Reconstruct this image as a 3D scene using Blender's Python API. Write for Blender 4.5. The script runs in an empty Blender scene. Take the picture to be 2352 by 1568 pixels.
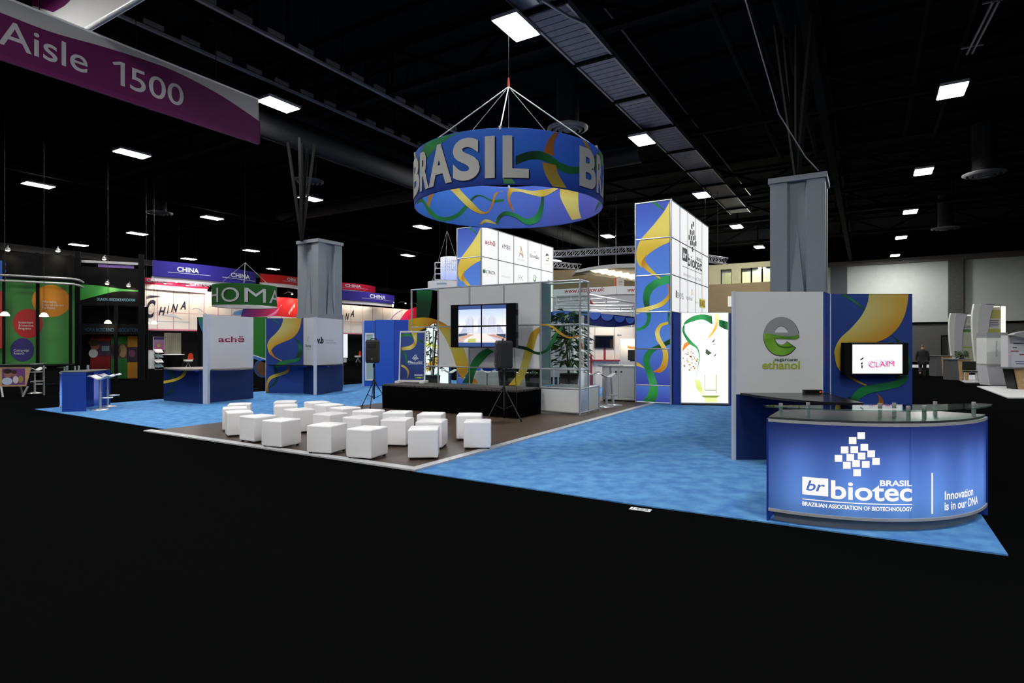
import bpy, bmesh, math, random
from mathutils import Vector, Matrix
random.seed(7)
SC = bpy.context.scene
C = SC.collection
R = math.radians
# ---------------------------------------------------------------- camera, world, exposure
F, CX, HY, H = 1340.0, 1176.0, 790.0, 1.65          # focal length (px of a 2352 wide frame), centre column, horizon row, eye height
cam_d = bpy.data.cameras.new('camera')
cam = bpy.data.objects.new('camera', cam_d)
C.objects.link(cam)
cam.location = (0, 0, H)
cam.rotation_euler = (R(90), 0, 0)
cam_d.sensor_width = 36.0
cam_d.lens = 36.0 * F / 2352.0
cam_d.shift_y = (HY - 784.0) / 2352.0
cam_d.clip_end = 300
SC.camera = cam
w = bpy.data.worlds.new('hall_ambient')
SC.world = w
w.use_nodes = True
w.node_tree.nodes['Background'].inputs[0].default_value = (1, 1, 1, 1)
w.node_tree.nodes['Background'].inputs[1].default_value = 0.011
SC.view_settings.view_transform = 'Standard'
SC.view_settings.look = 'None'
SC.view_settings.exposure = 0.0
SC.view_settings.gamma = 1.0
SC.view_settings.use_curve_mapping = False
cy = SC.cycles
cy.use_denoising = True
cy.max_bounces = 6
cy.diffuse_bounces = 3
cy.glossy_bounces = 3
cy.transmission_bounces = 4
cy.transparent_max_bounces = 16
cy.caustics_reflective = False
cy.caustics_refractive = False
cy.sample_clamp_indirect = 4.0
LAMP = 185.0          # radiance of the hall ceiling fittings

# ---------------------------------------------------------------- places
TH = math.atan((1990 - CX) / F)                     # hall grid against the view axis
D1 = Vector((math.sin(TH), math.cos(TH), 0))        # into the hall
D2 = Vector((math.cos(TH), -math.sin(TH), 0))       # along the aisle, to the right
A1 = math.pi / 2 - TH                               # z rotation whose local x is D1 (front faces D2)
A2 = -TH                                            # z rotation whose local x is D2 (front faces the aisle)

def G(px, py, z=0.0):
    Y = F * (H - z) / (py - HY)
    return Vector(((px - CX) * Y / F, Y, z))
def P(px, py, Y):
    return Vector(((px - CX) * Y / F, Y, H - (py - HY) * Y / F))
def UV(u, v, z=0.0):
    p = D1 * u + D2 * v
    return Vector((p.x, p.y, z))
class Plane:
    """vertical plane through p0 along angle a: pixel -> (distance along, height)"""
    def __init__(s, p0, a):
        s.p0 = Vector((p0[0], p0[1], 0)); s.a = a; s.d = Vector((math.cos(a), math.sin(a), 0))
    def px(s, x, y=HY):
        k = (x - CX) / F
        t = (k * s.p0.y - s.p0.x) / (s.d.x - k * s.d.y)
        return (t, H - (y - HY) * (s.p0.y + t * s.d.y) / F)
    def pts(s, L): return [s.px(*q) for q in L]
    def at(s, t, z=0.0):
        q = s.p0 + s.d * t
        return Vector((q.x, q.y, z))
def Zm(x0, y0, sc):
    return lambda *L: [(x0 + a / sc, y0 + b / sc) for a, b in L]

# ---------------------------------------------------------------- materials
def lin(c):
    c = c / 255.0
    return c / 12.92 if c <= 0.04045 else ((c + 0.055) / 1.055) ** 2.4
def S(r, g, b): return (lin(r), lin(g), lin(b))
_m = {}
def mat(name, col, rough=0.5, metal=0.0, var=0.05, scale=25.0, spec=0.5, bump=0.0, stretch=None, col2=None, emit=0.0):
    if name in _m: return _m[name]
    m = bpy.data.materials.new(name); m.use_nodes = True
    nt = m.node_tree; b = nt.nodes['Principled BSDF']
    b.inputs['Roughness'].default_value = rough
    b.inputs['Metallic'].default_value = metal
    b.inputs['Specular IOR Level'].default_value = spec
    tc = nt.nodes.new('ShaderNodeTexCoord'); mp = nt.nodes.new('ShaderNodeMapping')
    nt.links.new(tc.outputs['Object'], mp.inputs[0])
    if stretch: mp.inputs['Scale'].default_value = stretch
    n = nt.nodes.new('ShaderNodeTexNoise'); n.inputs['Scale'].default_value = scale; n.inputs['Detail'].default_value = 4
    nt.links.new(mp.outputs[0], n.inputs['Vector'])
    r = nt.nodes.new('ShaderNodeValToRGB')
    c2 = col2 if col2 else tuple(max(0, x * (1 - 2 * var)) for x in col)
    r.color_ramp.elements[0].position = 0.35; r.color_ramp.elements[1].position = 0.65
    r.color_ramp.elements[0].color = (*c2, 1); r.color_ramp.elements[1].color = (*col, 1)
    nt.links.new(n.outputs[0], r.inputs[0]); nt.links.new(r.outputs[0], b.inputs['Base Color'])
    if bump:
        bp = nt.nodes.new('ShaderNodeBump'); bp.inputs['Strength'].default_value = bump; bp.inputs['Distance'].default_value = 0.01
        nt.links.new(n.outputs[0], bp.inputs['Height']); nt.links.new(bp.outputs[0], b.inputs['Normal'])
    if emit:
        nt.links.new(r.outputs[0], b.inputs['Emission Color']); b.inputs['Emission Strength'].default_value = emit
    _m[name] = m
    return m
def glow(name, col, strength):
    if name in _m: return _m[name]
    m = bpy.data.materials.new(name); m.use_nodes = True; nt = m.node_tree; nt.nodes.clear()
    e = nt.nodes.new('ShaderNodeEmission'); o = nt.nodes.new('ShaderNodeOutputMaterial')
    e.inputs[0].default_value = (*col, 1); e.inputs[1].default_value = strength
    nt.links.new(e.outputs[0], o.inputs[0]); _m[name] = m
    return m
def printed(name, rough=0.5, emit=0.0, trans=0.0, diff=1.0, spec=0.35):
    """artwork: colours come from the mesh's own printed colour attribute"""
    if name in _m: return _m[name]
    m = bpy.data.materials.new(name); m.use_nodes = True; nt = m.node_tree
    b = nt.nodes['Principled BSDF']; o = nt.nodes['Material Output']
    a = nt.nodes.new('ShaderNodeAttribute'); a.attribute_name = 'col'
    b.inputs['Roughness'].default_value = rough
    b.inputs['Specular IOR Level'].default_value = spec
    if diff < 1:
        mx = nt.nodes.new('ShaderNodeMix'); mx.data_type = 'RGBA'; mx.inputs[0].default_value = diff
        mx.inputs[6].default_value = (0, 0, 0, 1)
        nt.links.new(a.outputs['Color'], mx.inputs[7]); nt.links.new(mx.outputs[2], b.inputs['Base Color'])
    else:
        nt.links.new(a.outputs['Color'], b.inputs['Base Color'])
    if emit:
        nt.links.new(a.outputs['Color'], b.inputs['Emission Color']); b.inputs['Emission Strength'].default_value = emit
    if trans:
        t = nt.nodes.new('ShaderNodeBsdfTranslucent'); nt.links.new(a.outputs['Color'], t.inputs[0])
        mx = nt.nodes.new('ShaderNodeMixShader'); mx.inputs[0].default_value = trans
        nt.links.new(b.outputs[0], mx.inputs[1]); nt.links.new(t.outputs[0], mx.inputs[2]); nt.links.new(mx.outputs[0], o.inputs[0])
    _m[name] = m
    return m
def glassy(name, tint, refl=0.04):
    if name in _m: return _m[name]
    m = bpy.data.materials.new(name); m.use_nodes = True; nt = m.node_tree; nt.nodes.clear()
    t = nt.nodes.new('ShaderNodeBsdfTransparent'); g = nt.nodes.new('ShaderNodeBsdfGlossy'); o = nt.nodes.new('ShaderNodeOutputMaterial')
    lw = nt.nodes.new('ShaderNodeLayerWeight'); pw_ = nt.nodes.new('ShaderNodeMath'); pw_.operation = 'POWER'; pw_.inputs[1].default_value = 4.0
    f = nt.nodes.new('ShaderNodeMath'); f.operation = 'MULTIPLY_ADD'; f.inputs[1].default_value = 0.55; f.inputs[2].default_value = refl
    nt.links.new(lw.outputs['Facing'], pw_.inputs[0]); nt.links.new(pw_.outputs[0], f.inputs[0])
    t.inputs[0].default_value = (*tint, 1); g.inputs['Roughness'].default_value = 0.02
    mx = nt.nodes.new('ShaderNodeMixShader')
    nt.links.new(f.outputs[0], mx.inputs[0]); nt.links.new(t.outputs[0], mx.inputs[1]); nt.links.new(g.outputs[0], mx.inputs[2]); nt.links.new(mx.outputs[0], o.inputs[0])
    _m[name] = m
    return m
PR = printed('printed_board', 0.45)
PRL = printed('backlit_print', 0.5, emit=0.78, diff=0.25)
PRW = printed('bright_backlit_print', 0.5, emit=1.25, diff=0.25)
FAB = printed('stretched_banner_fabric', 0.8, trans=0.45)
VIN = printed('vinyl_banner', 0.6, spec=0.15)
SIGNLIT = printed('backlit_lettering', 0.5, emit=0.95, diff=0.1)
SCREEN = printed('screen_picture', 0.25, emit=1.05, diff=0.05)
LETTER = printed('painted_lettering', 0.4)
WHITE = S(255, 255, 255)
CHROME = mat('polished_chrome', S(222, 224, 228), 0.28, 0.75, var=0.02)
STEEL = mat('brushed_steel', S(178, 180, 184), 0.35, 0.45, var=0.05)
BLACKM = mat('black_plastic', S(22, 22, 24), 0.4, var=0.1)
BLACKMATT = mat('matt_black_paint', S(9, 10, 12), 0.8, var=0.1, spec=0.12)
WHITEP = mat('white_laminate', S(225, 227, 230), 0.35, var=0.01)
GREYP = mat('grey_laminate', S(120, 124, 128), 0.4, var=0.03)
BLUEP = mat('blue_laminate', S(28, 66, 160), 0.4, var=0.05)
NAVYP = mat('navy_laminate', S(16, 36, 90), 0.4, var=0.05)
GLASS = glassy('clear_glass', (0.86, 0.92, 0.90))
GREENGLASS = glassy('green_edged_glass', (0.70, 0.86, 0.80))
DARKSTEEL = mat("dark_roof_steel", S(22, 23, 24), 0.9, var=0.15, spec=0.06)
WOODL = mat('light_birch', S(196, 164, 118), 0.5, var=0.08, scale=6, stretch=(1, 1, 6))
LEAF = mat('glossy_leaf', S(74, 112, 58), 0.4, col2=S(30, 58, 28), scale=8)
SOIL = mat('bark_mulch', S(96, 74, 52), 0.9, var=0.3, scale=60)
BLUE_A = S(38, 70, 150)
BLUE_L = S(62, 104, 190)
YEL, YEL_L, GOLD, ORANGE = S(206, 176, 56), S(228, 216, 120), S(190, 138, 34), S(186, 104, 24)
GRN, GRN_D, GRN_L = S(28, 120, 60), S(14, 62, 34), S(70, 160, 90)

# ---------------------------------------------------------------- mesh building
_tx = {}
def text_geo(s, bold, shear):
    k = (s, bold, shear)
    if k not in _tx:
        cu = bpy.data.curves.new('t', 'FONT'); cu.body = s; cu.size = 1; cu.offset = bold; cu.shear = shear
        cu.resolution_u = 6; cu.dimensions = '2D'; cu.fill_mode = 'FRONT'
        ob = bpy.data.objects.new('t', cu)
        me = bpy.data.meshes.new_from_object(ob)
        _tx[k] = ([tuple(v.co[:2]) for v in me.vertices], [tuple(p.vertices) for p in me.polygons])
        bpy.data.meshes.remove(me); bpy.data.objects.remove(ob); bpy.data.curves.remove(cu)
    return _tx[k]
def cat(P4, t):
    a, b, c, d = P4
    return tuple(0.5 * (2 * b[i] + (c[i] - a[i]) * t + (2 * a[i] - 5 * b[i] + 4 * c[i] - d[i]) * t * t + (3 * b[i] - a[i] - 3 * c[i] + d[i]) * t ** 3) for i in range(len(b)))
def smooth(L, n):
    L = [tuple(q) for q in L]; out = []
    E = [L[0]] + L + [L[-1]]
    for i in range(len(L) - 1):
        for j in range(n): out.append(cat(E[i:i + 4], j / n))
    out.append(L[-1])
    return out
FRONT = lambda s, t, w: (s, -w, t)
class MB:
    def __init__(s): s.v = []; s.f = []; s.fm = []; s.c = []; s.mats = []; s.sm = []
    def add(s, vs, fs, m, col=(1, 1, 1), smooth=False):
        o = len(s.v); s.v += [tuple(q) for q in vs]
        s.c += list(col) if isinstance(col, list) else [col] * len(vs)
        if m not in s.mats: s.mats.append(m)
        i = s.mats.index(m)
        for f in fs: s.f.append(tuple(a + o for a in f)); s.fm.append(i); s.sm.append(smooth)
        return s
    def box(s, x0, x1, y0, y1, z0, z1, m, col=(1, 1, 1), M=None):
        vs = [(x, y, z) for x in (x0, x1) for y in (y0, y1) for z in (z0, z1)]
        if M is not None: vs = [tuple(M @ Vector(q)) for q in vs]
        return s.add(vs, [(0, 1, 3, 2), (4, 6, 7, 5), (0, 4, 5, 1), (2, 3, 7, 6), (0, 2, 6, 4), (1, 5, 7, 3)], m, col)
    def bar(s, p0, p1, wd, ht, m, col=(1, 1, 1)):
        p0, p1 = Vector(p0), Vector(p1); d = p1 - p0; q = d.to_track_quat('X', 'Z').to_matrix().to_4x4()
        return s.box(0, d.length, -wd / 2, wd / 2, -ht / 2, ht / 2, m, col, Matrix.Translation(p0) @ q)
    def tube(s, L, r, m, n=8, col=(1, 1, 1), caps=True):
        L = [Vector(q) for q in L]; vs = []; fs = []
        rr = r if isinstance(r, (list, tuple)) else [r] * len(L)
        up = None
        for i, q in enumerate(L):
            d = (L[min(i + 1, len(L) - 1)] - L[max(i - 1, 0)]).normalized()
            if up is None: up = d.orthogonal().normalized()
            a = (up - d * up.dot(d)).normalized(); up = a; b = d.cross(a)
            for k in range(n):
                t = 2 * math.pi * k / n
                vs.append(q + (a * math.cos(t) + b * math.sin(t)) * rr[i])
        for i in range(len(L) - 1):
            for k in range(n):
                fs.append((i * n + k, i * n + (k + 1) % n, (i + 1) * n + (k + 1) % n, (i + 1) * n + k))
        s.add(vs, fs, m, col, True)
        if caps: s.add(vs[:n], [tuple(range(n - 1, -1, -1))], m, col); s.add(vs[-n:], [tuple(range(n))], m, col)
        return s
    def cyl(s, p0, p1, r, m, n=12, col=(1, 1, 1)): return s.tube([p0, p1], r, m, n, col)
    def lathe(s, prof, m, n=20, o=(0, 0, 0), col=(1, 1, 1), sm=True):
        vs = []; fs = []
        for r, z in prof:
            for k in range(n):
                t = 2 * math.pi * k / n; vs.append((o[0] + r * math.cos(t), o[1] + r * math.sin(t), o[2] + z))
        for i in range(len(prof) - 1):
            for k in range(n): fs.append((i * n + k, i * n + (k + 1) % n, (i + 1) * n + (k + 1) % n, (i + 1) * n + k))
        return s.add(vs, fs, m, col, sm)
    def prism(s, poly, z0, z1, m, col=(1, 1, 1)):
        n = len(poly); vs = [(x, y, z0) for x, y in poly] + [(x, y, z1) for x, y in poly]
        fs = [tuple(range(n - 1, -1, -1)), tuple(range(n, 2 * n))] + [(i, (i + 1) % n, n + (i + 1) % n, n + i) for i in range(n)]
        return s.add(vs, fs, m, col)
    def slab(s, poly, w0, w1, m, col=(1, 1, 1), mp=FRONT):
        """extruded outline in a panel's own plane"""
        n = len(poly); vs = [mp(a, b, w1) for a, b in poly] + [mp(a, b, w0) for a, b in poly]
        fs = [tuple(range(n)), tuple(range(2 * n - 1, n - 1, -1))] + [(i, n + i, n + (i + 1) % n, (i + 1) % n) for i in range(n)]
        return s.add(vs, fs, m, col)
    def poly(s, poly, w, m, col=(1, 1, 1), mp=FRONT):
        return s.add([mp(a, b, w) for a, b in poly], [tuple(range(len(poly)))], m, col)
    def rect(s, a0, a1, b0, b1, w, m, col=(1, 1, 1), mp=FRONT, nx=1, cols=None):
        if cols:  # two colours, bottom to top
            return s.add([mp(a0, b0, w), mp(a1, b0, w), mp(a1, b1, w), mp(a0, b1, w)], [(0, 1, 2, 3)], m, [cols[0], cols[0], cols[1], cols[1]])
        vs = []; fs = []
        for i in range(nx + 1):
            a = a0 + (a1 - a0) * i / nx; vs += [mp(a, b0, w), mp(a, b1, w)]
        for i in range(nx): fs.append((2 * i, 2 * i + 2, 2 * i + 3, 2 * i + 1))
        return s.add(vs, fs, m, col, nx > 1)
    def disc(s, a, b, r, w, m, col=(1, 1, 1), mp=FRONT, ry=None, n=28):
        return s.poly([(a + r * math.cos(2 * math.pi * k / n), b + (ry or r) * math.sin(2 * math.pi * k / n)) for k in range(n)], w, m, col, mp)
    def strip(s, A, B, cols, w, m, mp=FRONT, n=5, nw=1):
        A = smooth(A, n); B = smooth(B, n); N = len(A); vs = []; cc = []; fs = []
        for i in range(N):
            q = i / (N - 1) * (len(cols) - 1); j = min(int(q), len(cols) - 2) if len(cols) > 1 else 0
            f = q - j
            cA, cB = cols[j], cols[min(j + 1, len(cols) - 1)]
            for k in range(nw + 1):
                g = k / nw
                def pick(c): return c if isinstance(c[0], float) or isinstance(c[0], int) else tuple(c[0][x] * (1 - g) + c[1][x] * g for x in range(3))
                a, b = pick(cA), pick(cB)
                vs.append(mp(A[i][0] * (1 - g) + B[i][0] * g, A[i][1] * (1 - g) + B[i][1] * g, w))
                cc.append(tuple(a[x] * (1 - f) + b[x] * f for x in range(3)))
        W = nw + 1
        for i in range(N - 1):
            for k in range(nw): fs.append((i * W + k, i * W + k + 1, (i + 1) * W + k + 1, (i + 1) * W + k))
        return s.add(vs, fs, m, cc)
    def text(s, body, a, b, hgt, m, col=(0, 0, 0), w=0.004, mp=FRONT, width=None, bold=0.0, shear=0.0, align='l', cut=0, skew=0.0):
        vs, fs = text_geo(body, 0.0 if 'M' in body else bold, shear)
        x0 = min(q[0] for q in vs); x1 = max(q[0] for q in vs); cap = 0.73
        sy = hgt / cap; sx = (width / (x1 - x0)) if width else sy
        off = {'l': 0, 'c': -(x1 - x0) / 2, 'r': -(x1 - x0)}[align]
        pt = [((x - x0 + off) * sx, y * sy) for x, y in vs]
        if cut:
            bm = bmesh.new(); bv = [bm.verts.new((x, y, 0)) for x, y in pt]
            for f in fs:
                try: bm.faces.new([bv[i] for i in f])
                except ValueError: pass
            xs = [q[0] for q in pt]; x = min(xs) + cut
            while x < max(xs):
                bmesh.ops.bisect_plane(bm, geom=bm.verts[:] + bm.edges[:] + bm.faces[:], plane_co=(x, 0, 0), plane_no=(1, 0, 0)); x += cut
            bm.verts.index_update(); pt = [tuple(v.co[:2]) for v in bm.verts]; fs = [tuple(v.index for v in f.verts) for f in bm.faces]; bm.free()
        return s.add([mp(a + x, b + y + skew * x, w) for x, y in pt], fs, m, col)
    def build(s, name, parent=None, loc=None, rotz=0.0, label=None, cat=None, group=None, kind=None):
        me = bpy.data.meshes.new(name); me.from_pydata(s.v, [], s.f)
        for m in s.mats: me.materials.append(m)
        me.polygons.foreach_set('material_index', s.fm); me.polygons.foreach_set('use_smooth', s.sm)
        at = me.color_attributes.new('col', 'FLOAT_COLOR', 'POINT')
        at.data.foreach_set('color', [x for c in s.c for x in (c[0], c[1], c[2], 1.0)])
        me.update()
        o = bpy.data.objects.new(name, me); C.objects.link(o)
        if parent: o.parent = parent
        if loc is not None: o.location = loc
        o.rotation_euler = (0, 0, rotz)
        tag(o, label, cat, group, kind)
        return o
def tag(o, label=None, cat=None, group=None, kind=None):
    if label: o['label'] = label
    if cat: o['category'] = cat
    if group: o['group'] = group
    if kind: o['kind'] = kind
    return o
def thing(name, label, cat, loc=(0, 0, 0), rotz=0.0, group=None):
    o = bpy.data.objects.new(name, None); C.objects.link(o)
    o.empty_display_size = 0.1; o.location = loc; o.rotation_euler = (0, 0, rotz)
    return tag(o, label, cat, group)
def copy_tree(o, loc=None, rotz=None, label=None, group=None, parent=None):
    c = o.copy(); C.objects.link(c)
    if parent: c.parent = parent
    if loc is not None: c.location = loc
    if rotz is not None: c.rotation_euler = (0, 0, rotz)
    if label: c['label'] = label
    if group: c['group'] = group
    for ch in list(o.children): copy_tree(ch, parent=c)
    return c
def bx(name, parent, x0, x1, y0, y1, z0, z1, m, bevel=0.0, **k):
    o = MB().box(x0, x1, y0, y1, z0, z1, m).build(name, parent, **k)
    if bevel:
        b = o.modifiers.new('bevel', 'BEVEL'); b.width = bevel; b.segments = 2; b.limit_method = 'ANGLE'
    return o
def lightobj(kind, loc, parent, energy, col=(1, 0.85, 0.65), size=0.05, rot=(0, 0, 0), angle=80):
    l = bpy.data.lights.new('bulb_light', kind); l.energy = energy; l.color = col
    if kind == 'SPOT': l.spot_size = R(angle); l.spot_blend = 0.6; l.shadow_soft_size = size
    elif kind == 'POINT': l.shadow_soft_size = size
    o = bpy.data.objects.new('bulb_light', l); C.objects.link(o); o.parent = parent; o.location = loc; o.rotation_euler = rot
    return o
# ================================================================ THE HALL
carpet_black = mat('black_hall_carpet', S(14, 15, 15), 1.0, var=0.35, scale=220, bump=0.4, spec=0.0)
deck_m = mat('black_roof_deck', S(25, 26, 28), 0.95, var=0.2, scale=3, spec=0.05)
U0, U1, V0, V1 = -32.0, 66.0, -59.5, 26.0
def quadUV(name, u0, u1, v0, v1, z0, z1, m, kind='structure'):
    return MB().box(v0, v1, u0, u1, z0, z1, m).build(name, None, (0, 0, 0), A2, kind=kind)
quadUV('floor', U0, U1 + 1, V0 - 1, V1 + 1, -0.2, 0.0, carpet_black)
MB().box(V0 - 1, V1 + 1, U0, U1 + 1, 11.9, 12.1, deck_m).build('ceiling', None, (0, 0, 0), A2, kind='structure')
wallpaint = mat('pale_wall_panel', S(226, 234, 230), 0.7, var=0.02, scale=2)
wallstone = mat('grey_woven_wall_panel', S(112, 112, 112), 0.85, var=0.25, scale=14, stretch=(1, 1, 4))
darkwall = mat('dark_wall_paint', S(15, 15, 17), 0.9, var=0.1, spec=0.08)
cornice_m = mat('cornice_paint', S(120, 116, 112), 0.7, var=0.04)
wb = MB(); wb.box(V0, V1, U1, U1 + 0.4, 0, 3.6, wallstone).box(V0, V1, U1, U1 + 0.4, 9.3, 12, darkwall)
wb.box(-40, V1, U1 - 0.05, U1 + 0.4, 3.6, 9.3, wallpaint).box(V0, -40, U1, U1 + 0.4, 3.6, 9.3, darkwall)
wb.box(V0, V1, U1 - 0.12, U1, 3.50, 3.68, darkwall)
wb.build('wall_back', None, (0, 0, 0), A2, kind='structure')
MB().box(V0, V1, U1 - 0.5, U1 - 0.05, 9.25, 9.7, cornice_m).build('trim_1', None, (0, 0, 0), A2, kind='structure')
wl = MB().box(V0 - 0.4, V0, U0, U1, 0, 12, darkwall); wl.build('wall_left', None, (0, 0, 0), A2, kind='structure')
MB().box(V0, V0 + 0.5, U0, U1 - 0.5, 9.2, 9.75, cornice_m).build('trim_2', None, (0, 0, 0), A2, kind='structure')
MB().box(V1, V1 + 0.4, U0, U1, 0, 12, darkwall).build('wall_right', None, (0, 0, 0), A2, kind='structure')
BW = Plane(UV(U1, 0), A2)
# pilasters and the dark doorway on the back wall
for i, (xa, xb, z1, m) in enumerate([(2177, 2211, 9.25, wallstone), (1908, 1946, 9.4, mat('pilaster_grey', S(96, 98, 104), 0.6))]):
    a, b = BW.px(xa)[0], BW.px(xb)[0]
    MB().box(a, b, U1 - 0.55, U1, 0, z1, m).build('trim_%d' % (i + 3), None, (0, 0, 0), A2, kind='structure')
a, b = BW.px(2163)[0], BW.px(2177)[0]
dr = MB().box(a, b, U1 - 0.1, U1, 0, 2.35, mat('black_door_paint', S(26, 27, 29), 0.5)).build('door_1', None, (0, 0, 0), A2, kind='structure')
MB().box(a - 0.06, a, U1 - 0.14, U1, 0, 2.42, DARKSTEEL).box(a - 0.06, b, U1 - 0.14, U1, 2.36, 2.46, DARKSTEEL).build('door_frame', dr)
# mezzanine rooms seen over the booth, right of the tower
mz = mat('beige_mezzanine_paint', S(150, 132, 100), 0.8, var=0.04, scale=2)
mzl = mat('cream_mezzanine_paint', S(205, 200, 160), 0.8, var=0.03, scale=2)
MZ = Plane(UV(46.0, -14.0), A2)
a0, a1 = MZ.px(1480)[0], MZ.px(1800)[0]
zt = MZ.px(1700, 604)[1]; z1 = MZ.px(1700, 616)[1]; z2 = MZ.px(1700, 650)[1]
mw = MB().box(a0, a1, 0, 0.4, 0, z2, mz).box(a0, a1, 0, 0.4, z1, zt, mzl)
mw.box(a0, MZ.px(1655)[0], 0, 0.4, z2, z1, mzl).box(MZ.px(1772)[0], a1, 0, 0.4, z2, z1, mzl).box(MZ.px(1680)[0], MZ.px(1702)[0], 0.02, 0.4, z2, z1, mzl)
mw.build('wall_mezzanine', None, MZ.p0, A2, kind='structure')
for i, (xa, xb) in enumerate([(1655, 1680), (1702, 1772)]):
    w0 = MB().box(MZ.px(xa)[0], MZ.px(xb)[0], 0.15, 0.18, z2, z1, GLASS).build('window_%d' % (i + 1), None, MZ.p0, A2, kind='structure')
    f = MB()
    for x in ([xa, xb] if i == 0 else [xa, 1725, 1750, xb]):
        t = MZ.px(x)[0]; f.box(t - 0.05, t + 0.05, 0.1, 0.22, z2, z1, DARKSTEEL)
    f.build('window_frame', w0)
MB().box(a0, a1, 5.9, 6.1, 0, zt, mzl).build('wall_mezzanine_back', None, MZ.p0, A2, kind='structure')
t = [MZ.px(1672)[0], MZ.px(1692)[0]]; zz = [MZ.px(1680, 704)[1], MZ.px(1680, 680)[1]]
wn = MB().box(t[0], t[1], -0.03, 0.0, zz[0], zz[1], glow('lit_hatch_light', S(235, 240, 220), 0.9)).build('window_3', None, MZ.p0, A2, kind='structure')
MB().box(t[1] - 0.35, t[1], -0.06, -0.03, zz[0], zz[1], GREYP).build('window_shutter', wn)
lightobj('POINT', (MZ.px(1700)[0], 3.0, z2 + 0.9), wn, 300, (1, 0.97, 0.8), 0.4)

# ---------------------------------------------------------------- columns
colm = mat('grey_column_cladding', S(122, 130, 138), 0.55, var=0.03, scale=3)
def column(name, fr, label, top=5.48, w=1.13):
    o = thing(name, label, 'column', fr, A2)
    g = 0.16; d = 0.09; q = 0.36
    pl = [(-w, 0), (-w + q, 0), (-w + q + 0.05, d), (-q - 0.05, d), (-q, 0), (0, 0), (0, q), (-d, q + 0.05), (-d, w - q - 0.05), (0, w - q), (0, w),
          (-q, w), (-q - 0.05, w - d), (-w + q + 0.05, w - d), (-w + q, w), (-w, w), (-w, w - q), (-w + d, w - q - 0.05), (-w + d, q + 0.05), (-w, q)]
    MB().prism(pl, 0, top - 0.12, colm).build('shaft', o)
    m = MB()                                          # tapering spear in every flute
    for k in range(4):
        M = Matrix.Translation((-w / 2, w / 2, 0)) @ Matrix.Rotation(k * math.pi / 2, 4, 'Z')
        vs = [M @ Vector(v) for v in [(-0.15, -w / 2 + 0.0, 2.75), (0.15, -w / 2 + 0.0, 2.75), (0, -w / 2 + d - 0.005, 4.3), (-0.15, -w / 2 + d, 2.75), (0.15, -w / 2 + d, 2.75)]]
        m.add(vs, [(0, 1, 2), (0, 2, 3), (1, 4, 2)], colm)
    m.build('flute_spear', o)
    MB().box(-w - 0.03, 0.03, -0.03, w + 0.03, 0, 2.75, colm).build('plinth', o)
    MB().box(-w - 0.04, 0.04, -0.04, w + 0.04, top - 0.12, top, colm).build('cap', o)
    return o
column('column', P(1895, HY, 13.0).xy.to_3d() + Vector((0, 0, 0.012)), 'big grey fluted column rising behind the white ethanol panel')
column('column', P(731, HY, 21.2).xy.to_3d() + Vector((0, 0, 0.012)), 'grey fluted column behind the two small kiosks on the left')

# ---------------------------------------------------------------- roof steel, catwalk, ducts
def roof_truss(p0, p1, z0, z1, bays, r=0.12, name='roof_truss'):
    m = MB(); a, b = Vector(p0), Vector(p1)
    A = lambda t, z: (a.x + (b.x - a.x) * t, a.y + (b.y - a.y) * t, z)
    m.bar(A(0, z0), A(1, z0), 0.25, 0.22, DARKSTEEL); m.bar(A(0, z1), A(1, z1), 0.25, 0.22, DARKSTEEL)
    for i in range(bays):
        t = i / bays; h = 0.5 / bays
        m.bar(A(t, z0), A(t + h, z1), r, r, DARKSTEEL); m.bar(A(t + h, z1), A(t + 2 * h, z0), r, r, DARKSTEEL)
        m.bar(A(t + h, z0), A(t + h, z1), r * 0.8, r * 0.8, DARKSTEEL)
    return m.build(name, None, kind='structure')
for u in (5.0, 14.8, 24.0, 33.5, 43.0, 52.0): roof_truss(UV(u, V0 + 0.6), UV(u, V1 - 0.6), 10.2, 11.6, 14)
for v in (-33.5, -17.2, -1.3, 14.0): roof_truss(UV(U0 + 1, v), UV(U1 - 0.6, v), 9.75, 11.7, 12, 0.16)
m = MB()
for i in range(26):
    u = -10 + i * 2.6; m.bar(UV(u, V0 + 1, 11.75), UV(u, V1 - 1, 11.75), 0.1, 0.14, DARKSTEEL)
m.build('roof_purlins', None, kind='structure')
for fr in (UV(14.9, -1.36), UV(14.2, -17.6)):
    m = MB()
    for dx, dy in ((-0.5, 0), (0.4, 0.2), (0.1, -0.5), (0, 0.6), (0, 0)):
        m.bar((fr.x, fr.y, 5.4), (fr.x + dx, fr.y + dy, 9.0), 0.09, 0.09, BLACKMATT)
    m.build('column_struts', None, kind='structure')
catm = mat('galvanised_catwalk_plate', S(150, 147, 157), 0.6, var=0.12, scale=5)
railm = mat('catwalk_rail_steel', S(170, 170, 176), 0.4, 0.6, var=0.05)
cw = thing('catwalk', 'long slatted grey catwalk under the roof running away over the right booth', 'catwalk', UV(-6, -6.8, 9.95), A1)
m = MB()
for i in range(150): m.box(i * 0.3, i * 0.3 + 0.27, -0.54, 0.54, 0, 0.05, catm)
m.build('deck', cw)
for s in (-1, 1):
    MB().box(0, 45, s * 0.58 - 0.03, s * 0.58 + 0.03, -0.05, 0.12, railm).build('edge_rail', cw)
    MB().box(0, 45, s * 0.60 - 0.02, s * 0.60 + 0.02, 1.0, 1.05, railm).build('hand_rail', cw)
for i in range(15): bx('cross_bearer', cw, i * 3.1, i * 3.1 + 0.1, -0.65, 0.65, -0.1, 0.0, DARKSTEEL)
bx('junction_box', cw, 17.6, 18.3, -0.1, 0.45, -0.14, -0.02, STEEL)
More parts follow.
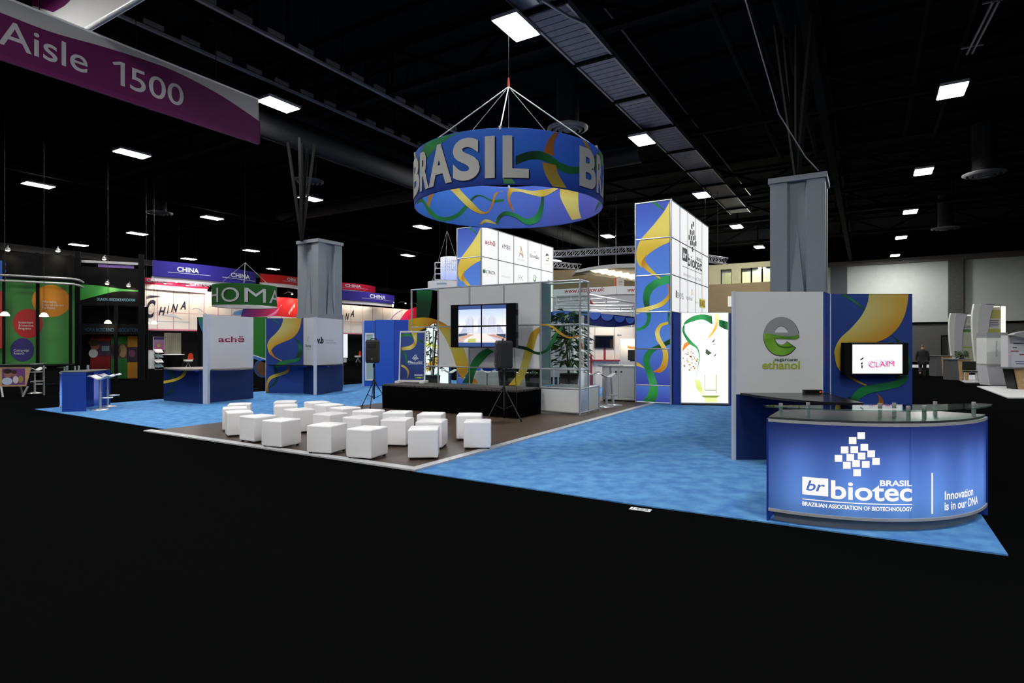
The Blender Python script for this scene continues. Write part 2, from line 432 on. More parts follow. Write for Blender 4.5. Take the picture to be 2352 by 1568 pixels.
MB().tube([(16.5, -0.62, -0.05), (17.2, -0.4, -0.12), (17.5, -0.4, -0.12), (17.7, -0.1, -0.12)], 0.04, railm).tube([(18.2, -0.2, -0.12), (19.2, -0.45, -0.12), (19.8, -0.62, -0.06)], 0.04, railm).build('conduit', cw)
dash = mat('tray_hanger_plates', S(120, 120, 118), 0.6, var=0.1)
for v, lab in ((-13.9, 'cable tray rail with pale plates, nearer the hanging ring'), (-16.3, 'cable tray rail with pale plates, just above the aisle banner')):
    o = thing('cable_tray', lab, 'cable tray', UV(-2, v, 10.05), A1, 'roof cable trays')
    MB().box(0, 24.5, -0.05, 0.05, -0.05, 0.02, railm).build('rail', o)
    m = MB()
    for i in range(24): m.box(i + 0.1, i + 0.62, -0.03, 0.03, 0.06, 0.2, dash)
    for i in range(24): m.box(i + 0.7, i + 0.8, -0.03, 0.03, 0.0, 1.3, DARKSTEEL)
    m.build('hanger_plates', o)
ductm = mat('dark_spiral_duct', S(34, 35, 38), 0.7, 0.0, var=0.1, scale=3, stretch=(12, 1, 1))
o = MB().cyl((0, 0, 0), (44, 0, 0), 0.5, ductm, 24).build('air_duct', None, UV(2, -18.6, 9.6), A1, 'long round dark air duct running behind the aisle banner', 'duct')
o = MB().cyl((0, 0, 0), (0, 26, 0), 0.45, ductm, 24).build('air_duct', None, UV(26.5, -9.0, 10.6), A1, 'dark round air duct crossing the roof behind the hanging ring', 'duct')
def diffuser(px, py, lab, r=0.72):
    p = G(px, py, 9.2)
    o = thing('air_diffuser', lab, 'air vent', p, 0, 'round ceiling air diffusers')
    mm = mat('diffuser_grey', S(112, 112, 116), 0.5, 0.2)
    for i, (ra, rb, z) in enumerate(((1.0, 0.82, 0.0), (0.72, 0.56, -0.03), (0.46, 0.30, -0.06), (0.2, 0.0, -0.09))):
        MB().lathe([(r * ra, z + 0.1), (r * ra, z + 0.06), (r * rb, z)], mm, 28).build('ring', o)
    MB().cyl((0, 0, 0.08), (0, 0, 2.3), r * 0.55, ductm, 20).build('drop_duct', o)
diffuser(1304, 300, 'round air diffuser just behind the hanging blue ring')
diffuser(707, 420, 'round air diffuser above the left grey column')
diffuser(2260, 403, 'round air diffuser nearest of three at far right', 0.8)
diffuser(2172, 527, 'middle one of three round air diffusers at far right', 0.8)
diffuser(366, 492, 'round air diffuser over the green exhibit at far left', 0.7)
# pipes along the roof
for i, (v, z, r) in enumerate(((-3.4, 10.4, 0.09), (-2.6, 10.6, 0.07), (-1.9, 10.2, 0.1), (1.4, 10.5, 0.08), (2.4, 10.3, 0.06))):
    MB().cyl((0, 0, 0), (30, 0, 0), r, DARKSTEEL, 10).build('roof_pipe', None, UV(0, v, z), A1, kind='structure')
for p0, p1, lab in ((UV(7, 1.6, 9.9), UV(20, 4.2, 9.9), ''),):
    pass
MB().tube([P(1712, 0, 9.5), P(1750, 130, 10.8), P(1788, 260, 12.0), P(1850, 360, 12.6), P(1880, 392, 12.96)], 0.012, mat('white_cable', S(150, 150, 150), 0.5), 6).build('cable', None, label='thin loose cable sagging down to the right grey column', cat='cable')
o = thing('strut_channel', 'pale metal strut pair under the roof at the top right corner', 'strut', G(2258, 62, 9.9), R(62))
for s in (-0.06, 0.06): MB().box(-1.3, 1.6, s - 0.02, s + 0.02, -0.02, 0.03, railm).build('rail', o)
for x in (-1.25, 1.2): MB().box(x, x + 0.05, -0.25, 0.25, 0.03, 0.06, railm).build('cross_bar', o)

# ---------------------------------------------------------------- ceiling lights
LZ = 9.5
diff_m = glow('lit_lamp_diffuser', (1.0, 0.985, 0.95), LAMP)
lampw = mat('lamp_housing_white', S(190, 192, 195), 0.4)
lt = thing('ceiling_light', '', 'ceiling light', (0, 0, LZ), A1, 'hall ceiling lights')
MB().box(-0.60, 0.60, -0.36, 0.36, 0.012, 0.10, lampw).build('housing', lt)
MB().box(-0.56, 0.56, -0.32, 0.32, 0.0, 0.012, diff_m).build('diffuser', lt)
for s in (-0.45, 0.45): MB().cyl((s, 0, 0.1), (s, 0, 2.2), 0.008, DARKSTEEL, 6).build('suspension_rod', lt)
rows = [('row along the catwalk', [(1186, 65), (1475, 323), (1612, 449), (1692, 521), (1744, 568), (1750, 615)]),
        ('row over the far right aisle', [(2187, 210), (2121, 395), (2091, 487), (2070, 546), (2056, 587)]),
        ('row starting at the aisle banner end', [(640, 242), (1026, 394), (1238, 481), (1396, 543), (1657, 618)]),
        ('row over the left grey column', [(303, 354), (713, 457), (970, 522), (1276, 599)]),
        ('row passing behind the left grey column', [(88, 426), (487, 501), (937, 587)]),
        ('row over the far left exhibits', [(315, 537), (577, 576)]),
        ('row nearest the left hall wall', [(180, 563), (434, 595), (627, 618)])]
ords = ['nearest', 'second', 'third', 'fourth', 'fifth', 'farthest']
first = True
for rn, L in rows:
    for i, (x, y) in enumerate(L):
        lab = ('%s bright ceiling panel in the %s' % (ords[i], rn))
        p = G(x, y, LZ)
        if first: lt.location = p; lt['label'] = lab; first = False
        else: copy_tree(lt, p, A1, lab)
for u, v in ((3.3, -7.4), (3.3, 2.2), (3.3, -16.2), (-5.8, -7.4), (-5.8, 2.2), (3.3, 11.5), (3.3, -25.3), (-5.8, -16.2), (-5.8, 11.5), (-14.9, -16.2), (-14.9, -7.4), (-14.9, 2.2), (12.4, 11.5), (21.5, 11.5)):
    copy_tree(lt, UV(u, v, LZ), A1, 'ceiling light over the near aisle, outside the picture', 'near aisle ceiling lights')

# ================================================================ BOOTH FLOOR
blue_c = mat('mottled_blue_carpet', S(96, 154, 204), 0.95, scale=5, col2=S(72, 124, 188), spec=0.1, bump=0.25)
front = [G(80, 940), G(385, 987), G(948, 1083), G(1447, 1158.5), G(1600, 1179), G(2316, 1277)]
back = [front[-1] + D1 * 15.0, front[0] + D1 * 15.0]
MB().prism([(q.x, q.y) for q in front + back], 0.0, 0.012, blue_c).build('carpet', None, label='mottled bright blue carpet covering the whole booth floor', cat='carpet')
wood = mat('dark_walnut_plank', S(88, 72, 60), 0.38, scale=7, stretch=(0.6, 9, 1), col2=S(60, 49, 42), spec=0.3)
strip_m = mat('silver_ramp_strip', S(205, 208, 212), 0.35, 0.2, var=0.06, scale=12)
wp = thing('wood_floor', 'dark walnut plank floor under the white cubes and stage', 'floor panel', G(948, 1083), A2)
WL = (G(385, 987) - G(948, 1083)); wl_ = WL.x * D2.x + WL.y * D2.y
MB().box(wl_ - 0.0, -0.0, 0.0, 11.0, 0.0, 0.025, wood).build('plank_surface', wp)
MB().box(wl_ - 0.1, 0.05, -0.02, 0.13, 0.012, 0.034, strip_m).build('edge_strip', wp)
MB().box(-0.09, 0.05, 0.13, 11.0, 0.012, 0.034, strip_m).build('edge_strip', wp)
t1 = thing('floor_number_tag', 'white tag with number 1422 on black floor by the blue carpet edge', 'tag', G(1471, 1170), A2 + R(3))
MB().box(-0.105, 0.105, -0.044, 0.044, 0, 0.004, WHITEP).build('card', t1)
MB().text('1422', 0, -0.03, 0.058, LETTER, (0.02, 0.02, 0.02), 0.006, lambda s, t, w: (s, t, w), width=0.165, align='c', bold=0.01).build('number', t1)
t2 = thing('floor_number_tag', 'small blank white tag on black floor at the left carpet edge', 'tag', G(360, 993), A2)
MB().box(-0.09, 0.09, -0.05, 0.05, 0, 0.004, WHITEP).build('card', t2)

# ---------------------------------------------------------------- white cube ottomans
leather = mat('white_leatherette', S(246, 246, 250), 0.4, var=0.004, scale=40, bump=0.03)
OT = thing('ottoman', '', 'ottoman', (0, 0, 0.026), 0, 'white cube ottomans')
bm = bmesh.new(); bmesh.ops.create_cube(bm, size=1)
bmesh.ops.scale(bm, vec=(0.42, 0.42, 0.40), verts=bm.verts); bmesh.ops.translate(bm, vec=(0, 0, 0.225), verts=bm.verts)
bmesh.ops.bevel(bm, geom=bm.edges[:], offset=0.022, segments=3, profile=0.6, affect='EDGES')
top = max(v.co.z for v in bm.verts)
bmesh.ops.subdivide_edges(bm, edges=[e for e in bm.edges if all(v.co.z > top - 1e-4 for v in e.verts)], cuts=3, use_grid_fill=True)
for v in bm.verts:
    if v.co.z > top - 1e-4: v.co.z += 0.018 * max(0, 1 - (v.co.x / 0.2) ** 2) * max(0, 1 - (v.co.y / 0.2) ** 2)
me = bpy.data.meshes.new('cushion'); bm.to_mesh(me); bm.free(); me.materials.append(leather)
for p in me.polygons: p.use_smooth = True
me.set_sharp_from_angle(angle=R(50))
cu = bpy.data.objects.new('cushion', me); C.objects.link(cu); cu.parent = OT
seam = MB()
for sx in (-1, 1):
    for sy in (-1, 1): seam.cyl((sx * 0.2045, sy * 0.2045, 0.05), (sx * 0.2045, sy * 0.2045, 0.40), 0.004, leather, 6)
    seam.box(-0.2, 0.2, sx * 0.2085, sx * 0.2115, 0.395, 0.399, leather).box(sx * 0.2085, sx * 0.2115, -0.2, 0.2, 0.395, 0.399, leather)
seam.build('seam_piping', OT)
for sx in (-1, 1):
    for sy in (-1, 1): bx('foot', OT, sx * 0.17 - 0.016, sx * 0.17 + 0.016, sy * 0.17 - 0.016, sy * 0.17 + 0.016, 0, 0.026, BLACKM)
ots = [(560, 272, -25, 'front row, leftmost of the three near cubes along the white strip'), (913, 307, -17, 'front row, second of the near cubes along the white strip'),
       (1222, 335, -21, 'front row, the nearest cube to the black carpet in the middle'), (1660, 335, 4, 'front row, near the corner of the white strips'),
       (2074, 280, 1, 'rightmost cube of all, standing apart towards the blue carpet'), (380, 243, -33, 'second cube from the left along the front strip'),
       (232, 210, 32, 'left end cube of the front line, overlapping the one behind'), (697, 193, -45, 'cube behind the leftmost near cube, in the second line'),
       (938, 225, -31, 'second line, cube behind and between two front cubes'), (1172, 250, -30, 'second line, mostly hidden behind the nearest middle cube'),
       (1455, 265, -9, 'second line, cube in front of the stage skirt middle'), (1720, 278, -6, 'cube tucked right behind the corner front cube'),
       (2012, 232, 0, 'cube just behind the rightmost one, near the tripod stand'), (200, 180, 25, 'third cube back at the left end'),
       (595, 162, 20, 'cube second from the back near the blue carpet, centre left'), (927, 157, -40, 'back line, middle cube of the three by the speaker stand'),
       (1050, 180, -38, 'back line, cube nearest the left tripod feet'), (1233, 203, -25, 'back line, cube below the left end of the stage'),
       (1458, 213, -8, 'back line, cube under the stage front centre'), (1717, 225, -5, 'back line, cube close to the stage right of centre'),
       (238, 152, 20, 'farthest cube at the left end, beside the blue carpet'), (590, 133, 15, 'farthest cube of the centre left pair'),
       (838, 138, -50, 'farthest cube of the line in front of the left kiosk counters')]
for i, (zx, zy, a, lab) in enumerate(ots):
    q = G(480 + zx / 3.36, 880 + zy / 3.36, 0.462); q.z = 0.026
    lab = 'white leather cube ottoman, ' + lab
    if i == 0: OT.location = q; OT.rotation_euler = (0, 0, R(a)); OT['label'] = lab
    else: copy_tree(OT, q, R(a), lab)
# ================================================================ MAIN BOOTH
def logo(mb, mp, s, t, k, col, m, cut=0, w=0.004, inn=None, tag_line=True, sub=True, sqx=1.0):
    """mark of small squares over a boxed two-letter badge and word; (s,t) is the middle, k metres per unit"""
    X = lambda a: s + (a - 895) * k * sqx
    Y = lambda b: t - (b - 720) * k
    for a, b in ((932, 405), (855, 449), (960, 509), (870, 530), (783, 533), (1022, 568), (935, 588), (834, 601), (728, 609), (1065, 637), (886, 656), (973, 663), (803, 671), (895, 738)):
        mb.poly([(X(a - 33), Y(b + 28)), (X(a - 30), Y(b + 31)), (X(a + 30), Y(b + 31)), (X(a + 33), Y(b + 28)), (X(a + 33), Y(b - 28)), (X(a + 30), Y(b - 31)), (X(a - 30), Y(b - 31)), (X(a - 33), Y(b - 28))], w, m, col, mp)
    mb.rect(X(403), X(636), Y(938), Y(775), w, m, col, mp, nx=4 if cut else 1)
    mb.text('br', X(438), Y(900), 95 * k, m, inn or BLUE_A, w + 0.002, mp, width=165 * k * sqx, bold=0.015, shear=0.25, cut=cut)
    mb.text('biotec', X(660), Y(970), 165 * k * 0.92, m, col, w, mp, width=730 * k * sqx, bold=0.02, cut=cut)
    mb.text('BRASIL', X(1100), Y(852), 48 * k, m, col, w, mp, width=288 * k * sqx, bold=0.03, cut=cut)
    if sub:
        mb.rect(X(403), X(1390), Y(1012), Y(1005), w, m, col, mp, nx=12 if cut else 1)
        if tag_line: mb.text('BRAZILIAN ASSOCIATION OF BIOTECHNOLOGY', X(403), Y(1080), 40 * k, m, col, w, mp, width=988 * k * sqx, bold=0.03, cut=cut)

# ---------------------------------------------------------------- reception counters
TRIMP = mat('pale_grey_counter_trim', S(176, 178, 182), 0.4, var=0.02)
def counter(name, label, loc, rotz, front, half=1.08, sag=0.42, inset=0.42, back=0.55):
    o = thing(name, label, 'counter', loc, rotz)
    hb = half - inset
    rad = (half ** 2 + sag ** 2) / (2 * sag); amax = math.asin(half / rad); cyy = rad - sag      # arc centre (0, cyy)
    arc = lambda r, n=28, a=amax: [(r * math.sin(-a + 2 * a * i / n), cyy - r * math.cos(-a + 2 * a * i / n)) for i in range(n + 1)]
    def crescent(r0, r1, z0, z1, m, a=amax):
        return MB().prism(arc(r1, 28, a) + arc(r0, 28, a)[::-1], z0, z1, m)
    amp = lambda s, t, w: ((rad + w) * math.sin(s / rad), cyy - (rad + w) * math.cos(s / rad), t)
    sh = printed('translucent_counter_print', 0.35, trans=0.8)
    m = MB(); L = rad * amax
    N = 36
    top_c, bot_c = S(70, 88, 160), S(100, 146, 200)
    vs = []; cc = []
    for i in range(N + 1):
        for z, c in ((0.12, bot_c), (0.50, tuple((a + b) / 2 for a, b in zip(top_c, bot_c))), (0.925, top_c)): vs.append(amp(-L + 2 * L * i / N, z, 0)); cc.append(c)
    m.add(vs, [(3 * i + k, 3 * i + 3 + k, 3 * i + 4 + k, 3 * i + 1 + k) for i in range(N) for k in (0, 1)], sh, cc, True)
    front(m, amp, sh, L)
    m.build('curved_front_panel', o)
    crescent(rad - 0.03, rad + 0.012, 0.92, 0.945, TRIMP).build('top_trim', o)
    crescent(rad - 0.03, rad + 0.012, 0.095, 0.12, TRIMP).build('bottom_trim', o)
    crescent(rad - 0.10, rad - 0.06, 0.0, 0.095, GREYP, amax * 0.97).build('plinth', o)
    body_top = mat('dark_grey_counter_top', S(64, 66, 70), 0.35, var=0.05)
    MB().prism(arc(rad - 0.005) + [(hb, back), (-hb, back)], 0.945, 0.965, body_top).build('counter_top', o)
    for s in (-1, 1): MB().prism([(s * half, 0.0), (s * (half + 0.02), 0.0), (s * (hb + 0.02), back), (s * hb, back)], 0.0, 0.945, BLUEP).build('end_panel', o)
    crescent(rad - 0.27, rad - 0.25, 0.0, 0.94, BLUEP, amax * 0.98).build('inner_panel', o)
    gl = MB().prism(arc(rad + 0.05, 28, amax * 1.02) + [(half * 0.98, 0.05), (half * 0.35, 0.0), (-half * 0.35, 0.0), (-half * 0.98, 0.05)], 1.055, 1.067, GREENGLASS)
    gl.build('glass_shelf', o)
    for a, rr in ((-0.92, -0.06), (-0.72, -0.28), (0.02, -0.08), (-0.08, -0.3), (0.18, -0.10), (0.10, -0.34), (0.62, -0.30), (0.86, -0.07)):
        x, y = (rad + rr) * math.sin(a * amax), cyy - (rad + rr) * math.cos(a * amax)
        MB().cyl((x, y, 0.965), (x, y, 1.09), 0.017, STEEL, 12).build('standoff', o)
    tube_m = glow('counter_tube_lamp', (0.95, 0.97, 1.0), 9.5)
    for a in (-0.8, -0.42, -0.1, 0.2, 0.56, 0.82):
        x, y = (rad - 0.17) * math.sin(a * amax), cyy - (rad - 0.17) * math.cos(a * amax)
        MB().cyl((x, y, 0.14), (x, y, 0.72), 0.02, tube_m, 8).build('tube_lamp', o)
    return o
c_l, c_r = G(1768, 1198), G(2262, 1186)
c_mid = (c_l + c_r) / 2; c_ang = math.atan2(c_r.y - c_l.y, c_r.x - c_l.x)
def arcpx(px, py):                       # where a place on the photographed curved front lies: arc length and height
    half, sag = 1.08, 0.42; rad = (half ** 2 + sag ** 2) / (2 * sag)
    n = Vector((-math.sin(c_ang), math.cos(c_ang))); ce = Vector((c_mid.x, c_mid.y)) + n * (rad - sag)
    d = Vector(((px - CX) / F, 1.0)); A = d.dot(d); B = -2 * d.dot(ce); K = ce.dot(ce) - rad * rad
    Y = (-B - math.sqrt(max(0, B * B - 4 * A * K))) / (2 * A)
    q = d * Y - ce; loc = Vector((q.dot(Vector((math.cos(c_ang), math.sin(c_ang)))), q.dot(n)))
    return math.atan2(loc.x, -loc.y) * rad, H - (py - HY) * Y / F
def front_main(m, mp, sh, L):
    W = (1.0, 0.96, 0.96)
    zc = Zm(1740, 900, 3.92)
    for a, b in ((932, 405), (855, 449), (960, 509), (870, 530), (783, 533), (1022, 568), (935, 588), (834, 601), (728, 609), (1065, 637), (886, 656), (973, 663), (803, 671), (895, 738)):
        pts = [arcpx(*q) for q in zc((a - 34, b + 31), (a + 34, b + 31), (a + 34, b - 31), (a - 34, b - 31))]
        m.poly(pts, 0.003, SIGNLIT, W, mp)
    B = lambda a, b: arcpx(*zc((a, b))[0])
    p, q = B(403, 930), B(636, 950); m.rect(p[0], q[0], p[1], B(403, 772)[1], 0.003, SIGNLIT, W, mp, nx=4)
    p, q = B(436, 893), B(608, 900); m.text('br', p[0], p[1], 0.095, SIGNLIT, S(70, 112, 190), 0.005, mp, width=q[0] - p[0], bold=0.012, shear=0.25, cut=0.04)
    p, q = B(660, 960), B(1388, 978); m.text('biotec', p[0], p[1] - 0.005, 0.165, SIGNLIT, W, 0.003, mp, width=q[0] - p[0], bold=0.02, cut=0.04)
    p, q = B(1100, 856), B(1386, 856); m.text('BRASIL', p[0], p[1], 0.05, SIGNLIT, W, 0.003, mp, width=q[0] - p[0], bold=0.03, cut=0.04)
    p, q = B(403, 965), B(1390, 1024); m.rect(p[0], q[0], p[1] - 0.012, p[1] - 0.003, 0.003, SIGNLIT, W, mp, nx=14)
    p, q = B(403, 1030), B(1390, 1090); m.text('BRAZILIAN ASSOCIATION OF BIOTECHNOLOGY', p[0], p[1], 0.036, SIGNLIT, W, 0.003, mp, width=q[0] - p[0], bold=0.03, cut=0.04)
    p, q = B(1563, 1108), B(1574, 740); m.rect(p[0], p[0] + 0.016, p[1], q[1], 0.003, SIGNLIT, W, mp)
    p, q = B(1683, 980), B(1938, 940); m.text('Innovation', p[0], p[1], 0.075, SIGNLIT, W, 0.003, mp, width=q[0] - p[0], bold=0.02, cut=0.04)
    p, q = B(1681, 1075), B(1980, 1015); m.text('is in our DNA', p[0], p[1], 0.075, SIGNLIT, W, 0.003, mp, width=q[0] - p[0], bold=0.02, cut=0.04)
    a = B(1372, 600)[0]; m.rect(a - 0.002, a + 0.002, 0.12, 0.925, 0.002, sh, S(46, 70, 150), mp)
def front_plain(m, mp, sh, L):
    logo(m, mp, 0.0, 0.55, 0.0008, (1, 0.96, 0.96), SIGNLIT, cut=0.04, w=0.003)
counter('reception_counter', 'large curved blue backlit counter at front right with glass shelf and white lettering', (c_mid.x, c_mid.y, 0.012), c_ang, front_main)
counter('reception_counter', 'curved blue counter at the far left carpet corner, seen from its open back', (-11.06, 14.80, 0.012), R(-75.4), front_plain, 0.70, 0.26, 0.0, 0.5)

# ---------------------------------------------------------------- bar stools
def make_stool(loc, rotz, label):
    o = thing('bar_stool', label, 'stool', loc, rotz, 'white bar stools')
    MB().lathe([(0.20, 0), (0.20, 0.012), (0.12, 0.03), (0.04, 0.05), (0.0, 0.05)], CHROME, 24).build('base', o)
    MB().cyl((0, 0, 0.04), (0, 0, 0.45), 0.03, CHROME).cyl((0, 0, 0.45), (0, 0, 0.76), 0.022, CHROME).build('pole', o)
    MB().tube([(0.03, 0, 0.30), (0.10, 0.12, 0.30), (0.22, 0.14, 0.30), (0.27, 0, 0.30), (0.22, -0.14, 0.30), (0.10, -0.12, 0.30), (0.03, 0, 0.30)], 0.012, CHROME).build('footrest', o)
    m = MB(); prof = smooth([(-0.22, 0.84), (-0.17, 0.86), (-0.09, 0.82), (0.0, 0.775), (0.08, 0.785), (0.15, 0.83), (0.22, 0.86), (0.27, 0.84)], 4)
    for a in (0, 1):
        vs = []; n = len(prof)
        for x, z in prof:
            for y in (-0.19, -0.12, 0, 0.12, 0.19): vs.append((x, y * (1 - 0.25 * abs(x / 0.27) ** 3), z - a * 0.022 + 0.012 * (abs(y) / 0.19) ** 2))
        fs = [(i * 5 + k, i * 5 + k + 1, i * 5 + 6 + k, i * 5 + 5 + k) for i in range(n - 1) for k in range(4)]
        m.add(vs, fs if not a else [f[::-1] for f in fs], WHITEP, smooth=True)
        if a == 0: top_vs = vs
        else:
            n5 = n * 5
            edge = [i * 5 for i in range(n)] + [(n - 1) * 5 + k for k in range(1, 5)] + [i * 5 + 4 for i in range(n - 2, -1, -1)] + [3, 2, 1]
            m.add(top_vs + vs, [(edge[i], edge[(i + 1) % len(edge)], n5 + edge[(i + 1) % len(edge)], n5 + edge[i]) for i in range(len(edge))], WHITEP)
    m.build('seat', o)
    return o
STOOL = make_stool(G(230, 941, 0.012), R(15), 'white wave-seat bar stool at the left blue counter, the nearer one')
def stool(loc, rotz, label): return copy_tree(STOOL, loc, rotz, label)
stool(G(247, 934, 0.012), R(10), 'white wave-seat bar stool at the left blue counter, the farther one')
stool(G(1393, 934, 0.025), R(5), 'white wave-seat bar stool beside the white cupboard')
p = G(1360, 930, 0.025); stool((2.25, 16.3, 0.025), R(170), 'white wave-seat bar stool partly behind the glass showcase corner')
stool((-1.9, 17.6, 0.012), R(20), 'white bar stool seen low through the stage wall glass, left')
stool((-0.75, 17.5, 0.012), R(0), 'white bar stool seen low through the stage wall glass, right')

# ---------------------------------------------------------------- stage
st_c = G(1188, 963.6)
st = thing('stage', 'low black-skirted stage with a grey carpet deck below the screen wall', 'stage', (st_c.x, st_c.y, 0.025), A2)
bx('deck', st, -4.0, 0, 0, 1.1, 0.57, 0.61, mat('grey_stage_carpet', S(82, 80, 80), 0.95, var=0.12, scale=80, spec=0.1))
skm = mat('black_skirt_cloth', S(6, 6, 7), 0.95, var=0.2, spec=0.05)
m = MB(); path = [(0.0, 1.1), (0.0, 0.0), (-4.0, 0.0), (-4.0, 1.1)]
vs = []; n = 0
for (x0, y0), (x1, y1) in zip(path[:-1], path[1:]):
    L = math.hypot(x1 - x0, y1 - y0); k = int(L / 0.035); nx, ny = (y1 - y0) / L, -(x1 - x0) / L
    for i in range(k):
        a = i / k; q = 0.012 + 0.016 * math.sin(i * 1.57 + random.uniform(-0.5, 0.5))
        for z, e in ((0.608, 0.4), (0.3, 1.0), (0.0, 1.5)): vs.append((x0 + (x1 - x0) * a + nx * -q * e * -1, y0 + (y1 - y0) * a + ny * -q * e * -1, z))
        n += 1
sgn = 1
m.add(vs, [(3 * i + k, 3 * i + 1 + k, 3 * i + 4 + k, 3 * i + 3 + k) for i in range(n - 1) for k in (0, 1)], skm, smooth=True)
m.build('skirt', st)
bx('frame', st, -3.9, -0.08, 0.08, 1.05, 0.0, 0.57, BLACKMATT)

# ---------------------------------------------------------------- chrome and glass stage wall
WA = -R(30)
W1 = G(1332, 956); W0 = W1 + Vector((-math.cos(WA), -math.sin(WA), 0)) * 4.93
SW = Plane(W0, WA)
ZR = (0.62, 1.04, 2.08, 3.09)
sw = thing('screen_wall', 'chrome framed wall of white and glass panels behind the stage with printed ribbons', 'exhibit wall', (W0.x, W0.y, 0.025), WA)
xs = [SW.px(q)[0] for q in (941, 1006.5, 1078.6, 1157.7, 1242)] + [4.93]
xs[0] = 0.0
for i, x in enumerate(xs): MB().cyl((x, 0, 0), (x, 0, 3.11), 0.023, CHROME, 12).build('post', sw)
for y in (0.5,): 
    for x in (xs[4], 4.93): MB().cyl((x, y, 0), (x, y, 3.11), 0.022, CHROME, 12).build('post', sw)
for x, y in ((4.93, 1.15), (xs[4], 1.15)): MB().cyl((x, y, 0), (x, y, 0.62), 0.026, CHROME, 12).build('post', sw)
for z in (1.04, 2.08, 3.09): MB().cyl((0, 0, z), (4.93, 0, z), 0.02, CHROME, 10).build('rail', sw)
for z in (1.04, 2.08, 3.09):
    MB().cyl((4.93, 0, z), (4.93, 0.5, z), 0.022, CHROME, 10).build('rail', sw)
    MB().cyl((xs[4], 0.5, z), (4.93, 0.5, z), 0.022, CHROME, 10).build('rail', sw)
    MB().cyl((xs[4], 0, z), (xs[4], 0.5, z), 0.022, CHROME, 10).build('rail', sw)
for z in (0.05, 0.6): 
    MB().cyl((xs[4], 0, z), (4.93, 0, z), 0.022, CHROME, 10).build('rail', sw)
    MB().cyl((4.93, 0, z), (4.93, 1.15, z), 0.022, CHROME, 10).build('rail', sw)
whitepan = mat('white_wall_panel', S(232, 235, 236), 0.15, var=0.01)
for i in (1, 2, 3):
    for z0, z1 in ((1.06, 2.06), (2.10, 3.07)): bx('white_panel', sw, xs[i] + 0.03, xs[i + 1] - 0.03, -0.004, 0.006, z0, z1, whitepan)
for x0, x1, y0, y1, z0, z1 in [(xs[0], xs[1], 0, 0, 1.06, 2.06), (xs[0], xs[1], 0, 0, 2.1, 3.07), (xs[4], 4.93, 0, 0, 1.06, 2.06), (xs[4], 4.93, 0, 0, 2.1, 3.07), (xs[4], 4.93, 0, 0, 0.63, 1.02)] + \
        [(xs[i], xs[i + 1], 0, 0, 0.58, 1.02) for i in range(4)]:
    bx('glass_panel', sw, x0 + 0.03, x1 - 0.03, -0.003, 0.003, z0, z1, GLASS)
for z0, z1 in ((0.63, 1.02), (1.06, 2.06), (2.1, 3.07)):
    bx('glass_panel', sw, 4.927, 4.933, 0.03, 0.47, z0, z1, GLASS)
    bx('glass_panel', sw, xs[4] - 0.003, xs[4] + 0.003, 0.03, 0.47, z0, z1, mat('painted_glass_reflection', S(140, 158, 154), 0.2, var=0.02))  # opaque grey-green colour paints the white panels reflected in this glass
bx('low_panel', sw, xs[4] + 0.03, 4.90, 0.0, 0.01, 0.07, 0.58, whitepan)
bx('low_panel', sw, 4.925, 4.935, 0.03, 0.47, 0.07, 0.58, mat('pale_blue_low_panel', S(176, 192, 210), 0.2, var=0.02))
bx('low_panel', sw, 4.925, 4.935, 0.53, 1.12, 0.07, 0.58, mat('cream_low_panel', S(214, 218, 206), 0.3, var=0.02))
bx('sill', sw, xs[4], 4.93, 0.0, 1.15, 0.585, 0.615, GREYP)
z8 = Zm(930, 640, 5.806); z6 = Zm(900, 600, 3.919)
def wr(A, B, cols, k=1, name='ribbon_print', wz=0.008):
    MB().strip(SW.pts(A), SW.pts(B), cols, wz, PR).build(name, sw, (0, 0, -0.025))
wr(z8((160, 155), (160, 300), (157, 520)), z8((365, 150), (355, 330), (322, 525)), [GRN, GRN_D, S(12, 50, 30)])
wr(z8((50, 545), (180, 520), (300, 518), (420, 545), (500, 580), (580, 630), (650, 710), (720, 800), (790, 930), (830, 1060), (845, 1160), (825, 1260), (780, 1340)),
   z8((50, 690), (120, 692), (200, 690), (290, 650), (360, 600), (410, 600), (460, 670), (540, 790), (620, 960), (660, 1080), (690, 1170), (720, 1260), (770, 1335)),
   [S(190, 160, 20), S(210, 170, 30), GOLD, S(170, 105, 30), GOLD, S(200, 180, 70), S(196, 186, 90), S(206, 190, 70), YEL, GOLD, S(200, 150, 30)], wz=0.011)
wr(z8((765, 1390), (820, 1300), (860, 1200), (900, 1100), (970, 1010), (1050, 950), (1110, 925)), z8((905, 1395), (930, 1290), (960, 1210), (1000, 1150), (1060, 1080), (1130, 1010), (1195, 975)), [GRN_D, GRN, S(30, 130, 66), S(34, 140, 72), GRN], wz=0.014)
wr(z8((1385, 1418), (1480, 1300), (1545, 1170), (1590, 1000), (1640, 850), (1690, 720), (1790, 645)), z8((1530, 1422), (1600, 1300), (1650, 1180), (1690, 1040), (1730, 900), (1760, 780), (1808, 690)), [YEL, S(200, 190, 80), S(206, 196, 96), YEL, S(200, 165, 50), GOLD], wz=0.017)
wr(z6((1120, 777), (1210, 797), (1290, 832), (1350, 835), (1420, 800), (1460, 730), (1500, 650), (1550, 598)), z6((1120, 752), (1220, 772), (1290, 808), (1340, 813), (1390, 790), (1430, 720), (1480, 640), (1520, 592)), [S(12, 50, 30), GRN_D, GRN_D, GRN, GRN], wz=0.02)
wr(z6((1345, 570), (1400, 566), (1460, 585), (1530, 640), (1600, 678), (1695, 665)), z6((1345, 580), (1400, 580), (1450, 602), (1520, 660), (1600, 692), (1692, 678)), [GOLD, YEL, GOLD, GOLD], wz=0.023)
wr(z8((905, 1393), (920, 1350), (935, 1325)), z8((985, 1397), (965, 1360), (940, 1328)), [GOLD, ORANGE], wz=0.023)

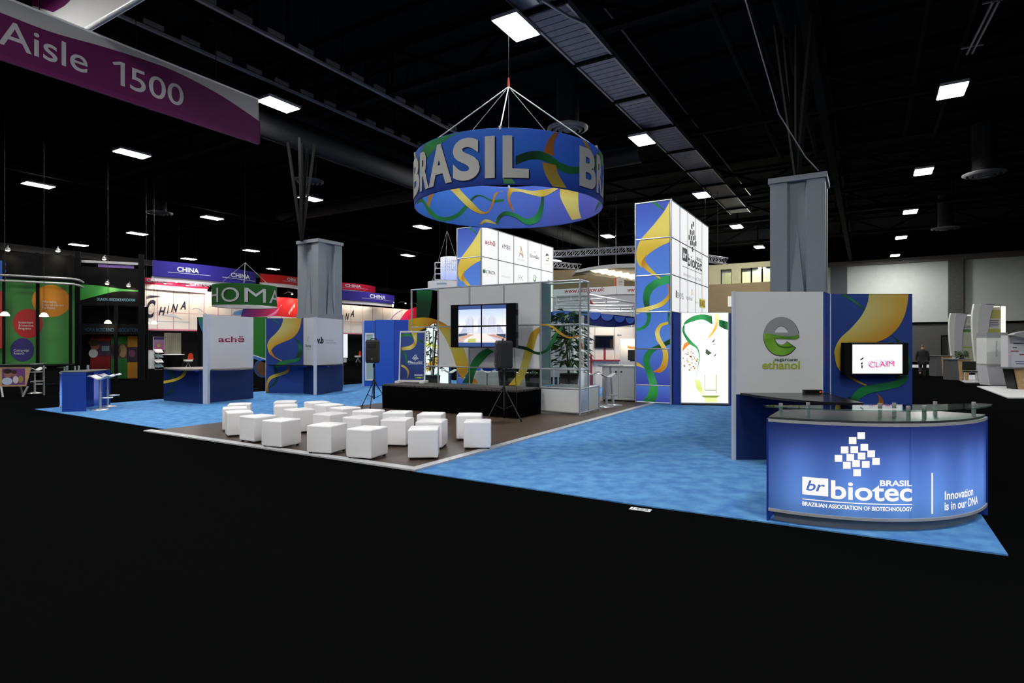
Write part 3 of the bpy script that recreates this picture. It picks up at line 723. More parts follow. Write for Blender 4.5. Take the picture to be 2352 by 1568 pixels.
# ---------------------------------------------------------------- video wall
VA = -R(26)
vp = P(1034.7, 750, 14.05); VW = Plane(vp, VA)
vx1 = VW.px(1183.7)[0]; zt, zb = VW.px(1110, 697.5)[1], VW.px(1110, 798)[1]
vw = thing('video_wall', 'two-by-two video wall with black side speakers hung on the chrome screen wall', 'screen', (vp.x, vp.y, 0), VA)
bx('housing', vw, 0, vx1, 0.03, 0.16, zb, zt, BLACKM, 0.01)
sx = [VW.px(1052.5)[0], VW.px(1105)[0], VW.px(1107)[0], VW.px(1163)[0]]
bx('speaker_bar', vw, 0.005, sx[0] - 0.01, 0.0, 0.03, zb + 0.01, zt - 0.01, BLACKMATT)
bx('speaker_bar', vw, sx[3] + 0.01, vx1 - 0.005, 0.0, 0.03, zb + 0.01, zt - 0.01, BLACKMATT)
for z in (zb + 0.22, zt - 0.28): bx('handle', vw, vx1, vx1 + 0.03, 0.06, 0.1, z, z + 0.14, BLACKM)
MB().box(0.5, 1.0, 0.16, 0.24, zb + 0.3, zt - 0.3, DARKSTEEL).build('wall_bracket', vw)
zm = (zt + zb) / 2 - 0.01
def pic(m, cx0, cx1, b0, b1):
    """glasshouse palace with lawns, one picture over four screens"""
    xm = (sx[0] + sx[3]) / 2; hw = (sx[3] - sx[0]) / 2; zc = zm
    X = lambda a: xm + a * hw
    def clip(p):
        return [(min(max(a, cx0), cx1), min(max(b, b0), b1)) for a, b in p]
    def pl(p, w, c):
        q = clip(p)
        if max(a for a, b in q) - min(a for a, b in q) > 0.004 and max(b for a, b in q) - min(b for a, b in q) > 0.004: m.poly(q, w, SCREEN, c)
    m.rect(cx0, cx1, b0, b1, 0.001, SCREEN, S(62, 84, 140))
    zz = lambda v: zc + v * (zt - zb) / 2
    if b1 > zc + 0.1: m.rect(cx0, cx1, b0, zz(0.78), 0.002, SCREEN, (1, 1, 1), cols=(S(250, 252, 255), S(196, 214, 255)))
    else: m.rect(cx0, cx1, zz(-0.75), b1, 0.002, SCREEN, (1, 1, 1), cols=(S(200, 190, 210), S(250, 250, 255)))
    pl([(X(-0.5), zz(-0.35)), (X(0.2), zz(-0.35)), (X(0.7), zz(-0.75)), (X(-0.8), zz(-0.75))], 0.003, S(250, 238, 236))
    pl([(X(-0.98), zz(-0.72)), (X(-0.3), zz(-0.38)), (X(-0.52), zz(-0.36)), (X(-0.98), zz(-0.5))], 0.004, S(214, 178, 160))
    pl([(X(0.98), zz(-0.66)), (X(0.2), zz(-0.40)), (X(0.5), zz(-0.38)), (X(0.98), zz(-0.5))], 0.004, S(204, 160, 140))
    pl([(X(-0.98), zz(-0.34)), (X(-0.6), zz(-0.32)), (X(-0.62), zz(-0.40)), (X(-0.98), zz(-0.48))], 0.005, S(66, 80, 110))
    pl([(X(0.98), zz(-0.36)), (X(0.6), zz(-0.36)), (X(0.62), zz(-0.42)), (X(0.98), zz(-0.56))], 0.005, S(66, 80, 110))
    pl([(X(-0.55), zz(-0.58)), (X(-0.25), zz(-0.56)), (X(-0.25), zz(-0.74)), (X(-0.6), zz(-0.74))], 0.005, S(196, 206, 110))
    g = S(196, 200, 226); g2 = S(222, 226, 242)
    for cxx, wd, ht in ((-0.5, 0.17, 0.5), (0.02, 0.17, 0.52), (0.42, 0.17, 0.5)):
        pl([(X(cxx - wd), zz(-0.3)), (X(cxx - wd), zz(0.25)), (X(cxx - wd * 0.7), zz(0.4)), (X(cxx), zz(0.55)), (X(cxx + wd * 0.7), zz(0.4)), (X(cxx + wd), zz(0.25)), (X(cxx + wd), zz(-0.3))], 0.003, g2)
        for k in range(7):
            a = cxx - wd + 2 * wd * k / 6
            pl([(X(a - 0.006), zz(-0.3)), (X(a + 0.006), zz(-0.3)), (X(a + 0.006), zz(0.34 + 0.2 * (1 - abs(a - cxx) / wd))), (X(a - 0.006), zz(0.34 + 0.2 * (1 - abs(a - cxx) / wd)))], 0.004, g)
    for s in (-1, 1):
        pl([(X(s * 0.62), zz(-0.3)), (X(s * 0.62), zz(0.08)), (X(s * 0.78), zz(0.0)), (X(s * 0.9), zz(-0.3))], 0.003, g)
for i, (a, b) in enumerate(((sx[0], sx[1]), (sx[2], sx[3]))):
    for z0, z1 in ((zb + 0.015, zm - 0.01), (zm + 0.012, zt - 0.03)):
        mo = bx('monitor', vw, a, b, 0.004, 0.03, z0, z1, BLACKM)
        m = MB(); pic(m, a + 0.006, b - 0.006, z0 + 0.006, z1 - 0.006); m.build('picture', mo)

# ---------------------------------------------------------------- speakers on stands
def speaker_pair(loc, faceang, zb, lab, labs, legang, toward=(0, 0)):
    s = thing('tripod_stand', labs, 'stand', loc, legang, 'speaker tripod stands')
    MB().cyl((0, 0, 0.25), (0, 0, zb - 0.02), 0.017, BLACKM).cyl((0, 0, 0.22), (0, 0, 0.72), 0.022, BLACKM).build('pole', s)
    MB().cyl((0, 0, 0.62), (0, 0, 0.72), 0.034, BLACKM).build('collar', s); MB().cyl((0, 0, zb - 0.13), (0, 0, zb - 0.02), 0.03, BLACKM).build('collar', s)
    MB().cyl((0.03, 0, 0.66), (0.075, 0, 0.66), 0.014, BLACKM, 8).build('knob', s)
    for k in range(3):
        a = k * 2 * math.pi / 3; c, n = math.cos(a), math.sin(a)
        lg = MB().tube([(0.03 * c, 0.03 * n, 0.66), (0.42 * c, 0.42 * n, 0.02)], 0.012, BLACKM).build('leg', s)
        MB().tube([(0.40 * c, 0.40 * n, 0.05), (0.43 * c, 0.43 * n, 0.0)], 0.018, BLACKMATT).build('rubber_foot', lg)
        MB().tube([(0.02 * c, 0.02 * n, 0.25), (0.22 * c, 0.22 * n, 0.34)], 0.008, BLACKM).build('brace', s)
    o = thing('loudspeaker', lab, 'speaker', (loc[0], loc[1], loc[2] + zb), faceang, 'black loudspeakers')
    body = mat('moulded_black_cabinet', S(30, 30, 33), 0.6, bump=0.1, scale=300)
    pl = [(-0.17, -0.17), (0.17, -0.17), (0.18, -0.10), (0.10, 0.17), (-0.10, 0.17), (-0.18, -0.10)]
    n = len(pl); rings = [(0.0, 0.9), (0.04, 1.0), (0.54, 1.0), (0.59, 0.86)]
    vs = [(x * k, y * k, z) for z, k in rings for x, y in pl]
    fs = [tuple(range(n - 1, -1, -1)), tuple(range(3 * n, 4 * n))] + [(r * n + i, r * n + (i + 1) % n, r * n + n + (i + 1) % n, r * n + n + i) for r in range(3) for i in range(n)]
    MB().add(vs, fs, body).build('cabinet', o)
    bx('grille', o, -0.145, 0.145, -0.182, -0.168, 0.06, 0.34, mat('perforated_grille', S(20, 20, 22), 0.7, scale=400, bump=0.5), 0.01)
    MB().box(-0.12, 0.12, -0.181, -0.168, 0.38, 0.52, BLACKM).lathe([(0.09, 0), (0.05, 0.0)], BLACKM, 16, (0, 0, 0)).build('horn', o) if False else bx('horn', o, -0.11, 0.11, -0.181, -0.166, 0.38, 0.50, BLACKM, 0.02)
    bx('badge', o, -0.02, 0.02, -0.186, -0.18, 0.09, 0.11, STEEL)
    MB().tube([(-0.08, -0.02, 0.585), (-0.07, -0.02, 0.625), (0.07, -0.02, 0.625), (0.08, -0.02, 0.585)], 0.012, BLACKM).build('handle', o)
    return o
q = G(859, 936, 0.012); speaker_pair((q.x, q.y, 0.012), R(-4), 1.16, 'black loudspeaker on tripod left of the stage, facing the camera', 'black tripod stand under the left loudspeaker on the blue carpet', R(30))
speaker_pair((-0.17, 12.40, 0.025), R(-78), 1.11, 'black loudspeaker on tripod before the stage, turned sideways', 'black tripod stand under the sideways loudspeaker before the stage', R(-150))
MB().tube([P(1181, 800, 12.5), P(1183, 840, 12.6), P(1186, 900, 12.70), P(1187, 962, 12.66)], 0.006, BLACKM, 6).build('cable', None, label='thin black speaker cable hanging down to the stage corner', cat='cable')

# ---------------------------------------------------------------- banner stand on the stage
bs_p = P(946, 880, 15.25); bs_p.z = 0.637
bs = thing('banner_stand', 'blue pull-up banner with white logo and white frame standing on the stage', 'banner', bs_p, R(-10))
lean = Matrix.Rotation(R(-4), 4, 'X')
lmp = lambda s, t, w: tuple(lean @ Vector((s, -w, t)))
fr = MB()
for x0, x1, z0, z1 in ((-0.36, -0.33, 0.05, 1.34), (0.33, 0.36, 0.05, 1.34), (-0.36, 0.36, 1.32, 1.36)): fr.slab([(x0, z0), (x1, z0), (x1, z1), (x0, z1)], -0.02, 0.02, WHITEP, mp=lmp)
fr.build('frame', bs)
m = MB(); m.rect(-0.33, 0.33, 0.08, 1.32, 0.004, PR, (1, 1, 1), lmp, cols=(S(26, 52, 120), S(44, 78, 150)))
bb = lambda *L: [(-0.33 + (x - 935) * 0.66 / 230, 0.08 + (1218 - y) * 1.24 / 435) for x, y in L]
m.strip(bb((936, 800), (970, 792), (1020, 795), (1090, 830), (1150, 862)), bb((936, 826), (980, 818), (1030, 822), (1090, 860), (1150, 882)), [GRN, S(40, 140, 80), GRN, GRN_D], 0.006, PR, lmp)
m.strip(bb((1035, 785), (1055, 830), (1060, 870), (1020, 905), (942, 920)), bb((1090, 785), (1088, 850), (1078, 905), (1030, 940), (946, 948)), [YEL, YEL_L, GOLD, YEL_L, GOLD], 0.008, PR, lmp)
m.strip(bb((940, 950), (968, 990), (985, 1030), (985, 1080)), bb((940, 930), (985, 975), (998, 1030), (992, 1085)), [GRN_D, GRN, GRN], 0.006, PR, lmp)
m.strip(bb((945, 1095), (980, 1115), (1005, 1150), (1000, 1205)), bb((945, 1078), (990, 1098), (1022, 1145), (1008, 1210)), [YEL_L, YEL, GOLD, GRN], 0.006, PR, lmp)
logo(m, lmp, 0.08, 0.60, 0.00041, S(210, 220, 235), PR, w=0.009, tag_line=False)
m.text('BNDES', 0.07, 0.19, 0.035, PR, S(220, 225, 235), 0.008, lmp, width=0.22, bold=0.03)
for k in range(4): m.rect(0.08 + k * 0.058, 0.13 + k * 0.058, 0.12, 0.155, 0.008, PR, [S(60, 150, 60), S(150, 170, 40), S(200, 180, 40), S(80, 150, 60)][k], lmp)
m.build('banner_panel', bs)
bx('base_bar', bs, -0.34, 0.34, -0.03, 0.03, 0.02, 0.08, WHITEP)
for x in (-0.33, 0.33): bx('foot', bs, x - 0.06, x + 0.06, -0.22, 0.2, 0.0, 0.06, WHITEP, 0.01)

# ---------------------------------------------------------------- two ribbon towers with sign wings
z7 = Zm(1240, 440, 3.0146)
TW = Plane(G(1459, 927), A2)
def tower_art(m, W, mp, w=0.003):
    """ribbon artwork over the tower's front, s -W..0, measured down from the top"""
    def T(*L): return [(-W + (x - 670) / 240.0 * W, 5.55 - (y - 72) / 253.5 * 1.01) for x, y in L]
    m.strip(T((906, 74), (870, 140), (800, 225), (712, 318), (684, 372), (674, 440), (692, 500), (716, 525)), T((910, 74), (910, 160), (910, 250), (910, 348), (850, 378), (790, 410), (748, 440), (716, 480)),
            [YEL_L, S(222, 206, 100), S(226, 210, 104), S(216, 186, 70), YEL, YEL, GOLD], w, PRL, mp)
    m.strip(T((745, 430), (712, 485), (724, 520), (770, 562), (838, 607)), T((748, 432), (735, 462), (745, 490), (775, 530), (842, 600)), [ORANGE, S(180, 120, 20), GOLD, YEL, YEL], w + 0.003, PRL, mp)
    m.strip(T((780, 76), (820, 108), (866, 142)), T((805, 76), (835, 100), (866, 138)), [GRN, GRN, GRN_D], w, PRL, mp)
    m.strip(T((910, 585), (860, 590), (790, 618), (740, 658), (722, 720), (728, 780), (745, 840), (748, 885), (725, 925), (674, 945)), T((910, 642), (870, 645), (825, 660), (785, 690), (768, 740), (768, 800), (776, 850), (768, 905), (735, 945), (674, 965)),
            [S(44, 150, 84), S(50, 160, 90), GRN, GRN, GRN_D, GRN, GRN, S(36, 150, 80)], w, PRL, mp)
    m.strip(T((892, 645), (908, 690), (903, 740), (860, 790), (790, 815), (674, 845)), T((886, 652), (894, 690), (888, 722), (850, 760), (790, 785), (674, 808)), [ORANGE, S(190, 110, 30), GOLD, YEL, YEL_L, S(214, 190, 110)], w + 0.004, PRL, mp)
    m.strip(T((890, 840), (888, 890), (908, 935)), T((905, 838), (900, 885), (910, 920)), [GRN_D, GRN, GRN], w, PRL, mp)
    m.strip(T((893, 902), (840, 915), (806, 965), (815, 1025), (848, 1080), (858, 1140), (838, 1210), (788, 1245)), T((893, 918), (850, 935), (835, 980), (850, 1025), (885, 1090), (893, 1150), (880, 1215), (838, 1252)),
            [YEL, YEL, YEL_L, S(226, 196, 100), YEL, GOLD, ORANGE], w + 0.006, PRL, mp)
    m.strip(T((905, 1018), (850, 1048), (770, 1085), (726, 1140), (730, 1210), (752, 1280), (766, 1350), (750, 1410), (708, 1462)), T((905, 1055), (850, 1080), (800, 1105), (772, 1150), (768, 1190), (788, 1240), (815, 1310), (826, 1390), (800, 1462)),
            [GRN_D, GRN_D, GRN, GRN, GRN, S(60, 150, 84), S(44, 140, 60), GRN_D], w + 0.004, PRL, mp)
    m.strip(T((674, 1178), (700, 1192), (734, 1222)), T((674, 1206), (705, 1213), (734, 1224)), [GOLD, YEL, YEL], w, PRL, mp)
def tower(label, fr, W, step, logos, rows=3):
    o = thing('sign_tower', label, 'sign tower', (fr.x, fr.y, 0.012), A2)
    top = 5.55; n = 5
    m = MB()
    for i in range(6):
        z1 = top - i * 1.01; z0 = max(0.03, z1 - 1.01)
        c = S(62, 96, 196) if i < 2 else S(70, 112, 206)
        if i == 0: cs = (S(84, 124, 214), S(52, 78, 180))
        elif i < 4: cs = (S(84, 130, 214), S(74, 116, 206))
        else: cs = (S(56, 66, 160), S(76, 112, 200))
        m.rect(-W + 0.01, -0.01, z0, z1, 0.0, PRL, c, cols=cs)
    tower_art(m, W, FRONT)
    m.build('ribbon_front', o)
    bx('side_panel', o, -W, -W + 0.02, 0.02, W, 0.03, top, BLUEP)
    bx('back_panel', o, -W, 0, W - 0.02, W, 0.03, top, BLUEP)
    for x, y in ((-W, 0), (0, 0), (-W, W)): MB().cyl((x, y, 0), (x, y, top + 0.02), 0.026, CHROME, 10).build('post', o)
    for i in range(7):
        z = max(0.03, top - i * 1.01); MB().cyl((-W, 0, z), (0, 0, z), 0.022, CHROME, 10).build('rail', o)
    side = lambda s, t, w: (w, s, t)
    for i in range(n):
        for k in range(rows):
            m = MB(); m.slab([(i * step + 0.012, top - k * 1.01 - 1.0), (i * step + step - 0.012, top - k * 1.01 - 1.0), (i * step + step - 0.012, top - k * 1.01 - 0.012), (i * step + 0.012, top - k * 1.01 - 0.012)], -0.02, 0.0, PRL, (0.97, 0.98, 0.98), side)
            m.build('sign_panel', o)
    for i in range(n + 1):
        for k in range(rows): MB().slab([(i * step - 0.014, top - k * 1.01 - 1.01), (i * step + 0.014, top - k * 1.01 - 1.01), (i * step + 0.014, top - k * 1.01), (i * step - 0.014, top - k * 1.01)], -0.03, 0.004, DARKSTEEL, mp=side).build('mullion', o)
    bx('sign_back', o, -0.30, -0.04, W, n * step, top - rows * 1.01, top, GREYP)
    for k in range(rows + 1): MB().cyl((0, 0, top - k * 1.01), (0, n * step, top - k * 1.01), 0.016, GREYP, 8).build('side_rail', o)
    MB().cyl((0, n * step, top - rows * 1.01), (0, n * step, top), 0.02, STEEL, 8).build('post', o)
    logos(o, side, top, step)
    return o
def logos_right(o, mp, top, st):
    K = S(24, 26, 34); m = MB()
    logo(m, mp, st * 2.62, top - 0.99, 0.00235, K, PRL, w=0.006, inn=(0.95, 0.95, 0.95), tag_line=False, sqx=1.0)
    m.text('Innovation is in our DNA', st * 1.45, top - 1.93, 0.12, PRL, S(120, 124, 130), 0.006, mp, width=st * 2.35)
    m.build('logo_print', o)
    m = MB(); m.rect(st * 0.52, st * 0.66, top - 2.62, top - 2.42, 0.006, PRL, S(70, 74, 84), mp).text('BNDES', st * 0.72, top - 2.62, 0.17, PRL, S(80, 84, 94), 0.006, mp, width=st * 0.72).build('logo_print', o)
    m = MB(); m.text('ApexBrasil', st * 1.75, top - 2.60, 0.13, PRL, S(110, 114, 124), 0.006, mp, width=st * 0.85)
    m.strip([(st * 2.55, top - 2.46), (st * 2.45, top - 2.36), (st * 2.55, top - 2.24), (st * 2.65, top - 2.36), (st * 2.55, top - 2.46)], [(st * 2.55, top - 2.42), (st * 2.49, top - 2.36), (st * 2.55, top - 2.28), (st * 2.61, top - 2.36), (st * 2.55, top - 2.42)], [GOLD, YEL], 0.006, PRL, mp).build('logo_print', o)
    m = MB(); m.text('BRASIL', st * 3.62, top - 2.70, 0.2, PRL, S(110, 92, 20), 0.008, mp, width=st * 0.85, bold=0.04).rect(st * 3.58, st * 4.5, top - 2.75, top - 2.46, 0.006, PRL, S(206, 196, 96), mp)
    m.text('Ministry', st * 2.95, top - 2.64, 0.06, PRL, S(120, 124, 130), 0.006, mp, width=st * 0.5).build('logo_print', o)
def logos_left(o, mp, top, st):
    def L(i, k, txt, col, h=0.15, wd=0.62, bold=0.01, dy=0.56, extra=None):
        m = MB(); m.text(txt, st * (i + 0.5), top - k * 1.01 - dy, h, PRL, col, 0.006, mp, width=st * wd, align='c', bold=bold)
        if extra: extra(m, st * (i + 0.5), top - k * 1.01)
        m.build('logo_print', o)
    L(0, 0, 'ach\u0113', S(168, 40, 70), 0.16, 0.62, 0.02, 0.56)
    L(1, 0, 'AMBIE', S(44, 60, 100), 0.16, 0.55, 0.02)
    def amyris(m, x, z):
        m.strip([(x - 0.16, z - 0.72), (x - 0.02, z - 0.30), (x, z - 0.24)], [(x - 0.11, z - 0.72), (x, z - 0.40), (x, z - 0.26)], [S(200, 180, 140), S(214, 200, 150)], 0.006, PRL, mp)
        m.strip([(x, z - 0.24), (x + 0.04, z - 0.36), (x + 0.17, z - 0.72)], [(x, z - 0.30), (x, z - 0.40), (x + 0.12, z - 0.72)], [S(214, 190, 130), S(196, 100, 60)], 0.006, PRL, mp)
        m.strip([(x - 0.1, z - 0.60), (x, z - 0.56), (x + 0.14, z - 0.66)], [(x - 0.1, z - 0.62), (x, z - 0.61), (x + 0.14, z - 0.72)], [S(150, 150, 150), S(196, 90, 50)], 0.007, PRL, mp)
    L(2, 0, 'AMYRIS', S(196, 190, 190), 0.06, 0.5, 0, 0.84, amyris)
    def swirl(m, x, z): m.strip([(x - 0.08, z - 0.50), (x - 0.02, z - 0.36), (x + 0.09, z - 0.38), (x + 0.06, z - 0.5)], [(x - 0.07, z - 0.50), (x, z - 0.39), (x + 0.07, z - 0.40), (x + 0.05, z - 0.49)], [S(210, 180, 170), S(190, 190, 190)], 0.006, PRL, mp)
    L(3, 0, 'EincoBio', S(70, 74, 80), 0.14, 0.7, 0.01, 0.62, swirl)
    def eth(m, x, z): m.text('e', x, z - 0.55, 0.36, PRL, S(90, 96, 96), 0.006, mp, width=0.28, align='c', bold=0.05).rect(x - 0.12, x + 0.12, z - 0.60, z - 0.565, 0.006, PRL, S(110, 150, 70), mp)
    L(4, 0, 'ethanol', S(190, 196, 150), 0.06, 0.36, 0, 0.74, eth)
    def leaf(m, x, z): m.disc(x - st * 0.37, z - 0.48, 0.07, 0.006, PRL, S(40, 96, 70), mp)
    L(0, 1, 'EXTRACTA', S(60, 84, 84), 0.11, 0.62, 0.02, 0.53, leaf)
    L(1, 1, 'HEMOCENTRO', S(196, 196, 200), 0.07, 0.6, 0, 0.56)
    L(2, 1, 'FK', S(190, 194, 200), 0.2, 0.34, 0, 0.56)
    def ring(m, x, z): m.disc(x, z - 0.38, 0.13, 0.006, PRL, S(90, 140, 90), mp).disc(x - 0.02, z - 0.36, 0.09, 0.008, PRL, (0.95, 0.95, 0.95), mp)
    L(3, 1, 'fitotec', S(190, 196, 180), 0.1, 0.46, 0, 0.70, ring)
    def dot(m, x, z): m.disc(x + 0.13, z - 0.4, 0.075, 0.006, PRL, S(52, 98, 140), mp)
    L(4, 1, 'CCT', S(170, 174, 178), 0.1, 0.4, 0, 0.62, dot)
tr = G(1541, 930)
tower('tall right ribbon tower whose white lit wing shows the big black square logo', tr, 0.99, 0.87, logos_right)
tl = P(1106, HY, 19.3); tl.z = 0
tower('tall middle ribbon tower behind the stage wall with a white lit wing of many logos', tl, 0.99, 1.03, logos_left)

# ---------------------------------------------------------------- backlit food poster in a blue wall
LB0 = tr + D2 * 0.06; LB0.z = 0
LB = Plane(LB0, R(-10))
xw = LB.px(1694)[0]
lb = thing('lightbox_wall', 'blue wall right of the tower holding the glaring white backlit drink poster', 'exhibit wall', (LB0.x, LB0.y, 0.012), R(-10))
bx('wall_panel', lb, 0, xw, 0.03, 0.35, 0, 2.46, BLUEP)
a, b = LB.px(1565)[0], LB.px(1672)[0]; zb, zt = 0.07, 2.47
bx('poster_frame', lb, a - 0.03, b + 0.03, -0.02, 0.03, zb - 0.03, zt + 0.01, STEEL)
m = MB(); m.rect(a, b, zb, zt, 0.022, PRW, (1, 1, 1))
q = lambda *L: [(a + (x - 978) / 325.0 * (b - a), zt - (y - 840) / 650.0 * (zt - zb)) for x, y in L]
m.strip(q((1003, 940), (1000, 905), (1060, 862), (1130, 850), (1190, 862)), q((985, 945), (1000, 925), (1060, 900), (1130, 888), (1195, 925)), [S(30, 110, 60), S(40, 130, 70), S(50, 150, 80), S(20, 100, 50)], 0.024, PRW)
m.strip(q((985, 940), (988, 985), (1030, 1060), (1085, 1100), (1100, 1170), (1078, 1290)), q((1000, 938), (1005, 985), (1050, 1045), (1095, 1095), (1106, 1175), (1080, 1292)), [S(30, 110, 60), GRN, S(60, 160, 90), S(50, 150, 80), S(120, 190, 140)], 0.024, PRW)
m.strip(q((1240, 890), (1270, 895), (1302, 905)), q((1240, 935), (1275, 955), (1302, 965)), [GRN, GRN_D, S(30, 120, 60)], 0.024, PRW)
m.strip(q((1200, 842), (1215, 890), (1205, 950), (1165, 1010)), q((1240, 842), (1240, 890), (1220, 960), (1168, 1030)), [S(255, 240, 200), S(255, 214, 130), S(240, 170, 60), S(250, 200, 120)], 0.026, PRW)
m.strip(q((985, 1100), (1000, 1060), (1040, 1040)), q((985, 1120), (1015, 1085), (1050, 1060)), [S(210, 120, 40), S(220, 140, 60)], 0.023, PRW)
m.disc(*q((1040, 1180))[0], (b - a) * 0.17, 0.024, PRW, S(250, 240, 225), ry=0.33)
for k in range(60):
    g1 = random.uniform(0, 6.28); r1 = random.random() ** 0.5
    x, z = q((1040 + 52 * r1 * math.cos(g1) , 1180 + 82 * r1 * math.sin(g1)))[0]
    m.disc(x, z, random.uniform(0.012, 0.022), 0.026 + k * 0.0001, PRW, random.choice([S(150, 80, 30), S(110, 60, 30), S(200, 140, 60), S(255, 250, 240), S(255, 255, 250)]), n=8)
for L in (((1150, 1098), (1190, 1130), (1165, 1146), (1146, 1130)), ((1186, 1056), (1216, 1020), (1206, 1048)), ((1198, 1160), (1222, 1128), (1216, 1150)), ((1200, 1066), (1214, 1062), (1206, 1074))):
    m.poly(q(*L), 0.026, PRW, S(70, 84, 60))
for L in (((1140, 1285), (1144, 1285), (1144, 1398), (1140, 1398)), ((1218, 1285), (1223, 1285), (1223, 1420), (1218, 1420)), ((1140, 1396), (1223, 1396), (1223, 1402), (1140, 1402))): m.poly(q(*L), 0.026, PRW, S(150, 160, 110))
m.poly(q((1140, 1290), (1220, 1290), (1220, 1396), (1140, 1396)), 0.024, PRW, S(240, 245, 225))
m.strip(q((1070, 1320), (1085, 1390), (1130, 1440)), q((1110, 1330), (1125, 1390), (1145, 1432)), [S(220, 226, 150), S(200, 210, 110), S(235, 240, 200)], 0.025, PRW)
m.poly(q((1115, 1438), (1250, 1436), (1225, 1452), (1135, 1452)), 0.026, PRW, S(130, 150, 60)); m.poly(q((1140, 1452), (1224, 1452), (1224, 1486), (1140, 1486)), 0.025, PRW, S(214, 222, 150))
m.build('lit_poster', lb)
bx('poster_foot', lb, a, b, -0.05, 0.03, 0.0, 0.04, BLACKM)
xd = LB.px(1682)[0]; bx('door_seam', lb, xd, xd + 0.012, 0.02, 0.03, 0.0, 2.44, NAVYP)

# ---------------------------------------------------------------- hanging ring
RG = Vector((-0.085, 14.3)); RR, Rz0, Rz1 = 2.286, 4.94, 6.10
rg = thing('hanging_ring_sign', 'big round blue fabric ring with white letters hanging over the stage', 'hanging sign', (RG.x, RG.y, Rz0), 0)
rmp = lambda s, t, w: ((RR + w) * math.sin(s), -(RR + w) * math.cos(s), t)
imp = lambda s, t, w: ((RR - 0.03 - w) * math.sin(s), -(RR - 0.03 - w) * math.cos(s), t)
hh = Rz1 - Rz0
def ringfront(px):
    k = (px - CX) / F; A = 1 + k * k; B = -2 * (k * RG.x + RG.y); K = RG.x ** 2 + RG.y ** 2 - RR ** 2
    Y = (-B - math.sqrt(max(0.0, B * B - 4 * A * K))) / (2 * A)
    return math.atan2(k * Y - RG.x, -(Y - RG.y))
m = MB(); n = 96; vs = []; cc = []
for i in range(n + 1):
    g = 2 * math.pi * i / n - math.pi
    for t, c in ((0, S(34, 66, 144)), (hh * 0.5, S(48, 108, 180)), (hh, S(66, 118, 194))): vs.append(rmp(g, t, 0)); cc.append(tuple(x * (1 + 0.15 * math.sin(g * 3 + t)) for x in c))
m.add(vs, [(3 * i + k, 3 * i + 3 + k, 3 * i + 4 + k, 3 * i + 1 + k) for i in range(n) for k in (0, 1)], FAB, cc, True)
D = lambda *L: [(R(a), hh * b) for a, b in L]
for rep in (-120, 0, 120):
    E = lambda *L: D(*[(a + rep, b) for a, b in L])
    m.strip(E((-66, 0.45), (-56, 0.62), (-44, 0.80), (-30, 0.97)), E((-66, 0.7), (-58, 0.90), (-50, 0.99), (-22, 0.99)), [GRN_D, GRN, GRN_L, S(60, 130, 90)], 0.004, FAB, rmp, nw=3)
    m.strip(E((4, 0.34), (12, 0.45), (20, 0.44), (30, 0.30), (40, 0.32), (50, 0.5), (60, 0.62)), E((4, 0.50), (12, 0.60), (20, 0.60), (30, 0.45), (40, 0.45), (50, 0.60), (60, 0.74)), [S(14, 60, 36), GRN_D, GRN, GRN, GRN_D, S(50, 100, 60)], 0.006, FAB, rmp, n=8, nw=3)
    m.strip(E((19, 0.60), (21, 0.80), (25, 0.99)), E((25, 0.56), (25, 0.80), (28, 0.99)), [ORANGE, S(170, 110, 40), S(150, 100, 60)], 0.008, FAB, rmp, nw=2)
    m.strip(E((24, 0.01), (20, 0.20), (18, 0.42)), E((33, 0.01), (28, 0.22), (26, 0.40)), [YEL, S(180, 160, 70), GOLD], 0.008, FAB, rmp, nw=3)
    m.strip(E((-2, 0.01), (-2.5, 0.10), (-3, 0.2)), E((4, 0.01), (2, 0.10), (0, 0.2)), [GRN_L, S(120, 170, 110)], 0.005, FAB, rmp, nw=2)
    m.strip(E((45, 0.98), (50, 0.80), (52, 0.6)), E((49, 0.98), (55, 0.80), (60, 0.66)), [YEL, GOLD, YEL], 0.005, FAB, rmp, nw=2)
    tmp = lambda s, t, w: rmp(s / RR + R(rep), t, w)
    for ch_, xa, xb, dg in (('B', 1085, 1183, -120), ('R', 128, 196, 0), ('A', 196, 333, 0), ('S', 338, 497, 0), ('I', 527, 585, 0), ('L', 632, 786, 0)):
        ga, gb = ringfront(910 + xa / 2.585) + R(dg), ringfront(910 + xb / 2.585) + R(dg)
        if ch_ == 'R': ga = ringfront(1369.0) - R(120)
        for dx, dz, cl, wz in ((0.03, -0.025, S(16, 30, 74), 0.010), (0, 0, S(222, 222, 216), 0.014)):
            m.text(ch_, ga * RR + dx, hh * 0.155 + dz, hh * 0.715, FAB, cl, wz, tmp, width=(gb - ga) * RR, bold=0.04, cut=0.05)
m.build('outer_fabric', rg)
m = MB(); vs = []; cc = []
for i in range(n + 1):
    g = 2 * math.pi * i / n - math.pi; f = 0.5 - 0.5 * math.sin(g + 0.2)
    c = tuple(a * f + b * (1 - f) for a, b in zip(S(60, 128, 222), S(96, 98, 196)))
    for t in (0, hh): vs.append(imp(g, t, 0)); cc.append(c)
m.add(vs, [(2 * i, 2 * i + 1, 2 * i + 3, 2 * i + 2) for i in range(n)], FAB, cc, True)
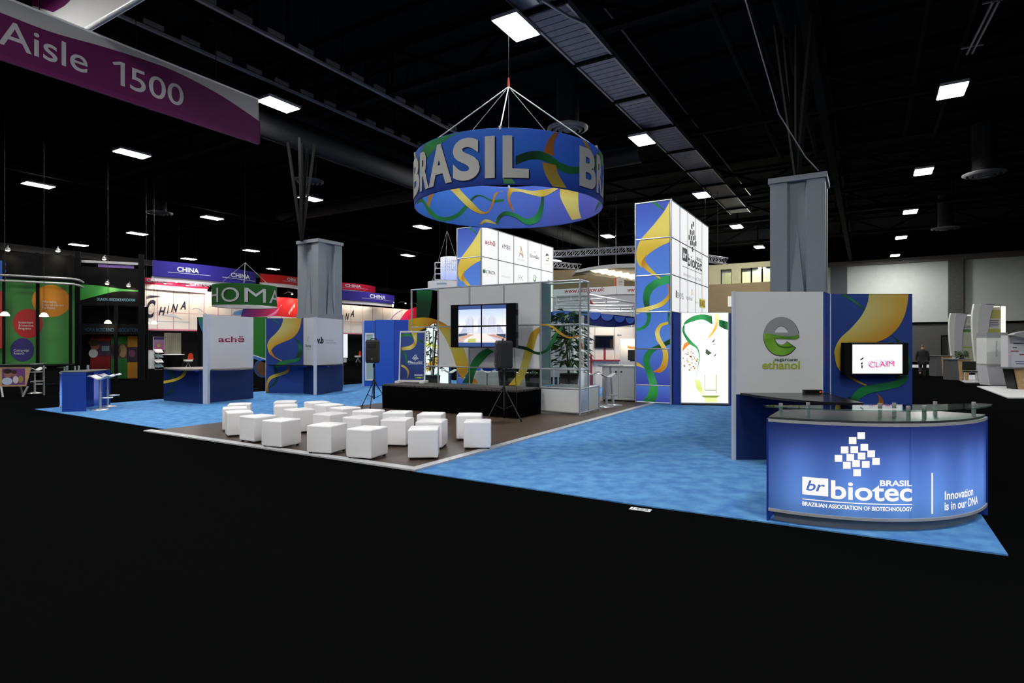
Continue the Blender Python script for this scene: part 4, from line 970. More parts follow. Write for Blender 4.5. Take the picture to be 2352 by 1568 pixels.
# inside artwork is laid out around the far side (angle 180)
zR = Zm(900, 280, 3.733)
def ringpx(px, py):
    k = (px - CX) / F; A = 1 + k * k; B = -2 * (k * RG.x + RG.y); K = RG.x ** 2 + RG.y ** 2 - (RR - 0.03) ** 2
    Y = (-B + math.sqrt(max(0.0, B * B - 4 * A * K))) / (2 * A)
    g = math.atan2(k * Y - RG.x, -(Y - RG.y)); z = H - (py - HY) * Y / F
    return (g if g > 0 else g + 2 * math.pi), min(max(z - Rz0, 0.012), hh - 0.01)
def ir(A, B, cols, w, nw=2): m.strip([ringpx(*q) for q in zR(*A)], [ringpx(*q) for q in zR(*B)], cols, w, FAB, imp, n=6, nw=nw)
ir([(215, 690), (250, 640), (310, 720), (390, 800), (470, 815), (560, 780), (640, 700), (700, 640), (760, 625), (860, 665), (960, 660)], [(215, 705), (260, 690), (310, 770), (390, 838), (500, 845), (590, 800), (660, 720), (710, 655), (770, 640), (870, 690), (960, 680)], [GRN_D, GRN, S(40, 150, 70), GRN, GRN, GRN_D, GRN, GRN], 0.004)
ir([(470, 552), (540, 620), (640, 720), (720, 775), (800, 790), (850, 750), (875, 690), (900, 620), (950, 588)], [(560, 548), (610, 610), (690, 690), (760, 760), (815, 770), (845, 730), (860, 680), (885, 610), (950, 600)], [YEL, YEL_L, YEL, GOLD, ORANGE, GOLD, GOLD], 0.007)
ir([(1000, 560), (990, 640), (1010, 720), (1045, 775)], [(1040, 595), (1010, 650), (1030, 720), (1050, 775)], [YEL, GOLD, ORANGE, GOLD], 0.006)
ir([(1000, 560), (1100, 575), (1200, 590), (1300, 580), (1420, 560)], [(1010, 600), (1100, 600), (1200, 625), (1300, 640), (1425, 575)], [YEL, YEL_L, YEL_L, YEL, YEL_L], 0.008, 3)
ir([(1445, 560), (1445, 640), (1490, 740), (1545, 840)], [(1600, 585), (1600, 670), (1605, 750), (1625, 825)], [YEL, YEL_L, YEL_L, S(220, 200, 110)], 0.006, 4)
ir([(890, 870), (910, 810), (970, 765), (1060, 785), (1150, 830), (1230, 800), (1270, 720), (1285, 640)], [(915, 875), (930, 830), (980, 800), (1060, 820), (1160, 880), (1260, 850), (1300, 750), (1305, 640)], [GRN, GRN_D, GRN, S(40, 150, 80), S(50, 160, 90), GRN, GRN_D], 0.010, 3)
ir([(1750, 740), (1770, 690), (1790, 670)], [(1740, 780), (1760, 740), (1795, 690)], [GRN_D, GRN], 0.006)
ir([(330, 600), (310, 660), (300, 740), (320, 800)], [(365, 600), (335, 680), (320, 750), (325, 800)], [ORANGE, GOLD, ORANGE], 0.003)
ir([(750, 875), (790, 838), (840, 840), (900, 875)], [(770, 880), (800, 862), (850, 868), (890, 880)], [GOLD, YEL_L, YEL], 0.006)
m.build('inner_fabric', rg)
for z in (0, hh): MB().tube([(RR * math.sin(2 * math.pi * i / 64) * 0.993, RR * math.cos(2 * math.pi * i / 64) * 0.993, z) for i in range(65)], 0.011, BLUEP, 8, caps=False).build('hoop', rg)
apex = Vector((0.0, 0.0, 7.95 - Rz0))
cab = mat('white_hanging_cable', S(200, 205, 205), 0.5, var=0.02)
for g in (-75, -4, 62, 120, 180, 240):
    e = Vector(rmp(R(g), hh, -0.02)); MB().tube([apex, e], 0.014 if abs(g) < 100 else 0.008, cab, 6).build('hanging_cable', rg)
    MB().cyl(e + Vector((0, 0, -0.03)), e + Vector((0, 0, 0.05)), 0.03, STEEL, 8).build('cable_clamp', rg)
MB().tube([apex, apex + Vector((0, 0, 0.22))], [0.035, 0.02], mat('red_shackle', S(170, 50, 34), 0.5), 8).build('shackle', rg)
MB().cyl(apex + Vector((0, 0, 0.2)), (0, 0, 11.9 - Rz0), 0.008, DARKSTEEL, 6).build('hanging_cable', rg)
# ================================================================ KIOSKS
EDGEW = mat('white_panel_edge', S(190, 196, 210), 0.4, var=0.02)
KW = mat('kiosk_white_panel', S(206, 209, 212), 0.4, var=0.01)
KTOP = mat('black_kiosk_top', S(26, 26, 28), 0.25, var=0.1)
GTOP = mat('grey_kiosk_top', S(120, 112, 108), 0.35, var=0.05)
def seg(name, parent, p, q, z0, z1, m, th=0.05):
    """upright board from p to q (world), as a child of parent placed at the world origin frame"""
    p = Vector((p[0], p[1], 0)); q = Vector((q[0], q[1], 0)); d = (q - p); n = Vector((-d.y, d.x, 0)).normalized() * th
    o = MB().prism([(p.x, p.y), (q.x, q.y), (q.x + n.x, q.y + n.y), (p.x + n.x, p.y + n.y)], z0, z1, m).build(name, parent)
    o.location = -parent.location
    return o
def swoosh(m, W, Ht, mp, w=0.004, dark=1.0):
    """the booth's yellow and green ribbon artwork on a board W wide, Ht high"""
    def K(*L): return [((x - 880) / 670.0 * W, Ht - (y - 115) / 1330.0 * Ht * 1.0) for x, y in L]
    c = lambda q: tuple(a * dark for a in q)
    m.strip(K((955, 117), (1050, 170), (1155, 248)), K((1000, 117), (1080, 170), (1162, 240)), [GRN_D, GRN, GRN_D], w, PR, mp)
    m.strip(K((1375, 450), (1470, 520), (1522, 620), (1532, 720), (1500, 800)), K((1395, 470), (1445, 540), (1468, 630), (1452, 720), (1400, 815)), [GRN_D, GRN_D, GRN, GRN_D, GRN_D], w, PR, mp)
    m.strip(K((1195, 117), (1180, 200), (1130, 300), (1045, 400), (960, 480), (915, 570), (918, 640), (940, 720), (985, 775)), K((1517, 117), (1505, 215), (1478, 310), (1425, 400), (1340, 475), (1200, 535), (1060, 600), (985, 680), (985, 770)),
            [(S(176, 170, 96), S(190, 150, 50)), (S(190, 186, 120), S(190, 150, 50)), (S(196, 186, 110), S(180, 130, 30)), (S(190, 170, 70), GOLD), (YEL, GOLD), (S(190, 160, 50), GOLD)], w + 0.002, PR, mp, n=6, nw=4)
    m.strip(K((940, 720), (1010, 790), (1100, 840), (1165, 868)), K((985, 690), (1050, 790), (1130, 838), (1180, 862)), [GOLD, ORANGE, GOLD, YEL], w + 0.004, PR, mp)
    m.strip(K((1500, 795), (1400, 830), (1250, 855), (1130, 880), (1070, 930), (1040, 985)), K((1520, 800), (1450, 870), (1320, 905), (1200, 930), (1130, 965), (1105, 995)), [GRN_D, GRN, S(36, 110, 70), GRN, GRN, GRN_D], w + 0.006, PR, mp)
    m.strip(K((1255, 930), (1310, 985), (1290, 1060), (1170, 1120), (1000, 1180), (930, 1290), (940, 1436)), K((1258, 928), (1275, 985), (1240, 1035), (1140, 1075), (960, 1140), (896, 1270), (897, 1436)), [ORANGE, S(120, 70, 30), GOLD, S(160, 140, 60), YEL, GOLD, S(90, 80, 30)], w + 0.004, PR, mp)
    m.strip(K((1075, 960), (1100, 1060), (1110, 1180), (1040, 1290), (930, 1360)), K((1020, 960), (1040, 1060), (1060, 1170), (1010, 1270), (925, 1345)), [S(10, 46, 34), S(12, 50, 36), GRN_D, S(12, 50, 36)], w + 0.002, PR, mp)
def logo_board(parent, p, q, z, zs, painter, m_low=NAVYP):
    """white board above zs, dark blue below; painter draws in board coordinates"""
    p = Vector((p[0], p[1], 0)); q = Vector((q[0], q[1], 0)); W = (q - p).length; a = math.atan2(q.y - p.y, q.x - p.x)
    m = MB().box(0, W, 0, 0.05, zs, z, KW); painter(m, W); m.build('logo_panel', parent, p - parent.location, a)
    MB().box(0, W, 0, 0.05, 0.02, zs, m_low).build('low_panel', parent, p - parent.location, a)
def ribbon_board(parent, p, q, z):
    p = Vector((p[0], p[1], 0)); q = Vector((q[0], q[1], 0)); W = (q - p).length; a = math.atan2(q.y - p.y, q.x - p.x)
    m = MB().box(0, W, 0, 0.05, 0.02, z, WHITEP); m.rect(0.012, W, 0.02, z, 0.001, PR, (1, 1, 1), cols=(S(34, 62, 132), S(36, 62, 134)))
    swoosh(m, W, z, FRONT); m.build('ribbon_panel', parent, p - parent.location, a)

# ---- kiosk with the big green letter (right)
ke = thing('exhibit_kiosk', 'white and blue kiosk at right with the big grey and green letter e', 'kiosk', (4.40, 8.25, 0))
ez = Plane((3.165, 8.25), 0.0)
def paint_e(m, W):
    zz = Zm(1660, 640, 3.563)
    Q = lambda *L: ez.pts(zz(*L))
    def ring(a0, a1, ro, ri, n=22, dx=0, dy=0, hx=477, hy=470):
        O = [(hx + ro[0] * math.cos(R(a0 + (a1 - a0) * i / n)) + dx, hy - ro[1] * math.sin(R(a0 + (a1 - a0) * i / n)) + dy) for i in range(n + 1)]
        I = [(hx + ri[0] * math.cos(R(a0 + (a1 - a0) * i / n)) + dx, hy - ri[1] * math.sin(R(a0 + (a1 - a0) * i / n)) + dy) for i in range(n + 1)]
        return Q(*O), Q(*I)
    gy, gd, gg, gl = S(136, 138, 142), S(52, 58, 58), S(92, 146, 40), S(120, 172, 56)
    for w, dx, dy, pal in ((0.003, 5, 5, (gd, gd)), (0.006, 0, 0, (gy, gg))):
        O, I = ring(0, 180, (143, 157), (60, 84)); 
        O = [(a + 0, b) for a, b in O]
        if dx: O, I = ring(-4, 184, (147, 161), (60, 84), dx=2, dy=3)
        m.strip(O, I, [pal[0], pal[0]], w, PR, n=1)
        A, B = ring(180, 322, (143, 157), (58, 72))
        if dx: A, B = ring(176, 326, (147, 162), (54, 66), dx=2, dy=3)
        m.strip(A, B, [pal[1], gl if not dx else gd, pal[1]], w, PR, n=1)
    m.poly(Q((414, 440), (545, 440), (620, 452), (622, 466), (540, 470), (414, 468)), 0.007, PR, gy)
    m.strip(Q((338, 448), (400, 452), (480, 466), (560, 470), (620, 458)), Q((336, 490), (400, 492), (480, 492), (560, 494), (612, 494)), [S(120, 170, 60), gg, S(70, 120, 36), gg], 0.008, PR)
    m.strip(Q((425, 500), (450, 540), (510, 556), (570, 548)), Q((425, 510), (450, 550), (510, 566), (570, 560)), [S(50, 96, 30), S(50, 96, 30)], 0.009, PR)
    a, z = ez.px(*zz((423, 672))[0]); b = ez.px(*zz((612, 672))[0])[0]; m.text('sugarcane', a, z, 0.05, PR, S(30, 70, 54), 0.006, width=b - a, bold=0.01)
    a, z = ez.px(*zz((322, 737))[0]); b = ez.px(*zz((630, 737))[0])[0]; m.text('ethanol', a, z, 0.118, PR, S(150, 166, 40), 0.006, width=b - a, bold=0.02)
logo_board(ke, (3.165, 8.25), (4.40, 8.25), 2.39, 0.94, paint_e)
seg('edge_post', ke, (3.125, 8.24), (3.165, 8.24), 0.012, 2.40, EDGEW, 0.07)
seg('corner_panel', ke, (4.40, 8.25), (4.69, 8.6), 0.012, 2.39, BLUEP)
ribbon_board(ke, (4.69, 8.6), (5.90, 8.6), 2.39)
seg('low_wing', ke, (4.10, 6.98), (4.42, 8.25), 0.012, 0.90, NAVYP, 0.04)
seg('wing_edge', ke, (4.11, 6.93), (4.43, 8.2), 0.90, 0.935, WHITEP, 0.06)
top = smooth([(3.22, 8.23), (3.30, 7.75), (3.5, 7.2), (3.78, 6.88), (4.10, 6.80)], 6) + [(4.14, 6.98), (4.42, 8.23)]
MB().prism([(x - 4.40, y - 8.25) for x, y in top], 0.935, 0.965, KTOP).build('counter_top', ke)
MB().prism([(-0.9, -0.03), (-0.6, -0.03), (-0.7, -0.5)], 0.90, 0.935, BLUEP).build('bracket', ke)
MB().prism([(-0.30, -1.3), (-0.05, -0.6), (-0.16, -0.55)], 0.80, 0.84, BLUEP).build('bracket', ke)
tvp = P(1942, HY, 8.42)
T = Plane((tvp.x, tvp.y), 0.0)
x1 = T.px(2090)[0]; zt, zb = T.px(2000, 786)[1], T.px(2000, 862)[1]
tv = thing('television', 'television with white glowing picture on the ribbon board of the right kiosk', 'television', (tvp.x, tvp.y, 0))
bx('bezel', tv, 0.10, x1 - 0.10, 0.02, 0.12, zb, zt, BLACKM, 0.008)
for a, b in ((0, 0.10), (x1 - 0.10, x1)): bx('side_speaker', tv, a, b, 0.025, 0.12, zb + 0.005, zt - 0.005, BLACKMATT, 0.01)
bx('wall_mount', tv, 0.3, 0.6, 0.12, 0.18, zb + 0.1, zt - 0.1, DARKSTEEL)
a, b = T.px(1959.5)[0], T.px(2074.5)[0]; za, zc_ = T.px(2000, 857.5)[1], T.px(2000, 791)[1]
m = MB(); m.rect(a, b, za, zc_, -0.017, SCREEN, (1, 1, 1))
zz = Zm(1660, 640, 3.563); Q = lambda *L: T.pts(zz(*L))
c0 = Q((1205, 735))[0]; m.text('CLAIM', c0[0], c0[1] + 0.01, 0.085, SCREEN, S(226, 60, 110), -0.015, width=(b - a) * 0.5, bold=0.015, skew=0.06)
m.text('CLAIM', c0[0] - 0.02, c0[1] + 0.022, 0.085, SCREEN, S(190, 170, 230), -0.016, width=(b - a) * 0.5, bold=0.02, skew=0.06)
c0 = Q((1205, 672))[0]; m.text('COMMERCIAL', c0[0], c0[1], 0.018, SCREEN, S(200, 190, 220), -0.015, width=(b - a) * 0.48)
for L in (((1128, 660), (1160, 640), (1155, 655), (1135, 668)), ((1135, 690), (1150, 680), (1150, 700), (1138, 704)), ((1138, 708), (1152, 708), (1150, 732), (1140, 732))): m.poly(Q(*L), -0.015, SCREEN, S(40, 44, 50))
m.build('picture', tv)
pb = P(1866, 903, 8.05)
pw = thing('power_strip', 'small black box with a red light on the right kiosk counter', 'power strip', (pb.x, pb.y, 0.967), R(-3))
bx('case', pw, -0.125, 0.125, -0.03, 0.03, 0, 0.055, BLACKM, 0.006)
bx('red_light', pw, 0.085, 0.105, -0.034, -0.03, 0.018, 0.036, glow('red_pilot_light', S(230, 50, 20), 1.2))
bx('label_plate', pw, -0.11, 0.07, -0.0315, -0.03, 0.012, 0.044, BLACKMATT)
MB().tube([(0.12, 0, 0.01), (0.17, 0.03, 0.006), (0.22, 0.0, 0.006), (0.28, 0.08, 0.006)], 0.006, BLACKM, 6).build('cord', pw)

# ---- kiosk with the red brand word (left)
ka = thing('exhibit_kiosk', 'left kiosk with white end post, red word on white board and blue curved counter', 'kiosk', (-8.38, 16.1, 0))
pA, pB = G(475, 927), G(582, 915.6)
AP = Plane(pA, math.atan2(pB.y - pA.y, pB.x - pA.x)); z3 = Zm(320, 580, 4.1275)
def paint_a(m, W):
    a, z = AP.px(*z3((748, 846))[0]); b = AP.px(*z3((996, 846))[0])[0]
    m.text('ach\u0113', a, z, 0.165, PR, S(150, 36, 66), 0.004, width=b - a, bold=0.02)
zs = AP.px(540, 842)[1]
logo_board(ka, pA, pB, 2.46, 0.93, paint_a)
p1_, p2_ = G(466, 928.5), G(476.5, 928.5)
seg('end_post', ka, p1_, p2_, 0.012, 2.47, EDGEW, 0.14)
pL = G(376, 920.4); LP_ = Plane(pL, math.atan2(p1_.y - pL.y, p1_.x - pL.x)); W = (p1_ - pL).length
m = MB().box(0, W, 0, 0.04, 0.012, 0.93, NAVYP)
m.strip(LP_.pts(z3((272, 1098), (300, 1180), (325, 1260), (290, 1310), (232, 1342))), LP_.pts(z3((315, 1098), (330, 1180), (336, 1260), (310, 1320), (232, 1350))), [GRN_D, S(10, 46, 34), GRN_D], 0.004, PR)
m.strip(LP_.pts(z3((232, 1215), (330, 1195), (400, 1160), (430, 1105))), LP_.pts(z3((232, 1240), (350, 1215), (430, 1170), (462, 1105))), [YEL, YEL, GOLD, S(80, 70, 30)], 0.006, PR)
m.build('ribbon_low_panel', ka, pL - ka.location, LP_.a)
n_ = Vector((math.sin(LP_.a), -math.cos(LP_.a), 0))
tp = smooth([(pL.x, pL.y), (pL.x + 0.35, pL.y - 0.42), (p1_.x - 0.4, p1_.y - 0.15), (p1_.x, p1_.y + 0.1)], 6) + [(pL.x + 0.9, pL.y + 0.9), (pL.x + 0.15, pL.y + 0.4)]
MB().prism([(x + 8.38, y - 16.1) for x, y in tp], 0.93, 0.965, GTOP).build('counter_top', ka)
tp = smooth([(p2_.x + 0.02, p2_.y + 0.15), (p2_.x + 0.5, p2_.y + 0.1), (pB.x + 0.35, pB.y - 0.9), (pB.x, pB.y - 0.15)], 6)
MB().prism([(x + 8.38, y - 16.1) for x, y in tp], 0.93, 0.965, GTOP).build('counter_top', ka)
MB().prism([(-0.5, 0.15), (-0.1, 0.1), (-0.3, -0.12)], 0.88, 0.93, BLUEP).build('bracket', ka)
MB().tube([(-0.04, 0.05, 2.46), (-0.25, -0.02, 2.62), (-0.35, -0.05, 2.63), (-0.4, -0.06, 2.60)], 0.01, STEEL, 6).build('lamp_arm', ka)
# ---- second left kiosk
kb = thing('exhibit_kiosk', 'kiosk left of centre with tall yellow ribbon board before the grey column', 'kiosk', (-6.6, 19.0, 0))
r0, r1 = G(610, 903.5), G(697, 904.8)
ribbon_board(kb, r0, r1, 2.51)
q1 = G(720, 907.5)
NP = Plane(r1, math.atan2(q1.y - r1.y, q1.x - r1.x))
def paint_n(m, W):
    m.text('Fiocruz', W * 0.22, 1.55, 0.09, PR, S(60, 76, 92), 0.004, width=W * 0.55, bold=0.03)
    m.rect(W * 0.3, W * 0.7, 1.48, 1.50, 0.004, PR, S(150, 156, 160)); m.strip([(W * 0.48, 1.72), (W * 0.42, 1.8), (W * 0.5, 1.9)], [(W * 0.52, 1.72), (W * 0.48, 1.8), (W * 0.54, 1.9)], [S(110, 130, 140), S(150, 160, 166)], 0.004, PR)
logo_board(kb, r1, q1, 2.51, 0.96, paint_n)
q2 = G(727.5, 907.5); seg('end_post', kb, q1, q2, 0.012, 2.52, EDGEW, 0.1)
q3 = G(787, 898)
def paint_v(m, W):
    VPn = Plane(q2, math.atan2(q3.y - q2.y, q3.x - q2.x)); z4 = Zm(680, 560, 3.92)
    a, z = VPn.px(*z4((190, 892))[0]); b = VPn.px(*z4((250, 892))[0])[0]; m.text('v.b', a - 0.02, z, 0.2, PR, S(20, 22, 28), 0.004, width=b - a, bold=0.06)
    a, z = VPn.px(*z4((265, 872))[0]); b = VPn.px(*z4((335, 872))[0])[0]; m.text('Instituto', a, z, 0.05, PR, S(110, 112, 120), 0.004, width=b - a)
    a, z = VPn.px(*z4((265, 895))[0]); b = VPn.px(*z4((358, 895))[0])[0]; m.text('Vital Brazil', a, z, 0.05, PR, S(110, 112, 120), 0.004, width=b - a)
logo_board(kb, q2, q3, 2.51, 0.96, paint_v)
for tp in (smooth([(r0.x + 0.1, r0.y - 0.1), (r0.x + 0.5, r0.y - 0.6), (r1.x, r1.y - 0.55), (q1.x - 0.02, q1.y - 0.05)], 6) + [(r1.x, r1.y - 0.03)], smooth([(q2.x + 0.02, q2.y), (q2.x + 0.45, q2.y + 0.1), (q3.x + 0.2, q3.y - 0.9), (q3.x, q3.y - 0.1)], 6)):
    MB().prism([(x + 6.6, y - 19.0) for x, y in tp], 0.945, 0.975, KTOP).build('counter_top', kb)
MB().prism([(-0.35, 0.1), (-0.05, -0.05), (-0.3, -0.2)], 0.89, 0.945, BLUEP).build('bracket', kb)
MB().prism([(0.3, 0.1), (0.5, 0.5), (0.55, 0.1)], 0.89, 0.945, BLUEP).build('bracket', kb)

CABB = mat('bright_blue_cabin_board', S(22, 84, 188), 0.45, var=0.02)
# ---- blue cabin with white framed glass door
cb0 = G(833, 887.5); CB = Plane(cb0, R(2)); z4 = Zm(680, 560, 3.92)
cb = thing('meeting_cabin', 'plain bright blue cabin wall with a white framed glass door left of the stage', 'cabin', (cb0.x, cb0.y, 0.012), R(2))
t1_, t2_, t3_ = CB.px(862)[0], CB.px(907)[0], CB.px(952)[0]
bx('wall_panel', cb, 0.06, t1_ - 0.02, 0.02, 1.6, 0, 2.55, CABB)
bx('wall_panel', cb, t1_, t2_ - 0.015, 0, 1.6, 0, 2.58, CABB)
bx('door', cb, t2_, t3_, 0.0, 1.6, 0, 2.58, mat('royal_blue_door', S(16, 66, 178), 0.4))
bx('edge_trim', cb, -0.02, 0.06, 0, 0.1, 0, 2.52, mat('pale_blue_trim', S(150, 180, 220), 0.4))
fr = MB(); a, b = 0.10, CB.px(860)[0]; z0, z1 = 0.22, CB.px(850, 765)[1]
for x0, x1, c0, c1 in ((a, a + 0.05, z0, z1), (b - 0.05, b, z0, z1), (a, b, z0, z0 + 0.06), (a, b, z1 - 0.06, z1), (a, b, 1.0, 1.05)): fr.box(x0, x1, -0.03, 0.02, c0, c1, WHITEP)
fr.build('door_frame', cb)
bx('door_glass', cb, a + 0.05, b - 0.05, -0.01, 0.015, z0, z1, mat('frosted_green_glass', S(160, 186, 180), 0.1, var=0.05))
MB().cyl((t3_ - 0.55, -0.06, 1.05), (t3_ - 0.42, -0.06, 1.05), 0.015, STEEL, 8).cyl((t3_ - 0.55, -0.06, 1.05), (t3_ - 0.55, 0.0, 1.05), 0.015, STEEL, 8).build('door_handle', cb)

# ---- striped green board standing between the two left kiosks
gb0 = P(453, HY, 23.2); gk = 23.2 / F
gb = thing('striped_board', 'black board with green field and blue white stripe showing between the left kiosks', 'exhibit wall', (gb0.x, gb0.y, 0))
GX = lambda x: (x - 453) * gk
GZ = lambda y: H + (HY - y) * gk
m = MB().box(0, GX(612), 0, 0.08, 0, GZ(728), BLACKMATT)
m.poly([(GX(540), GZ(728)), (GX(612), GZ(728)), (GX(612), GZ(826)), (GX(596), GZ(830)), (GX(582), GZ(818)), (GX(540), GZ(790))], 0.003, PR, S(34, 110, 40))
m.strip([(GX(560), GZ(806)), (GX(585), GZ(817)), (GX(612), GZ(826))], [(GX(560), GZ(812)), (GX(585), GZ(824)), (GX(612), GZ(834))], [S(50, 100, 180), S(60, 120, 200)], 0.006, PR)
m.strip([(GX(560), GZ(804)), (GX(585), GZ(815)), (GX(612), GZ(824))], [(GX(560), GZ(806)), (GX(585), GZ(817)), (GX(612), GZ(826))], [S(210, 214, 216), S(210, 214, 216)], 0.008, PR)
m.strip([(GX(455), GZ(728)), (GX(458), GZ(745)), (GX(466), GZ(765))], [(GX(466), GZ(728)), (GX(470), GZ(742)), (GX(478), GZ(760))], [S(40, 120, 50), S(50, 110, 190)], 0.004, PR)
m.disc(GX(605), GZ(845), 22 * gk, 0.004, PR, S(40, 70, 120)); m.disc(GX(607), GZ(845), 18 * gk, 0.006, PR, S(90, 60, 40))
m.build('printed_face', gb)
for x in (20, 130): bx('foot', gb, GX(453 + x) - 0.05, GX(453 + x) + 0.05, -0.1, 0.4, 0, 0.04, BLACKM)

# ---- things inside the booth, behind the stage wall
def plant(name, label, loc, ph, rw, n, seed, pot_h=0.45, pot_r=0.2, leaf=0.28, potm=None):
    rnd = random.Random(seed); o = thing(name, label, 'plant', loc)
    MB().lathe([(pot_r * 0.72, 0), (pot_r, pot_h), (pot_r * 1.03, pot_h), (pot_r * 0.9, pot_h - 0.03), (0, pot_h - 0.04)], potm or mat('grey_plant_pot', S(74, 82, 84), 0.4), 20).build('pot', o)
    MB().lathe([(pot_r * 0.9, pot_h - 0.03), (0, pot_h - 0.005)], SOIL, 16).build('soil', o)
    st_ = MB(); lv = MB()
    for k in range(5):
        a = rnd.uniform(0, 6.28); st_.tube([(0.04 * math.cos(a), 0.04 * math.sin(a), pot_h - 0.05), (0.08 * math.cos(a), 0.08 * math.sin(a), pot_h + ph * 0.4), (rw * 0.4 * math.cos(a), rw * 0.4 * math.sin(a), pot_h + ph * 0.8)], 0.014, mat('brown_plant_stem', S(70, 56, 40), 0.8), 6)
    for k in range(n):
        a = rnd.uniform(0, 6.28); q = rnd.random() ** 0.6; z = pot_h + ph * rnd.uniform(0.12, 1.0); r0 = rw * q * (1 - 0.5 * abs((z - pot_h) / ph - 0.45))
        p = Vector((r0 * 0.7 * math.cos(a), r0 * 0.7 * math.sin(a), z)); d = Vector((math.cos(a + rnd.uniform(-0.5, 0.5)), math.sin(a + rnd.uniform(-0.5, 0.5)), rnd.uniform(-0.5, 0.5))).normalized()
        L = leaf * rnd.uniform(0.7, 1.2); sd = d.cross(Vector((0, 0, 1))).normalized() * L * 0.16; dn = Vector((0, 0, -L * 0.25))
        q1_, q2_ = p + d * L * 0.5, p + d * L + dn
        lv.add([p, q1_ + sd, q2_, q1_ - sd], [(0, 1, 2), (0, 2, 3)], LEAF)
    st_.build('stem', o); lv.build('foliage', o)
    return o
plant('potted_plant', 'big leafy potted plant behind the glass showcase corner right of the stage', (1.60, 16.3, 0.012), 1.75, 0.62, 330, 3, 0.82, 0.27, 0.34)
plant('potted_plant', 'slim potted plant seen through the left glass bay against the lit poster', (-2.35, 17.2, 0.012), 1.65, 0.36, 160, 4, 0.72, 0.24, 0.22)
plant('potted_plant', 'potted plant low behind the stage wall, left of the sideways loudspeaker', (-0.14, 16.9, 0.012), 0.35, 0.25, 60, 5, 0.86, 0.27, 0.2)
plant('potted_plant', 'potted plant low behind the stage wall, right of the sideways loudspeaker', (0.62, 16.7, 0.012), 0.35, 0.25, 60, 6, 0.80, 0.26, 0.2)
pp = G(980, 920); PB = Plane(P(976, HY, 18.6), R(-8))
po = thing('lit_poster_stand', 'glaring lit poster with gold and green shapes behind the left glass bay', 'lightbox', (PB.p0.x, PB.p0.y, 0.012), R(-8))
bx('case', po, 0, 0.8, 0.02, 0.25, 0, 2.4, BLUEP)
m = MB(); m.rect(0.02, 0.78, 0.1, 2.36, 0.0, PRW, (1, 1, 1))
m.strip([(0.04, 0.9), (0.2, 1.15), (0.45, 1.3)], [(0.06, 0.75), (0.3, 0.9), (0.5, 1.1)], [S(200, 150, 60), GOLD, S(210, 170, 90)], 0.002, PRW)
m.strip([(0.05, 0.7), (0.2, 0.6), (0.45, 0.75)], [(0.05, 0.3), (0.25, 0.2), (0.5, 0.5)], [S(50, 180, 120), S(30, 150, 90), S(60, 190, 130)], 0.004, PRW)
m.strip([(0.1, 0.3), (0.15, 0.2), (0.2, 0.12)], [(0.3, 0.3), (0.35, 0.2), (0.3, 0.12)], [GOLD, S(240, 180, 90)], 0.003, PRW)
m.strip([(0.03, 1.62), (0.15, 1.7), (0.4, 1.6)], [(0.03, 1.52), (0.15, 1.58), (0.4, 1.5)], [S(230, 220, 60), S(240, 230, 110)], 0.003, PRW)
m.build('lit_poster', po)
cbp = G(1383, 922); cbq = G(1459, 925); cup = thing('cupboard', 'white low cupboard with two doors and black knobs beside the right tower', 'cupboard', (cbp.x, cbp.y, 0.025), math.atan2(cbq.y - cbp.y, cbq.x - cbp.x))
cw_ = (cbq - cbp).length
bx('carcass', cup, 0, cw_, 0.02, 0.5, 0.04, 0.98, WHITEP); bx('worktop', cup, -0.05, cw_, -0.02, 0.52, 0.98, 1.02, WHITEP); bx('plinth', cup, 0.02, cw_, 0.05, 0.48, 0, 0.04, BLACKM)
for i in range(2):
    a, b = 0.03 + i * (cw_ - 0.04) / 2, 0.03 + (i + 1) * (cw_ - 0.04) / 2 - 0.012
    d = bx('door', cup, a, b, 0.0, 0.02, 0.06, 0.96, KW)
    x = b - 0.07 if i == 0 else a + 0.07
    MB().cyl((x, 0, 0.84), (x, -0.025, 0.84), 0.024, BLACKM).build('knob', d); MB().cyl((x, 0, 0.76), (x, -0.008, 0.76), 0.01, STEEL, 8).build('lock', d)
bt = thing('bar_table', 'tall bar table with thin grey top and chrome leg beside the white cupboard', 'table', (2.62, 15.55, 0.025))
MB().lathe([(0, 1.04), (0.33, 1.04), (0.34, 1.06), (0, 1.065)], GREYP, 28).build('top', bt)
MB().tube([(0.0, 0, 1.04), (0.02, 0, 0.7), (0.06, 0, 0.3), (0.08, 0, 0.02)], [0.025, 0.025, 0.03, 0.04], CHROME).build('leg', bt)
MB().lathe([(0.24, 0), (0.24, 0.012), (0.08, 0.03), (0, 0.035)], CHROME, 24, (0.08, 0, 0)).build('base', bt)
bx('low_cabinet', None, -1.3, 1.2, 0, 0.5, 0.0, 0.78, KW, loc=(-0.3, 17.75, 0.012), rotz=A2, label='long white low cabinet seen through the glass under the stage wall', cat='cabinet')
